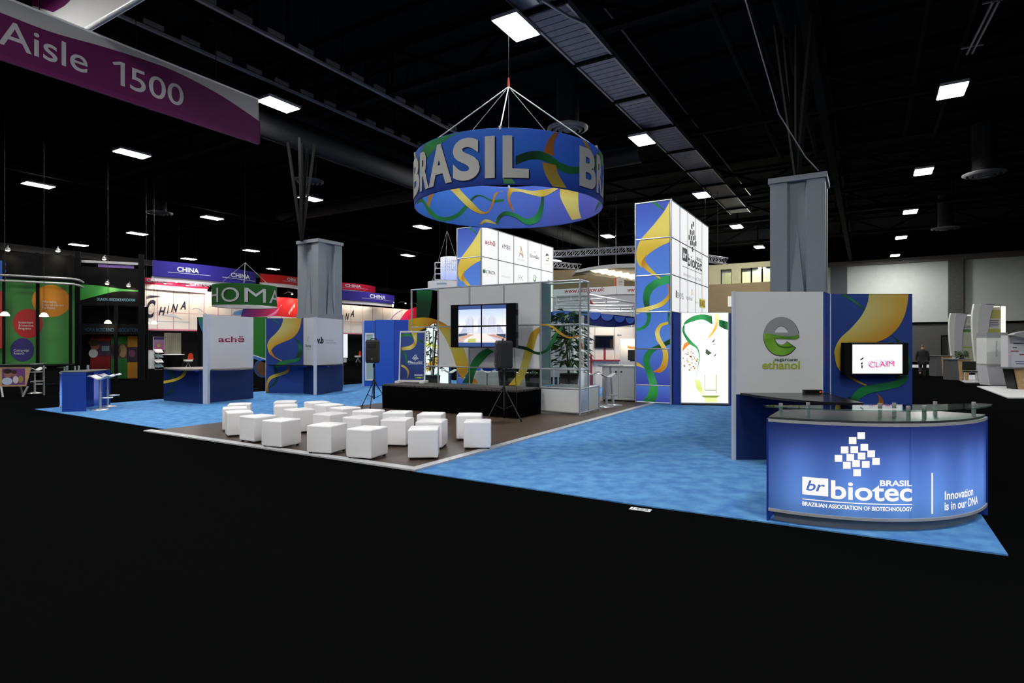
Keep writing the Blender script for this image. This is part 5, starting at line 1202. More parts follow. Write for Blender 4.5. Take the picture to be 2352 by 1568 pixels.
# ================================================================ AISLE BANNERS
av = -14.1
AS = Plane(UV(3.85, av), A1)
asg = thing('aisle_banner', 'long purple and white hanging banner reading Aisle 1500 at top left', 'hanging sign', UV(3.85, av, 7.07), A1)
L_, Hh = 6.1, 1.21
m = MB(); m.rect(0, L_, 0, Hh, 0.02, VIN, S(150, 152, 156)); m.rect(0, L_, 0, Hh, -0.02, VIN, S(150, 152, 156))
za = Zm(0, 0, 3.647)
cv = [(0, Hh * 0.74)] + [(AS.px(x / 3.647)[0], Hh * (1 - f)) for x, f in ((30, 0.27), (430, 0.27), (850, 0.18), (1180, 0.125), (1480, 0.115), (1850, 0.24), (2150, 0.47))] + [(L_, Hh * 0.51)]
cv = sorted(cv)
m.strip(cv, [(a, 0.0) for a, b in cv], [S(76, 10, 64), S(76, 10, 64)], 0.024, VIN)
m.strip([(0, 0.10), (L_, 0.10)], [(0, 0), (L_, 0)], [S(84, 14, 72), S(84, 14, 72)], 0.026, VIN)
def at_(zx, zy):
    t, z = AS.px(zx / 3.647, zy / 3.647); return t, z - 7.07
a = at_(-20, 400); b = at_(728, 600); m.text('Aisle', a[0], Hh * 0.24, Hh * 0.43, VIN, S(156, 158, 164), 0.03, width=b[0] - a[0], bold=0.005)
a = at_(940, 700); b = at_(1532, 880); W1_ = b[0] - a[0]; z0_ = Hh * 0.24; h_ = Hh * 0.43; c_ = S(156, 158, 164)
m.poly([(a[0] + W1_ * 0.10, z0_), (a[0] + W1_ * 0.155, z0_), (a[0] + W1_ * 0.155, z0_ + h_), (a[0] + W1_ * 0.10, z0_ + h_), (a[0] - W1_ * 0.005, z0_ + h_ * 0.86), (a[0] + W1_ * 0.012, z0_ + h_ * 0.76), (a[0] + W1_ * 0.10, z0_ + h_ * 0.87)], 0.03, VIN, c_)
m.text('500', a[0] + W1_ * 0.225, z0_, h_, VIN, c_, 0.03, width=W1_ * 0.775, bold=0.005)
m.build('printed_sheet', asg)
MB().cyl((0, 0, Hh), (L_, 0, Hh), 0.03, WHITEP, 10).build('top_tube', asg)
MB().cyl((0, 0, 0.0), (L_, 0, 0.0), 0.022, mat('purple_hem', S(84, 14, 72), 0.5), 10).build('bottom_tube', asg)
for x in (1.2, 3.0, 4.9): MB().cyl((x, 0, Hh), (x, 0, 4.6), 0.008, DARKSTEEL, 6).build('hanging_cable', asg)
cs = thing('aisle_banner', 'second white and purple banner crossing above the aisle banner, cut by the top edge', 'hanging sign', UV(5.97, -14.0, 8.40), A2)
CSP = Plane(UV(5.97, -14.0), A2); xl = CSP.px(76)[0]; cz = lambda x, y: (CSP.px(x, y)[0], CSP.px(x, y)[1] - 8.40)
m = MB(); m.rect(xl, 6.0, 0, 1.3, 0.02, VIN, S(190, 190, 192)); m.rect(xl, 6.0, 0, 1.3, -0.02, VIN, S(190, 190, 192))
m.poly([cz(76, 60), cz(76, 13), cz(125, 29), cz(150, 15), cz(168, -2), cz(172, -10), cz(120, -14), cz(78, -16)][1:], 0.024, VIN, S(84, 14, 72))
m.build('printed_sheet', cs)
MB().cyl((xl, 0, 0), (6.0, 0, 0), 0.06, WHITEP, 12).build('bottom_tube', cs); MB().cyl((0, 0, 1.3), (6.0, 0, 1.3), 0.04, WHITEP, 12).build('top_tube', cs)
for x in (1.0, 5.0): MB().cyl((x, 0, 1.3), (x, 0, 3.3), 0.008, DARKSTEEL, 6).build('hanging_cable', cs)

# ================================================================ CHINA PAVILION (far left back)
CH = Plane(UV(19.0, -39.7), A1)
WARM = (1.0, 0.80, 0.58)
bulb = glow('warm_bulb', (1.0, 0.82, 0.55), 14.0)
def spot(px, py, plane, label, off=0.9, energy=60, back=0.0, name='spot_lamp', ang=95, tilt=35, arm=1.0):
    t, z = plane.px(px, py); q = plane.at(t) + Vector((math.sin(plane.a), -math.cos(plane.a), 0)) * off
    o = thing(name, label, 'lamp', (q.x, q.y, z), plane.a, 'small warm display spot lamps')
    MB().tube([(0, off * arm - 0.02, 0.05), (0, off * arm * 0.5, 0.18), (0, 0.03, 0.08)], 0.015, STEEL, 6).build('arm', o)
    MB().lathe([(0.03, 0.10), (0.07, 0.06), (0.10, -0.02), (0.09, -0.02), (0.02, 0.06)], STEEL, 12).build('shade', o)
    MB().lathe([(0, 0.03), (0.06, 0.02), (0.075, -0.02), (0.05, -0.05), (0, -0.06)], bulb, 12).build('bulb', o)
    if energy: lightobj('SPOT', (0, 0.02, -0.09), o, energy, WARM, 0.06, (R(tilt), 0, 0), ang)
    return o
def fascia(px0, px1, z0, z1, label, base, lines=None, paint=None):
    a, b = CH.px(px0)[0], CH.px(px1)[0]; p = CH.at(a)
    o = thing('exhibit_fascia', label, 'exhibit wall', (p.x, p.y, 0), CH.a)
    W = b - a; m = MB().slab([(0, z0), (W, z0), (W, z1), (0, z1)], -0.06, 0, PR, base)
    if lines:
        k = 1
        while k * lines < W: m.rect(k * lines - 0.025, k * lines + 0.025, z0, z1, 0.004, PR, S(190, 130, 150)); k += 1
        m.rect(0, W, z0 + (z1 - z0) * 0.42, z0 + (z1 - z0) * 0.42 + 0.03, 0.004, PR, S(200, 150, 165)); m.rect(0, W, z0, z0 + 0.10, 0.006, PR, S(206, 120, 150))
    if paint: paint(m, lambda x, y: (CH.px(x, y)[0] - a, CH.px(x, y)[1]), W)
    m.build('printed_panel', o)
    n = max(2, int(W / 3.2) + 1)
    for i in range(n):
        x = 0.15 + (W - 0.3) * i / (n - 1); bx('support_post', o, x - 0.12, x + 0.12, -0.05, 0.1, 0, z0, KW)
    return o
cream = S(226, 222, 220)
def paint_china(m, B, W):
    z = Zm(320, 580, 4.1275); K = S(30, 30, 60)
    def tx(s, x0, x1, y, h, b=0.03):
        p, q = B(*z((x0, y))[0]), B(*z((x1, y))[0]); m.text(s, p[0], p[1], h, PR, K, 0.012, width=q[0] - p[0], bold=b, shear=0.35)
    tx('C', 62, 155, 610, 1.15, 0.03); tx('H', 180, 250, 590, 0.55); tx('I', 262, 282, 575, 0.55); tx('N', 300, 368, 560, 0.55); tx('A', 385, 440, 535, 0.55)
    for L in (((62, 412), (110, 405), (205, 412), (110, 422)), ((62, 425), (190, 414), (205, 418), (70, 436))): m.poly([B(*q) for q in z(*L)], 0.01, PR, K)
    m.poly([B(*q) for q in z((200, 590), (320, 580), (420, 640), (330, 610))], 0.01, PR, S(190, 206, 220)); m.poly([B(*q) for q in z((160, 645), (480, 655), (480, 660), (160, 652))], 0.01, PR, S(170, 186, 206))
    m.poly([B(*q) for q in z((560, 700), (560, 500), (600, 470), (590, 600))], 0.008, PR, S(214, 214, 224))
fascia(322, 590, 2.55, 5.35, 'white China panel wall with brush lettering at far left, warmly lit', cream, 1.05, paint_china)
def paint_red(m, B, W):
    z = Zm(320, 580, 4.1275)
    m.strip([B(*q) for q in z((960, 610), (1100, 610), (1300, 600))], [B(*q) for q in z((1000, 470), (1180, 430), (1310, 425))], [S(60, 40, 130), S(170, 30, 120), S(226, 40, 90)], 0.01, PR)
    m.strip([B(*q) for q in z((1300, 600), (1400, 610), (1500, 615))], [B(*q) for q in z((1310, 425), (1400, 425), (1500, 440))], [S(220, 30, 50), S(214, 26, 36), S(220, 40, 30)], 0.01, PR)
    m.strip([B(*q) for q in z((1210, 600), (1280, 560), (1350, 500))], [B(*q) for q in z((1240, 605), (1300, 570), (1345, 490))], [S(226, 120, 190), S(236, 150, 210)], 0.014, PR)
    for k in range(3): m.poly([B(*q) for q in z((1412 + 20 * k, 570 - 30 * k), (1428 + 20 * k, 540 - 30 * k), (1436 + 20 * k, 545 - 20 * k), (1424 + 20 * k, 590 - 30 * k))], 0.014, PR, S(240, 180, 180))
    m.strip([B(*q) for q in z((880, 590), (960, 590), (1000, 540))], [B(*q) for q in z((900, 560), (980, 540), (1010, 530))], [S(110, 160, 220), S(90, 140, 210)], 0.01, PR)
fascia(592, 690, 2.75, 5.35, 'red and purple lit China mural behind the green ring', cream, 1.05, paint_red)
def paint_r(m, B, W):
    z = Zm(680, 560, 3.92); K = S(30, 30, 60)
    for s, x0, x1, y in (('I', 395, 410, 690), ('N', 440, 478, 682), ('A', 485, 522, 655)):
        p, q = B(*z((x0, y))[0]), B(*z((x1, y))[0]); m.text(s, p[0], p[1], 0.62, PR, K, 0.012, width=q[0] - p[0], bold=0.03, shear=0.35)
    m.strip([B(*q) for q in z((930, 690), (1000, 600), (1100, 560))], [B(*q) for q in z((990, 690), (1040, 700), (1110, 700))], [S(226, 60, 130), S(216, 20, 70), S(206, 20, 40)], 0.01, PR)
    m.strip([B(*q) for q in z((850, 680), (890, 630), (960, 590))], [B(*q) for q in z((854, 682), (895, 635), (962, 594))], [S(120, 60, 130), S(160, 80, 150)], 0.012, PR)
    m.poly([B(*q) for q in z((700, 750), (780, 700), (800, 690), (760, 745))], 0.01, PR, S(160, 200, 220))
fascia(692, 962, 2.55, 5.15, 'white China panel wall right of the left column, ending in a red swoosh', cream, 1.35, paint_r)
def cbanner(px0, px1, y0, y1, off, col, label, words, bulge=0.6):
    pl_ = Plane(CH.at(0) + D2 * off, CH.a)
    a, b = pl_.px(px0)[0], pl_.px(px1)[0]; xm = pl_.px((px0 + px1) / 2)[0]
    z1 = pl_.px((px0 + px1) / 2, y0)[1]; z0 = pl_.px((px0 + px1) / 2, y1)[1]; p = pl_.at(a)
    o = thing('hanging_banner', label, 'hanging sign', (p.x, p.y, z0), CH.a)
    W = b - a; hh_ = z1 - z0
    mp = lambda s, t, w: (s, -w - bulge * math.sin(math.pi * min(max(s / W, 0), 1)), t)
    m = MB(); m.rect(0, W, 0, hh_, 0, VIN, col, mp, nx=16)
    for x, wd, h in words:
        s = pl_.px(x)[0] - a; m.text('CHINA', s, hh_ * 0.42, hh_ * h, VIN, S(220, 220, 230), 0.02, mp, width=wd, bold=0.03, cut=0.3)
        m.rect(max(0.2, s - wd * 0.4), min(W - 0.1, s + wd * 1.6), hh_ * 0.3, hh_ * 0.34, 0.02, VIN, S(180, 180, 214), mp, nx=6)
    m.build('printed_fabric', o)
    m = MB(); m.rect(0, W, -0.3, 0, -0.1, VIN, S(226, 224, 228), mp, nx=16); m.build('lower_rim', o)
    for f in (0.2, 0.8): MB().cyl(mp(W * f, hh_, 0), (mp(W * f, hh_, 0)[0], mp(W * f, hh_, 0)[1], 11.9 - z0), 0.01, DARKSTEEL, 6).build('hanging_cable', o)
    return o
cbanner(350, 588, 611, 645, 1.5, S(52, 44, 140), 'long dark violet curved China banner at far left above the white wall', [(400, 1.3, 0.3), (520, 1.7, 0.3)])
cbanner(598, 690, 634, 652, 1.0, S(200, 34, 36), 'red curved China banner just left of the left column', [(648, 1.0, 0.4)])
cbanner(776, 862, 653, 668, -1.0, S(206, 30, 66), 'red China banner just right of the left column, above the violet one', [(788, 1.6, 0.4)])
cbanner(776, 906, 672, 693, 1.0, S(60, 46, 150), 'violet China banner right of the left column', [(838, 2.2, 0.4)])
cbanner(322, 478, 643, 657, 0.3, S(214, 30, 76), 'crimson header strip over the far left white China wall', [(336, 1.0, 0.45), (434, 1.5, 0.45)], 0.1)
sp = [(360, 652), (386, 649), (411, 656), (438, 652), (470, 661), (500, 664), (652, 676), (682, 684), (798, 688), (831, 691), (886, 695), (914, 697), (941, 700)]
for i, (x, y) in enumerate(sp):
    o_ = ['first', 'second', 'third', 'fourth', 'fifth', 'sixth'][i] if i < 6 else None
    lab = ('%s warm spot lamp from the left over the lettered China wall' % o_) if o_ else \
        ['left warm spot lamp over the red China mural', 'right warm spot lamp over the red China mural by the column', 'first warm spot lamp right of the left column', 'second warm spot lamp right of the left column', 'third warm spot lamp right of the left column', 'fourth warm spot lamp right of the left column', 'last warm spot lamp, over the red swoosh'][i - 6]
    spot(x, y, CH, lab, 1.0, 85 if i < 6 else 75, arm=0.55 if i < 6 else 1.0, tilt=48, ang=120)
# furniture under the fascia
CB2 = Plane(CH.at(0) - D2 * 3.2, CH.a)
p = CB2.at(CB2.px(318)[0]); MB().box(0, CB2.px(960)[0] - CB2.px(318)[0], 0, 0.1, 0, 2.6, mat('black_backdrop_cloth', S(16, 17, 20), 0.9)).build('backdrop', None, p, CH.a, 'black backdrop behind the open front of the China stand', 'backdrop')
cm = MB(); a, b = CB2.px(371)[0], CB2.px(409)[0]; n = 40; vs = []
for i in range(n + 1):
    for z in (0.6, 2.45): vs.append(((b - a) * i / n, -0.35 - 0.05 * math.sin(i * 1.3), z))
cm.add(vs, [(2 * i, 2 * i + 2, 2 * i + 3, 2 * i + 1) for i in range(n)], mat('cream_curtain', S(214, 210, 190), 0.8), smooth=True); p = CB2.at(a)
cm.build('curtain', None, p, CH.a, 'cream pleated curtain in the China stand doorway at far left', 'curtain')
def chbox(name, label, cat_, px0, px1, y0, y1, off, mats, dep=0.5):
    pl_ = Plane(CH.at(0) + D2 * off, CH.a); a, b = pl_.px(px0)[0], pl_.px(px1)[0]; q = pl_.at(a); z1 = pl_.px(px0, y0)[1]; z0 = max(0, pl_.px(px0, y1)[1])
    o = thing(name, label, cat_, (q.x, q.y, z0), CH.a); return o, b - a, z1 - z0
o, W, h = chbox('poster', 'purple and pink poster board in front of the cream curtain', 'poster', 352, 378, 773, 804, -2.2, None)
m = MB().box(0, W, 0, 0.06, 0, h, WHITEP); m.rect(0.03, W - 0.03, 0.03, h - 0.03, 0.003, PR, (1, 1, 1), cols=(S(196, 96, 150), S(170, 150, 196))); m.rect(0.03, W - 0.03, h - 0.2, h - 0.03, 0.005, PR, S(70, 46, 120)); m.disc(W * 0.45, h * 0.35, 0.12, 0.006, PR, S(190, 190, 110)); m.build('board', o)
bx('leg', o, W / 2 - 0.03, W / 2 + 0.03, 0.06, 0.1, -1.29, 0, STEEL)
o, W, h = chbox('cupboard', 'white cupboard at the left end of the China stand', 'cupboard', 332, 356, 804, 852, -1.0, None)
bx('carcass', o, 0, W, 0.02, 0.5, 0, h, KW); bx('door', o, 0.03, W / 2 - 0.01, 0, 0.02, 0.05, h - 0.05, WHITEP); bx('door', o, W / 2 + 0.01, W - 0.03, 0, 0.02, 0.05, h - 0.05, WHITEP)
o, W, h = chbox('brochure_rack', 'zigzag brochure rack standing at the left end of the China stand', 'rack', 356, 374, 802, 856, 0.8, None)
for i in range(4):
    z = h * (0.12 + 0.24 * i); MB().add([(0, -0.1, z), (W, -0.1, z), (W, 0.2, z + 0.22), (0, 0.2, z + 0.22), (0, -0.12, z), (W, -0.12, z), (W, 0.18, z + 0.22), (0, 0.18, z + 0.22)], [(0, 1, 2, 3), (4, 5, 6, 7), (0, 1, 5, 4), (2, 3, 7, 6)], WHITEP if i % 2 else mat('brochure_print', S(120, 150, 160), 0.4, scale=9, col2=S(60, 70, 80))).build('shelf', o)
MB().tube([(0.05, 0.1, 0), (0.05, 0.15, h)], 0.02, STEEL, 6).tube([(0.05, 0.1, 0.0), (W, 0.1, 0.0)], 0.02, STEEL, 6).build('frame', o)
o, W, h = chbox('table', 'small table draped in black cloth with white rim inside the China stand', 'table', 376, 416, 814, 850, 0.0, None)
MB().lathe([(0.72, h - 0.02), (0.72, h), (0, h)], WHITEP, 24, (W / 2, 0, 0)).build('top', o); MB().lathe([(0.45, 0), (0.6, h * 0.6), (0.7, h - 0.02)], BLACKMATT, 24, (W / 2, 0, 0)).build('cloth', o)
def shell_chair(label, px, py, off, col):
    pl_ = Plane(CH.at(0) + D2 * off, CH.a); q = pl_.at(pl_.px(px)[0]); o = thing('shell_chair', label, 'chair', (q.x, q.y, 0), CH.a + R(20))
    MB().lathe([(0.0, 0.42), (0.26, 0.45), (0.3, 0.6), (0.27, 0.6), (0.22, 0.48), (0, 0.46)], WHITEP, 16).build('seat', o)
    MB().strip([(-0.28, 0.6), (-0.2, 0.95), (0, 1.05), (0.2, 0.95), (0.28, 0.6)], [(-0.26, 0.6), (-0.18, 0.6), (0, 0.6), (0.18, 0.6), (0.26, 0.6)], [(1, 1, 1)] * 2, 0.2, mat('red_chair_shell', col, 0.4)).build('backrest', o)
    for a in range(4): MB().tube([(0, 0, 0.42), (0.25 * math.cos(a * 1.57), 0.25 * math.sin(a * 1.57), 0)], 0.015, CHROME, 6).build('leg', o)
shell_chair('white chair with orange-red back behind the left kiosk counter', 432, 830, 0.6, S(210, 60, 30))
shell_chair('small red chair in the China stand right of the left column', 822, 820, 0.4, S(190, 50, 30))
o, W, h = chbox('light_box', 'narrow white lit panel just right of the left column', 'lightbox', 786, 799, 765, 822, -0.5, None)
bx('case', o, 0, W, 0.01, 0.2, 0, h, KW); bx('lit_face', o, 0.03, W - 0.03, 0, 0.01, 0.03, h - 0.03, glow('white_lit_face', S(240, 245, 250), 1.0)); bx('leg', o, 0.1, W - 0.1, 0.05, 0.15, -1.2 if h < 3 else 0, 0, KW)

# ================================================================ GREEN RING AND DARK BOOTH (left)
hr = P(563, 704, 25.0)
ho = thing('hanging_ring_sign', 'green hanging ring with white letters HOMA at left', 'hanging sign', hr, 0)
Rg, hg = 1.27, 0.88
gmp = lambda s, t, w: ((Rg + w) * math.sin(s), -(Rg + w) * math.cos(s), t)
m = MB(); vs = []
for i in range(65):
    g = 2 * math.pi * i / 64
    for t in (0, hg): vs.append(gmp(g, t, 0))
m.add(vs, [(2 * i, 2 * i + 2, 2 * i + 3, 2 * i + 1) for i in range(64)], FAB, S(40, 104, 44), True)
tm = lambda s, t, w: gmp(s / Rg, t, w)
for dx, col, w, b in ((0.025, S(14, 34, 16), 0.006, 0.0), (0, S(214, 214, 222), 0.014, 0.0)):
    for s_, a0, a1 in (('H', -84, -51), ('O', -43, -10), ('M', -1, 38), ('A', 46, 84)):
        a0, a1 = a0 + 24.5, a1 + 24.5
        m.text(s_, R(a0) * Rg + dx, hg * 0.14 - dx * 0.6, hg * 0.70, FAB, col, w, tm, width=R(a1 - a0) * Rg, bold=b, cut=0.06)
m.build('outer_fabric', ho)
MB().lathe([(Rg - 0.02, 0), (Rg - 0.02, hg)], mat('white_ring_lining', S(210, 210, 214), 0.8), 48).build('inner_lining', ho)
MB().lathe([(Rg, -0.03), (Rg + 0.01, 0.0), (Rg - 0.03, 0.0), (Rg, -0.03)], STEEL, 48).build('hoop', ho)
for k in range(3):
    a = k * 2.1 + 0.4; MB().tube([(Rg * math.sin(a), -Rg * math.cos(a), hg), (0, 0, hg + 1.0)], 0.01, STEEL, 6).build('hanging_cable', ho)
MB().cyl((0, 0, hg + 1.0), (0, 0, 11.9 - hr.z), 0.008, DARKSTEEL, 6).build('hanging_cable', ho)

O1 = Plane(P(-40, HY, 22.6), R(38)); zo = Zm(0, 560, 7.84)
ob = thing('exhibit_booth', 'tall black booth at left edge with green wall and orange, red and blue discs', 'exhibit booth', (O1.p0.x, O1.p0.y, 0), O1.a)
e1 = O1.px(172)[0]; BK = BLACKMATT
zf0, zf1 = O1.px(90, 640)[1], O1.px(90, 580)[1]
bx('upper_fascia', ob, 0, e1, 0.3, 0.4, zf0, zf1, mat('black_fascia_board', S(9, 9, 11), 0.5, var=0.05, spec=0.12))
zg0 = O1.px(120, 836)[1]
m = MB(); m.rect(0, e1, zg0, zf0 - 0.05, -0.3, PR, (1, 1, 1), cols=(S(56, 122, 56), S(46, 112, 50)))
def od(x, y, r, col, w, ry=None):
    t, z = O1.px(x, y); k = O1.px(x + r, y)[0] - t; zr = O1.px(x, y - (ry or r))[1] - z; m.disc(t, z, k, w, PR, col, ry=zr)
od(118, 690, 44, S(190, 122, 22), -0.295, 37); od(64, 742, 34, S(160, 20, 24), -0.29); od(51, 803, 27, S(42, 36, 104), -0.285)
def ot(s, x0, x1, y, h):
    p, q = O1.px(x0, y), O1.px(x1, y); m.text(s, p[0], p[1], h, PR, S(196, 196, 196), -0.275, width=q[0] - p[0])
ot('Affordable,', 96, 131, 694, 0.10); ot('State-of-the-art', 96, 146, 701, 0.10); ot('Facilities', 96, 126, 708, 0.10)
ot('Investment', 42, 76, 742, 0.10); ot('& Incentive', 42, 76, 749, 0.10); ot('Programs', 42, 70, 756, 0.10); ot('Cutting-edge', 31, 66, 807, 0.10); ot('Research', 31, 55, 814, 0.10)
m.build('green_wall', ob)
bx('red_banner', ob, O1.px(-30)[0], O1.px(4.5)[0], 0.0, 0.02, O1.px(0, 800)[1], O1.px(0, 668)[1], mat('red_banner_print', S(150, 26, 24), 0.5))
for x0, x1 in ((5, 12), (82, 91), (158, 166)): bx('post', ob, O1.px(x0)[0], O1.px(x1)[0], 0.0, 0.14, 0, zf1, BK)
bx('counter', ob, 0.4, e1, 0.0, 0.28, 0, O1.px(120, 838)[1] - 0.02, BK)
bx('counter_shelf', ob, O1.px(76)[0], e1, -0.15, 0.3, O1.px(120, 838)[1] - 0.02, O1.px(120, 836)[1] + 0.01, KTOP)
m = MB(); p, q = O1.px(91, 885), O1.px(128, 885); m.text('org', p[0], p[1] - 0.05, 0.18, PR, S(24, 42, 74), 0.006, width=q[0] - p[0]).build('lettering', ob)
for dz in (0.0, -0.22): MB().tube([(0, -0.12, zf0 + 0.06 + dz), (e1 - 0.1, -0.12, zf0 + 0.06 + dz), (e1 + 0.15, 0.1, zf0 + 0.04 + dz), (e1 + 0.3, 0.6, zf0 + dz)], 0.045, STEEL, 10).build('chrome_tube', ob)
m = MB(); 
for k in range(3): m.disc(O1.px(2)[0], O1.px(2, 604 + 16 * k)[1], 0.14, -0.29, PR, S(44, 90, 180))
m.build('blue_disc_mark', ob)
O2 = Plane(P(174, HY, 25.6), R(24))
oc = thing('exhibit_booth', 'black booth beside it with green swoosh header and colourful photo wall', 'exhibit booth', (O2.p0.x, O2.p0.y, 0), O2.a)
e2 = O2.px(332)[0]; B2 = lambda x, y: O2.px(x, y)
bx('fascia', oc, 0, e2, 0.0, 0.1, B2(250, 700)[1], B2(250, 614)[1], mat('black_fascia_board', S(9, 9, 11), 0.5, spec=0.12))
m = MB(); m.strip([B2(*q) for q in ((183, 653), (220, 655), (270, 662), (328, 668))], [B2(*q) for q in ((183, 690), (220, 680), (270, 669), (328, 670))], [S(46, 120, 50), S(60, 150, 66), S(70, 160, 76), S(60, 140, 60)], 0.003, PR)
p, q = B2(222, 690), B2(316, 690); m.text('OKLAHOMA BIOSCIENCE ASSOCIATION', p[0], p[1], 0.13, PR, S(120, 170, 190), 0.006, width=q[0] - p[0] - 0.1, bold=0.02); m.build('header_print', oc)
bx('inner_wall', oc, 0, e2, 1.0, 1.1, 0, B2(250, 700)[1], BK)
m = MB(); p, q = B2(194, 761), B2(316, 761); m.text('HOMA BIOSCIENCE ASSOCIATION', p[0], p[1], 0.17, PR, S(22, 58, 84), 0.0, width=q[0] - p[0]); m.box(0.1, e2, 0.03, 0.2, p[1] - 0.12, p[1] + 0.35, BK); m.build('inner_header', oc)
m = MB(); w_ = -0.96
def blk(x0, x1, y0, y1, c, k=0): a_, b_ = B2(x0, y1), B2(x1, y0); m.rect(a_[0], b_[0], max(0.05, a_[1]), b_[1], w_ + k * 0.004, PR, c)
blk(195, 243, 771, 783, S(140, 18, 22)); blk(195, 243, 783, 818, S(60, 40, 66)); blk(195, 243, 818, 880, S(120, 14, 20)); blk(244, 282, 771, 790, S(30, 110, 40)); blk(244, 282, 790, 824, S(66, 50, 44)); blk(244, 282, 824, 880, S(26, 96, 36)); blk(283, 307, 771, 797, S(190, 130, 24)); blk(283, 307, 797, 833, S(40, 26, 50)); blk(283, 307, 833, 880, S(180, 124, 24))
def od2(x, y, rx, ry, c, k): t, z = B2(x, y); m.disc(t, z, rx / 46.0, w_ + k * 0.004, PR, c, ry=ry / 46.0)
od2(206, 793, 8, 10, S(150, 90, 70), 1); od2(204, 787, 10, 7, S(60, 36, 30), 2); od2(202, 812, 8, 9, S(180, 186, 190), 1); blk(222, 240, 794, 806, S(120, 150, 160), 1); od2(255, 806, 9, 13, S(20, 16, 16), 1); od2(272, 806, 7, 14, S(140, 116, 80), 1); od2(294, 812, 6, 8, S(110, 60, 90), 1)
m.build('photo_wall', oc)
for x0, x1 in ((173, 184), (262, 270), (318, 331)): bx('post', oc, O2.px(x0)[0], O2.px(x1)[0], -0.05, 0.1, 0, B2(250, 580 if x0 != 262 else 700)[1], BK)
bx('upper_frame', oc, O2.px(184)[0], O2.px(320)[0], 0.2, 0.26, B2(250, 604)[1], B2(250, 600)[1] + 0.03, STEEL)
m = MB(); a_, b_ = B2(222, 618), B2(305, 608); m.slab([(a_[0], a_[1]), (b_[0], a_[1]), (b_[0], b_[1]), (a_[0], b_[1])], -0.3, -0.25, PR, S(110, 80, 150)); m.build('purple_panel', oc)
# pendant and clip lamps of the dark booths
def pendant(px, py, Y, label):
    p = P(px, py, Y); o = thing('pendant_lamp', label, 'lamp', p, 0, 'glowing dome pendant lamps')
    MB().lathe([(0.03, 0.14), (0.08, 0.12), (0.13, 0.05), (0.15, -0.02), (0.0, -0.03)], glow('warm_dome_glow', (1.0, 0.86, 0.62), 2.2), 16).build('dome', o)
    MB().cyl((0, 0, 0.13), (0, 0, 11.9 - p.z), 0.008, BLACKM, 6).build('cord', o)
    lightobj('POINT', (0, 0, -0.16), o, 9, WARM, 0.08)
pendant(11, 724, 21.6, 'leftmost glowing pendant lamp before the green wall')
pendant(101, 726, 22.6, 'glowing pendant lamp over the red disc')
pendant(248, 742, 25.9, 'glowing pendant lamp over the colourful photo wall')
pendant(336, 743, 29.0, 'left one of two small pendant lamps by the China lettering')
pendant(354, 743, 29.5, 'right one of two small pendant lamps by the China lettering')
spot(19, 576, O1, 'clip lamp on the black fascia at the left edge', 0.35, 8, tilt=50)
spot(133, 578, O1, 'clip lamp on the black fascia above the orange disc', 0.35, 16, tilt=50)
spot(244, 597, O2, 'clip lamp on the frame above the second dark booth', 0.4, 8)
spot(252, 653, O2, 'left clip lamp lighting the green header swoosh', 0.5, 14, tilt=55)
spot(300, 658, O2, 'right clip lamp lighting the green header swoosh', 0.5, 14, tilt=55)
# literature stand
lp = G(30, 911); ls = thing('literature_stand', 'birch literature stand with a two-person photograph at the left edge', 'stand', lp, R(12))
zl = Zm(0, 740, 7.128); kx = lambda x: (x - 250) / 7.128 / F * lp.y; kz = lambda y: max(0.0, H - (740 + y / 7.128 - HY) / F * lp.y)
lean2 = lambda s, t, w: (s, -w, t)
m = MB().slab([(kx(65), kz(1050)), (kx(430), kz(1050)), (kx(510), kz(730)), (kx(10), kz(730))], -0.03, 0.0, WOODL)
m.rect(kx(95), kx(420), kz(1025), kz(755), 0.004, PR, S(110, 66, 130))
for x, y, r1_, r2_, c in ((180, 850, 55, 60, S(150, 106, 92)), (175, 800, 60, 40, S(50, 34, 34)), (270, 850, 36, 50, S(146, 100, 88)), (270, 815, 36, 30, S(54, 36, 34)), (170, 980, 75, 60, S(180, 196, 220)), (290, 940, 40, 60, S(200, 196, 206)), (360, 930, 34, 60, S(150, 136, 60))):
    m.disc(kx(x), max(kz(1022) + r2_ / 7.128 / F * lp.y, kz(y)) , r1_ / 7.128 / F * lp.y, 0.006 + r1_ * 0.00005, PR, c, ry=r2_ / 7.128 / F * lp.y)
m.build('picture_board', ls)
for x in (120, 400): MB().tube([(kx(x), -0.05, 0), (kx(x - 40 if x < 200 else x + 60), 0.0, kz(1050))], 0.03, STEEL, 8).build('leg', ls)
for x in (250, 560): MB().tube([(kx(x), 0.5, 0), (kx(x - 60 if x < 300 else x + 60), 0.25, kz(720))], 0.03, STEEL, 8).build('leg', ls)
for z in (0.45, 0.75, 1.0): MB().box(kx(480), kx(600), 0.05, 0.35, z, z + 0.03, STEEL).build('shelf', ls)
bx('top_shelf', ls, kx(20), kx(620), -0.02, 0.4, kz(730), kz(690), BLACKM)
stool(G(80, 903), R(60), 'white-seated stool in the dark just right of the birch literature stand')
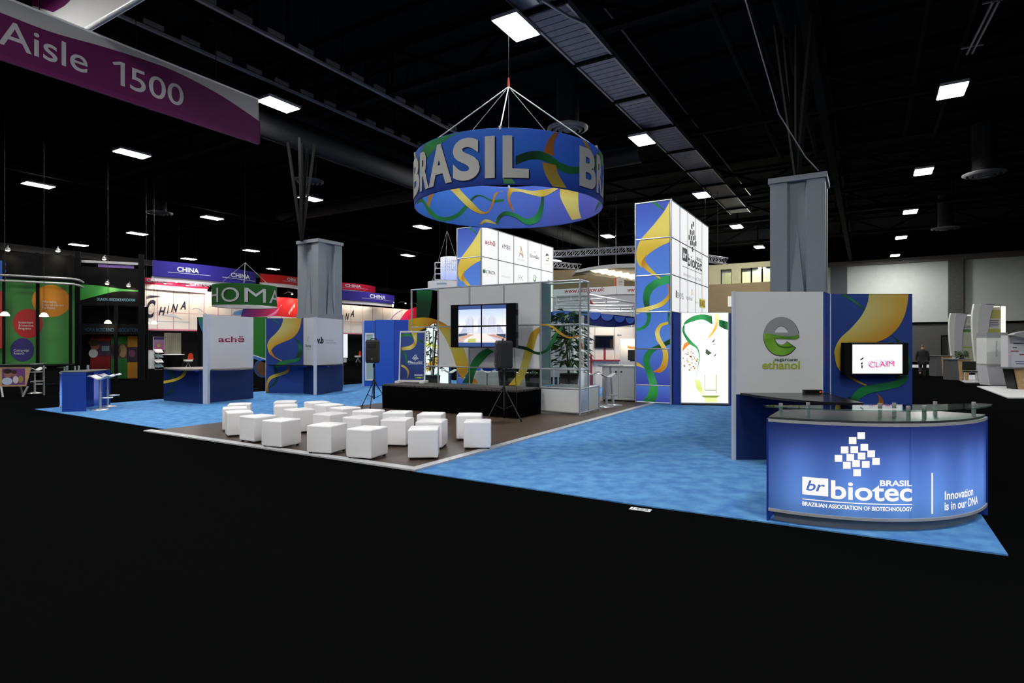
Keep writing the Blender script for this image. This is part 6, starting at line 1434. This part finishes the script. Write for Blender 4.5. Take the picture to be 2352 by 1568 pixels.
# ================================================================ UK STAND (centre, behind the booth)
zu = Zm(1250, 560, 7.84)
UK0 = P(1240, HY, 29.5); UKP = Plane(UK0, A2)
uk = thing('exhibit_stand_header', 'white header band with red web address behind the glass showcase', 'exhibit wall', (UK0.x, UK0.y, 0), A2)
e = UKP.px(1415.5)[0]; z1, z0 = UKP.px(1340, 661)[1], UKP.px(1340, 679)[1]
m = MB().box(0, e, 0, 0.1, z0, z1, KW); a, z = UKP.px(*zu((365, 895))[0]); b = UKP.px(*zu((1085, 880))[0])[0]
m.text('www.ukti.gov.uk', a, z + 0.02, 0.22, LETTER, S(150, 50, 60), 0.006, width=b - a, bold=0.02, shear=0.2); m.build('header_panel', uk)
bx('wall_below', uk, 0, e, 0.05, 0.12, 0, z0 - 0.02, mat('pale_grey_stand_wall', S(176, 176, 182), 0.5, var=0.02))
UQ0 = UKP.at(e); UQ = Plane(UQ0, R(3)); e2_ = UQ.px(1500)[0]
uk2 = thing('exhibit_stand_header', 'white header band continuing to the right tower with red letters www', 'exhibit wall', (UQ0.x, UQ0.y, 0), R(3))
m = MB().box(0.02, e2_, 0, 0.1, z0, z1, KW); a, z = UQ.px(*zu((1498, 862))[0]); m.text('www', a, z, 0.22, LETTER, S(150, 50, 60), 0.006, width=UQ.px(1466)[0] - a, bold=0.02, shear=0.2); m.build('header_panel', uk2)
bx('wall_below', uk2, 0.02, e2_, 0.05, 0.12, 0, z0 - 0.02, mat('pale_grey_stand_wall', S(176, 176, 182), 0.5))
# canopy with lit coffers, beige rooms above
cp = P(1290, HY, 40.0)
cy_ = thing('curved_canopy', 'curved white canopy roof with a row of warm lit coffers, upper centre right', 'canopy', (cp.x, cp.y, 0), R(0))
kk = lambda x: (x - 1290) / F * 40.0; kz_ = lambda y: H + (HY - y) / F * 40.0
out = smooth([(kk(1322), kz_(620)), (kk(1370), kz_(611)), (kk(1420), kz_(606)), (kk(1500), kz_(605)), (kk(1560), kz_(612))], 6)
m = MB().slab(out + [(kk(1560), kz_(620)), (kk(1500), kz_(613)), (kk(1420), kz_(614)), (kk(1360), kz_(620)), (kk(1322), kz_(626))], -2.5, 0, KW); m.build('roof_edge', cy_)
cg = glow('warm_coffer_light', (1.0, 0.88, 0.62), 1.6)
for i in range(9):
    x = 1355 + i * 16.5; y = 620 + i * 3.0
    MB().slab([(kk(x), kz_(y)), (kk(x + 40), kz_(y - 4)), (kk(x + 44), kz_(y + 1)), (kk(x + 14), kz_(y + 6))], -0.2 - i * 0.02, -0.1 - i * 0.02, cg).build('lit_coffer', cy_)
MB().slab([(kk(1322), kz_(624)), (kk(1350), kz_(618)), (kk(1560), kz_(612)), (kk(1560), kz_(664)), (kk(1470), kz_(646))], -0.6, -0.45, mat('white_canopy_soffit', S(196, 186, 170), 0.7)).build('soffit', cy_)
for x in (1376, 1416, 1530): MB().cyl((kk(x), 0.2, kz_(610)), (kk(x), 0.2, 11.9), 0.02, STEEL, 6).build('hanging_rod', cy_)
bp = P(1270, HY, 43.0)
MB().box(0, 8.5, 0, 0.3, 0, H + (HY - 620) / F * 43, mz).build('wall_upper_room', None, (bp.x, bp.y, 0), 0, kind='structure')
sg = P(1411, HY, 37.0); so = thing('sign_board', 'small cream sign board with an orange edge below the lit canopy', 'sign', (sg.x, sg.y, 0)); k3 = 37.0 / F
m = MB().box(0, 22 * k3, 0, 0.05, H + (HY - 658) * k3, H + (HY - 637) * k3, mat('cream_sign', S(206, 200, 190), 0.6)); m.rect(0, 5 * k3, H + (HY - 658) * k3, H + (HY - 638) * k3, 0.004, PR, S(190, 80, 40))
for i in range(4): m.rect(9 * k3, 19 * k3, H + (HY - 643 - 3.5 * i) * k3, H + (HY - 642 - 3.5 * i) * k3, 0.004, PR, S(130, 120, 116))
m.build('board', so); bx('post', so, 10 * k3, 12 * k3, 0.05, 0.1, 0, H + (HY - 658) * k3, KW)
# lighting trusses
TRM = mat('aluminium_truss', S(170, 170, 178), 0.35, 0.7, var=0.03)
def box_truss(p0, p1, d, label, n, ztop=11.9):
    o = thing('lighting_truss', label, 'truss', (p0.x, p0.y, p0.z)); q = p1 - p0
    nn = Vector((-q.y, q.x, 0)).normalized() * d
    C4 = [Vector((0, 0, 0)), Vector((0, 0, d)), nn, nn + Vector((0, 0, d))]
    for c in C4: MB().cyl(c, c + q, 0.028, TRM, 8).build('chord', o)
    m = MB()
    for i in range(n):
        a, b = q * (i / n), q * ((i + 1) / n)
        for u, v in ((0, 1), (2, 3), (0, 2), (1, 3)):
            m.cyl(C4[u] + a, C4[v] + b, 0.014, TRM, 6); m.cyl(C4[u] + a, C4[v] + a, 0.012, TRM, 6)
    m.build('lattice', o)
    for f in (0.15, 0.6): MB().cyl(q * f + Vector((0, 0, d)), q * f + Vector((0, 0, ztop - p0.z)), 0.01, DARKSTEEL, 6).build('hanging_cable', o)
box_truss(P(1258, 591, 31.0), P(1500, 577, 29.0), 0.32, 'lighting truss crossing between the two white sign wings', 16)
box_truss(P(1270, 613, 33.0), P(1335, 619, 36.0), 0.32, 'short dim lighting truss end left of the lit canopy', 7)
box_truss(P(1610, 597, 30.0), P(1672, 606, 33.0), 0.32, 'lighting truss end sticking out right of the big sign wing', 8, 9.85)
# chrome scaffold and blue scalloped awning
sc = P(1262, HY, 23.0); ks = 23.0 / F
sf = thing('chrome_scaffold', 'layered chrome tube grid above the blue scalloped awning', 'scaffold', (sc.x, sc.y, 0))
X_ = lambda x: (x - 1262) * ks; Z_ = lambda y: H + (HY - y) * ks
for (xa, ya), (xb, yb), dy in (((1277, 680), (1352, 676), 0), ((1352, 676), (1462, 696), 0), ((1277, 689), (1395, 682), 0.6), ((1277, 695), (1430, 690), 0.9), ((1277, 700), (1462, 702), 0.0), ((1277, 705), (1462, 708), 0.5), ((1280, 710), (1462, 713), 0.2), ((1395, 683), (1462, 697), 0.1), ((1277, 713), (1462, 716), 0.0)):
    MB().cyl((X_(xa), dy, Z_(ya)), (X_(xb), dy, Z_(yb)), 0.028, CHROME, 8).build('tube', sf)
for x, y0, y1 in ((1279, 679, 716), (1354, 676, 716), (1392, 683, 712), (1426, 689, 716), (1456, 695, 716)): MB().cyl((X_(x), 0.05, Z_(y0)), (X_(x), 0.05, Z_(y1)), 0.028, CHROME, 8).build('tube', sf)
for xa, ya, xb, yb in ((1280, 684, 1300, 708), (1311, 680, 1330, 708), (1330, 706, 1352, 684)): MB().cyl((X_(xa), 0.3, Z_(ya)), (X_(xb), 0.3, Z_(yb)), 0.014, CHROME, 6).build('brace', sf)
MB().box(X_(1352), X_(1354), 0.2, 0.25, Z_(700), Z_(690), mat('red_tag_cloth', S(160, 40, 50), 0.6)).bar((X_(1355), 0.1, Z_(689)), (X_(1364), 0.1, Z_(702)), 0.03, 0.08, mat('red_tag_cloth', S(160, 40, 50), 0.6)).build('red_strap', sf)
for x in (1284, 1456): MB().cyl((X_(x), 0.4, 0.012), (X_(x), 0.4, Z_(700)), 0.03, CHROME, 8).build('leg', sf)
aw = P(1262, HY, 20.6); ka_ = 20.6 / F
ao = thing('scalloped_awning', 'navy awning with light blue scalloped flaps behind the glass showcase', 'awning', (aw.x, aw.y, 0))
X2 = lambda x: (x - 1262) * ka_; Z2 = lambda y: H + (HY - y) * ka_
nav, lbl = mat('navy_awning_cloth', S(22, 34, 104), 0.8), mat('light_blue_awning_cloth', S(78, 116, 206), 0.8)
bow = lambda s: 0.8 * math.sin(math.pi * min(max(s / X2(1478), 0), 1))
m = MB(); topc = smooth([(X2(1265), Z2(716)), (X2(1360), Z2(722)), (X2(1478), Z2(730))], 8); botc = smooth([(X2(1265), Z2(738)), (X2(1330), Z2(746)), (X2(1400), Z2(752)), (X2(1478), Z2(742))], 8)
N = min(len(topc), len(botc)); botc = [botc[int(i * (len(botc) - 1) / (N - 1))] for i in range(N)]
vs = []
for a, b in zip(topc, botc): vs += [(a[0], -bow(a[0]), a[1]), (b[0], -bow(b[0]), b[1])]
m.add(vs, [(2 * i, 2 * i + 2, 2 * i + 3, 2 * i + 1) for i in range(N - 1)], nav, smooth=True); m.build('valance', ao)
for x0, x1, y0, yb in ((1268, 1306, 715, 730), (1306, 1345, 717, 734), (1345, 1372, 720, 736), (1372, 1401, 724, 738.5), (1402, 1429, 728, 741.5), (1430, 1453, 731, 744), (1453, 1478, 731, 742)):
    mp = lambda s, t, w: (s, -w - bow(s), t)
    pts = [(X2(x0), Z2(y0)), (X2(x1), Z2(y0 + 1))] + [(X2((x0 + x1) / 2 + (x1 - x0) / 2 * math.cos(g)), Z2(y0 + (yb - y0) * math.sin(g))) for g in [math.pi * i / 12 for i in range(1, 12)]]
    MB().slab(pts, 0.02, 0.03, lbl, mp=mp).build('scallop', ao)
for x in (1272, 1470): MB().cyl((X2(x), 0.1, 0), (X2(x), 0.1, Z2(720)), 0.03, KW, 8).build('post', ao)
# white wall with television
ww = P(1318, HY, 22.2); ww.z = 0; kw = 22.2 / F; X3 = lambda x: (x - 1318) * kw; Z3 = lambda y: H + (HY - y) * kw
wo = thing('exhibit_wall', 'white panel wall with red trim under the blue awning', 'exhibit wall', (ww.x, ww.y, 0.012))
lit_w = mat('cream_white_panel', S(232, 226, 218), 0.5, var=0.01)
for a, b in ((1318, 1366), (1367, 1410), (1411, 1456), (1457, 1480)): bx('panel', wo, X3(a), X3(b), 0, 0.06, 0, Z3(752), lit_w)
red = mat('red_trim_board', S(150, 34, 50), 0.5)
bx('red_shelf', wo, X3(1358), X3(1462), -0.2, 0.0, Z3(829), Z3(826.5), red); bx('red_stripe', wo, X3(1386.5), X3(1391), -0.03, 0.0, Z3(827), Z3(800), red); bx('red_pillar', wo, X3(1355), X3(1359), -0.1, 0.0, 0.0, Z3(816), red)
m = MB(); m.text('BIA', X3(1418), Z3(772), 0.06, LETTER, S(80, 80, 100), 0.004, width=X3(1428) - X3(1418), bold=0.03); m.rect(X3(1350), X3(1360), Z3(783), Z3(779), 0.004, PR, S(90, 80, 130)); m.build('lettering', wo)
lightobj('POINT', (X3(1400), -1.4, 2.35), wo, 70, (1, 0.9, 0.75), 0.3)
to = thing('television', 'switched-off black television on the white wall under the blue awning', 'television', (ww.x + X3(1365), ww.y - 0.1, Z3(799.5)))
tw_, th_ = X3(1410) - X3(1365), Z3(770) - Z3(799.5)
bx('bezel', to, 0, tw_, 0, 0.08, 0, th_, BLACKM, 0.01); bx('screen', to, 0.03, tw_ - 0.05, -0.004, 0, 0.03, th_ - 0.03, mat('dark_screen_glass', S(12, 14, 16), 0.08)); bx('side_trim', to, tw_ - 0.04, tw_ - 0.025, -0.006, 0, 0.0, th_, mat('gold_trim', S(190, 180, 120), 0.3, 0.5))
ns = P(1425, HY, 21.0); kn = 21.0 / F; no = thing('notice_board', 'white lit notice board with orange flame picture next to the right tower', 'notice board', (ns.x, ns.y, 0))
X4 = lambda x: (x - 1425) * kn; Z4 = lambda y: H + (HY - y) * kn
m = MB().box(0, X4(1480), 0, 0.05, Z4(830), Z4(778), lit_w); m.strip([(X4(1441), Z4(795)), (X4(1445), Z4(800)), (X4(1470), Z4(802))], [(X4(1441), Z4(792)), (X4(1452), Z4(796)), (X4(1470), Z4(792))], [S(240, 150, 60), S(236, 110, 50), S(246, 180, 90)], 0.004, PR); m.build('board', no)
bx('base', no, 0, X4(1480), 0.0, 0.3, 0, Z4(830), lit_w)
lightobj('POINT', (X4(1447), -0.35, Z4(784)), no, 9, (1, 0.85, 0.6), 0.05)
to2 = thing('monitor', 'small dark monitor standing before the lit notice board', 'monitor', (ns.x + X4(1439), ns.y - 0.3, Z4(829))); bx('bezel', to2, 0, X4(1462), 0, 0.05, 0.04, Z4(803) - Z4(829), BLACKM); bx('screen', to2, 0.02, X4(1462) - 0.02, -0.003, 0, 0.07, Z4(804) - Z4(829) - 0.02, mat('olive_screen_glass', S(60, 58, 40), 0.1)); bx('foot', to2, 0.08, 0.26, 0, 0.12, 0, 0.04, BLACKM)
# lantern, its frame and white ring behind the middle tower
lt0 = P(1036, 640, 26.0); kl = 26.0 / F
lo = thing('hanging_lantern', 'white drum lantern with blue branch pattern left of the middle tower', 'hanging sign', lt0)
lm = lambda s, t, w: ((24 * kl + w) * math.sin(s), -(24 * kl + w) * math.cos(s), t)
m = MB(); vs = []; cc = []
for i in range(41):
    for t, c in ((0, S(170, 186, 236)), (48 * kl, S(236, 238, 246))): vs.append(lm(2 * math.pi * i / 40, t, 0)); cc.append(c)
lp_ = printed('lantern_paper', 0.7, emit=0.75, diff=0.6)
m.add(vs, [(2 * i, 2 * i + 2, 2 * i + 3, 2 * i + 1) for i in range(40)], lp_, cc, True)
rnd = random.Random(5)
for k in range(9):
    g = -0.5 + k * 0.19; z = 40 * kl
    for j in range(4): m.strip([lm and (g + 0.03 * math.sin(j * 2 + k), z - j * 0.12 * rnd.uniform(0.8, 1.3))] + [(g + 0.05, z - 0.1 - j * 0.12)], [(g + 0.05, z - j * 0.12), (g + 0.09, z - 0.12 - j * 0.12)], [S(70, 80, 130)] * 2, 0.004, lp_, lm, n=2)
m.build('paper_drum', lo); MB().cyl((0, 0, 48 * kl), (0, 0, 11.9 - lt0.z), 0.01, DARKSTEEL, 6).build('hanging_cable', lo)
fo = thing('ladder_frame', 'thin white ladder-like frame beside the drum lantern', 'frame', P(999, 642, 26.5)); kf = 26.5 / F
for y in (0, 13, 26, 39): MB().cyl((0, 0, y * kf), (20 * kf, 0, y * kf), 0.025, KW, 6).build('rung', fo)
for x in (0, 20): MB().cyl((x * kf, 0, 0), (x * kf, 0, 39 * kf), 0.025, KW, 6).build('upright', fo)
MB().cyl((10 * kf, 0, 39 * kf), (10 * kf, 0, 11.9 - P(999, 642, 26.5).z), 0.01, DARKSTEEL, 6).build('hanging_cable', fo)
w0 = P(1027, 664, 25.0); wo2 = thing('hanging_ring_sign', 'white hanging ring with faint blue lettering behind the stage wall', 'hanging sign', w0)
Rw = 44 * 25 / F; wm = lambda s, t, w: ((Rw + w) * math.sin(s), -(Rw + w) * math.cos(s), t)
m = MB(); vs = []
for i in range(49):
    for t in (0, 0.3): vs.append(wm(2 * math.pi * i / 48, t, 0))
m.add(vs, [(2 * i, 2 * i + 2, 2 * i + 3, 2 * i + 1) for i in range(48)], FAB, S(226, 228, 230), True); m.rect(R(-25), R(5), 0.12, 0.19, 0.006, FAB, S(170, 190, 210), wm, nx=6); m.build('fabric', wo2)
for k in range(3): MB().tube([wm(k * 2.1, 0.3, 0), (0, 0, 2.5)], 0.008, STEEL, 6).build('hanging_cable', wo2)
MB().cyl((0, 0, 2.5), (0, 0, 11.9 - w0.z), 0.008, DARKSTEEL, 6).build('hanging_cable', wo2)

# ================================================================ FAR RIGHT STANDS
zr = Zm(2080, 680, 6.533)
slabm = mat('white_raised_floor', S(206, 208, 210), 0.5, var=0.03)
def rfloor(L, label): MB().prism([(q.x, q.y) for q in [G(*p) for p in L]], 0.0, 0.03, slabm).build('raised_floor', None, label=label, cat='floor panel', group='white raised stand floors')
rfloor([(2092, 844.5), (2147, 844.5), (2136, 838), (2092, 838)], 'white stand floor farthest away, behind the walking man')
rfloor([(2141, 850), (2163, 860), (2200, 860), (2200, 850)], 'white stand floor under the farthest birch counter')
rfloor([(2180, 865), (2218, 879.5), (2275, 879.5), (2275, 862), (2200, 862)], 'white stand floor under the second birch counter and chair')
rfloor([(2244, 888), (2316, 915), (2420, 915), (2420, 888)], 'white stand floor nearest, cut by the right picture edge')
glare = glow('white_strip_light', S(255, 255, 240), 1.1)
pan, pan2 = mat('pale_grey_tower_panel', S(206, 207, 214), 0.5, var=0.02), mat('off_white_tower_panel', S(222, 226, 222), 0.5, var=0.02)
def far_tower(label, Y, x_off, y_fn, rows):
    k = Y / F; p = P(2080 + 1010 / 6.533 + x_off, HY, Y); o = thing('curved_display', label, 'display stand', (p.x, p.y, 0.03))
    def q(*L): return [((x - 1010) / 6.533 * k * y_fn[2], max(0.0, H + (HY - (y_fn[0] + (y - 120) / 6.533 * y_fn[1])) * k - 0.03)) for x, y in L]
    lft = smooth(q((1130, 120), (1103, 260), (1090, 600), (1110, 900), (1160, 1285)), 6); rgt = smooth(q((1340, 120), (1290, 240), (1245, 480), (1233, 760), (1230, 1285)), 6)
    MB().slab(lft + rgt[::-1], -0.05, 0, pan).build('front_panel', o)
    l2 = smooth(q((1040, 120), (1018, 230), (1010, 400), (1025, 700), (1060, 1000), (1085, 1285)), 6); r2 = smooth(q((1126, 120), (1099, 260), (1086, 600), (1107, 900), (1157, 1285)), 6)
    MB().slab(l2 + r2[::-1], -0.12, -0.02, pan2).build('side_panel', o)
    a, b = q((1215, 1285), (1535, 130)); m = MB(); m.slab([(a[0], 0), (b[0], 0), (b[0], b[1]), (a[0], b[1])], -0.2, -0.12, PR, S(206, 206, 196))
    for y0, y1, c in rows: c0, c1 = q((1232, y1), (1462, y0)); m.rect(c0[0], c1[0], c0[1], c1[1], -0.115, PR, c)
    for i in range(4): c0, c1 = q((1265, 372 + i * 27), (1440 - (i % 2) * 20, 360 + i * 27)); m.rect(c0[0], c1[0], c0[1], c1[1], -0.11, PR, S(110, 110, 150))
    m.build('poster', o)
    c0, c1 = q((1465, 552), (1528, 150)); bx('side_light', o, c0[0], c1[0], 0.09, 0.11, c0[1], c1[1], glare)
    c0, c1 = q((1320, 165), (1440, 150)); bx('top_light', o, c0[0], c1[0], 0.09, 0.11, c0[1], c1[1], glare)
    c0, c1 = q((1215, 130), (1535, 118)); bx('roof', o, c0[0], c1[0], 0.0, 0.3, c0[1], c1[1], pan)
    return o
far_tower('tall white curved display tower with lit olive poster, nearer of two at right', 25.3, 0, (698, 1.0, 1.0), [(205, 335, S(190, 188, 110)), (335, 490, S(214, 212, 206)), (490, 560, S(186, 184, 100)), (560, 1200, S(210, 212, 200))])
far_tower('white curved display tower with green-lined poster, farther of two at right', 32.5, -53.5, (719, 0.79, 0.85), [(300, 430, S(226, 222, 216)), (430, 480, S(90, 170, 50)), (480, 760, S(206, 210, 196)), (760, 780, S(150, 190, 50)), (780, 1200, S(206, 208, 190))])
def birch_counter(label, pxs, Y, y0):
    k = Y / F; p = P(pxs[0], HY, Y); o = thing('display_counter', label, 'counter', (p.x, p.y, 0.03)); X = lambda x: (x - pxs[0]) * k; z1 = H + (HY - y0) * k - 0.03
    MB().prism([(X(pxs[0]) + 0.06, 0.0), (X(pxs[1]), -0.15), (X(pxs[2]) - 0.12, -0.1), (X(pxs[2]) - 0.1, 0.5), (X(pxs[0]) + 0.06, 0.5)], 0, z1 - 0.03, mat('brushed_grey_counter_side', S(92, 94, 98), 0.4, 0.3)).build('body', o)
    MB().slab([(X(pxs[1]) + 0.05, 0), (X(pxs[2]) - 0.1, 0), (X(pxs[2]), z1 - 0.03), (X(pxs[1]) - 0.02, z1 - 0.03)], 0.14, 0.18, WOODL).build('birch_front', o)
    MB().prism([(X(pxs[0]) - 0.05, 0.0), (X(pxs[1]), -0.28), (X(pxs[2]) + 0.05, -0.22), (X(pxs[2]) + 0.05, 0.5), (X(pxs[0]), 0.55)], z1 - 0.03, z1, mat('grey_glass_top', S(120, 122, 124), 0.15)).build('top', o)
birch_counter('birch fronted counter nearest the walking man', (2147, 2158, 2181), 29.6, 816.5)
birch_counter('birch fronted counter with a bushy plant on top', (2182, 2195, 2222), 26.3, 824)
q = P(2209, 823.5, 26.6); pl3 = plant('potted_plant', 'round bushy green plant on the birch counter at right', (q.x, q.y, q.z + 0.0), 0.3, 0.34, 240, 9, 0.04, 0.12, 0.14)
ch = thing('shell_chair', 'black cushioned chair on chrome legs beside the tall lit display', 'chair', G(2228, 877, 0.03), R(-30))
bx('seat', ch, -0.24, 0.24, -0.22, 0.22, 0.42, 0.48, BLACKM, 0.02); bx('backrest', ch, -0.24, 0.24, 0.2, 0.25, 0.5, 0.88, mat('dark_plaid_cloth', S(40, 44, 34), 0.9, scale=40, col2=S(16, 18, 14)), 0.03)
for sx_ in (-1, 1):
    for sy_ in (-1, 1): MB().tube([(sx_ * 0.2, sy_ * 0.18, 0.43), (sx_ * 0.24, sy_ * 0.24, 0)], 0.012, CHROME, 6).build('leg', ch)
w_ = P(2266, HY, 23.0); k = 23.0 / F; wt = thing('white_plinth', 'tall white cabinet with small vertical lettering at far right', 'cabinet', (w_.x, w_.y, 0.03)); zt_ = lambda y: H + (HY - y) * k
MB().slab([((2 + 6) * k, 0.0), (48 * k, 0.0), (48 * k, zt_(838) - 0.05), (0, zt_(838) - 0.05)], -0.5, 0, pan).build('lower_body', wt)
bx('upper_body', wt, 0, 48 * k, 0, 0.5, zt_(837), zt_(777), pan2); bx('top_band', wt, 0, 48 * k, -0.01, 0.5, zt_(777), zt_(765), mat('silver_band', S(150, 152, 156), 0.4))
m = MB(); m.text('BIOTECH REGION', 0, 0, 0.06, LETTER, S(120, 124, 130), 0.012, lambda s, t, w: (24 * k - t, -w, zt_(820) + s), width=zt_(784) - zt_(820)); m.build('lettering', wt)
MB().cyl((-2 * k, -0.05, zt_(838)), (44 * k, -0.05, zt_(838)), 0.015, STEEL, 6).build('edge_rod', wt)
d0 = P(2314, HY, 22.0); k = 22.0 / F; ds = thing('text_display', 'pale blue text panel under an arched grey hood at the right edge', 'display stand', (d0.x, d0.y, 0.03)); zq = lambda y: H + (HY - y) * k
MB().slab([(0, zq(845)), (5 * k, zq(845)), (5 * k, zq(775)), (0, zq(772))], -0.3, 0.02, pan).build('side_post', ds)
m = MB(); m.rect(5 * k, 60 * k, zq(844), zq(775), -0.05, PR, (1, 1, 1), cols=(S(206, 212, 226), S(220, 224, 232)))
for i, (x0, x1, y, c) in enumerate(((16, 40, 790, S(90, 90, 140)), (14, 24, 800, S(60, 60, 70)), (10, 28, 808, S(150, 50, 60)), (30, 50, 816, S(180, 60, 60)), (20, 45, 832, S(100, 104, 150)), (22, 50, 837, S(100, 104, 150)))): m.rect(x0 * k, x1 * k, zq(y + 1), zq(y - 1), -0.045, PR, c)
m.build('text_panel', ds)
hd = smooth([(-1 * k, zq(771)), (15 * k, zq(765)), (60 * k, zq(758))], 6); MB().slab(hd + [(60 * k, zq(782)), (30 * k, zq(779)), (12 * k, zq(775))], 0.0, 0.25, mat('silver_band', S(150, 152, 156), 0.4)).build('hood', ds)
bx('back_leg', ds, 8 * k, 12 * k, 0.1, 0.16, 0, zq(844), STEEL)
l0 = P(2330, HY, 21.0); k = 21.0 / F; le = thing('lectern', 'tapered birch lectern cut by the right picture edge', 'lectern', (l0.x, l0.y, 0.03)); zq = lambda y: max(0, H + (HY - y) * k - 0.03)
MB().slab([(8 * k, 0), (45 * k, 0), (45 * k, zq(846)), (-2 * k, zq(846))], 0.0, 0.05, WOODL).build('front', le)
MB().slab([(4 * k, 0), (9 * k, 0), (0, zq(846)), (-6 * k, zq(846))], -0.4, 0.0, BLACKM).build('side', le); bx('top', le, -22 * k, 45 * k, -0.15, 0.4, zq(846), zq(843), GREYP); m = MB(); m.disc(26 * k, zq(872), 0.12, 0.055, PR, S(214, 216, 224)); m.build('round_emblem', le)

# ================================================================ WALKING MAN
mp_ = G(2119, 866.5)
man = thing('person', 'man in a dark suit walking away down the right aisle', 'person', (mp_.x, mp_.y, 0.0), R(-35))
man.scale = (0.93, 0.93, 0.93)
def skin_mesh(name, pts, edges, m, parent, root=0, lv=2):
    me = bpy.data.meshes.new(name); me.from_pydata([p[:3] for p in pts], edges, []); o = bpy.data.objects.new(name, me); C.objects.link(o)
    o.modifiers.new('skin', 'SKIN'); sv = me.skin_vertices[0].data
    for i, p in enumerate(pts):
        r = p[3] if isinstance(p[3], tuple) else (p[3], p[3]); sv[i].radius = r; sv[i].use_root = (i == root)
    sb = o.modifiers.new('sub', 'SUBSURF'); sb.levels = lv; sb.render_levels = lv
    me.materials.append(m); o.parent = parent
    dg = bpy.context.evaluated_depsgraph_get(); me2 = bpy.data.meshes.new_from_object(o.evaluated_get(dg)); o.modifiers.clear(); o.data = me2
    for p in me2.polygons: p.use_smooth = True
    return o
skin_m = mat('skin_tone', S(196, 150, 126), 0.55, var=0.04); suit = mat('dark_suit_cloth', S(24, 25, 30), 0.9, var=0.1); hairm = mat('grey_brown_hair', S(96, 84, 74), 0.8, var=0.1); shoe = mat('black_shoe_leather', S(18, 18, 20), 0.4)
# facing +y (away); x right
B_ = [(0, 0, 0.94, 0.12), (0, 0, 1.15, 0.12), (0, 0.01, 1.36, 0.12), (0, 0.01, 1.47, 0.055), (0, 0.03, 1.56, 0.075), (0, 0.035, 1.66, 0.085), (0, 0.03, 1.73, 0.05),
      (0.17, 0, 1.38, 0.05), (0.25, -0.03, 1.14, 0.045), (0.27, 0.05, 0.90, 0.034), (0.27, 0.08, 0.83, (0.03, 0.045)), (-0.17, 0, 1.38, 0.05), (-0.26, 0.02, 1.14, 0.045), (-0.28, 0.0, 0.90, 0.034), (-0.28, 0.01, 0.83, (0.03, 0.045)),
      (0.09, 0, 0.88, 0.085), (0.09, 0.05, 0.50, 0.058), (0.09, 0.02, 0.09, 0.04), (0.09, 0.14, 0.04, 0.035), (-0.09, 0, 0.88, 0.085), (-0.10, 0.02, 0.50, 0.058), (-0.10, -0.30, 0.26, 0.04), (-0.10, -0.27, 0.13, 0.035)]
E_ = [(0, 1), (1, 2), (2, 3), (3, 4), (4, 5), (5, 6), (2, 7), (7, 8), (8, 9), (9, 10), (2, 11), (11, 12), (12, 13), (13, 14), (0, 15), (15, 16), (16, 17), (17, 18), (0, 19), (19, 20), (20, 21), (21, 22)]
skin_mesh('body', B_, E_, skin_m, man)
jk = MB(); prof_ = smooth([(0.70, 0.215, 0.15), (0.88, 0.205, 0.15), (1.08, 0.185, 0.14), (1.30, 0.215, 0.15), (1.42, 0.17, 0.125), (1.47, 0.095, 0.09), (1.51, 0.065, 0.07)], 3); vs = []
for z, a, b in prof_: vs += [(a * math.cos(2 * math.pi * k / 20), 0.005 + b * math.sin(2 * math.pi * k / 20), z) for k in range(20)]
jk.add(vs, [(i * 20 + k, i * 20 + (k + 1) % 20, i * 20 + 20 + (k + 1) % 20, i * 20 + 20 + k) for i in range(len(prof_) - 1) for k in range(20)], suit, smooth=True).build('jacket', man)
for sd in (((0.13, 0, 1.40, 0.085), (0.20, 0, 1.36, 0.085), (0.25, -0.03, 1.14, 0.068), (0.27, 0.05, 0.87, 0.055)), ((-0.13, 0, 1.40, 0.085), (-0.20, 0, 1.36, 0.085), (-0.26, 0.02, 1.14, 0.068), (-0.28, 0, 0.87, 0.055))):
    skin_mesh('sleeve', list(sd), [(0, 1), (1, 2), (2, 3)], suit, man)
T_ = [(0, 0, 0.92, 0.15), (0.09, 0, 0.84, 0.11), (0.09, 0.05, 0.50, 0.085), (0.09, 0.02, 0.06, 0.085), (-0.09, 0, 0.84, 0.11), (-0.10, 0.02, 0.50, 0.085), (-0.10, -0.30, 0.24, 0.085)]
skin_mesh('trousers', T_, [(0, 1), (1, 2), (2, 3), (0, 4), (4, 5), (5, 6)], suit, man)
skin_mesh('shoe', [(0.09, -0.02, 0.05, 0.045), (0.09, 0.08, 0.045, 0.048), (0.09, 0.2, 0.035, 0.035)], [(0, 1), (1, 2)], shoe, man)
skin_mesh('shoe', [(-0.10, -0.36, 0.24, 0.045), (-0.10, -0.33, 0.14, 0.048), (-0.10, -0.27, 0.05, 0.035)], [(0, 1), (1, 2)], shoe, man)
skin_mesh('hair', [(0, -0.02, 1.60, 0.07), (0, 0.0, 1.67, 0.085), (0, 0.03, 1.735, 0.06)], [(0, 1), (1, 2)], hairm, man)
fc = MB()
for s in (-1, 1): fc.lathe([(0.0, 0.012), (0.011, 0.0), (0.0, -0.012)], BLACKM, 8, (s * 0.032, 0.112, 1.665))
fc.build('eyes', man)
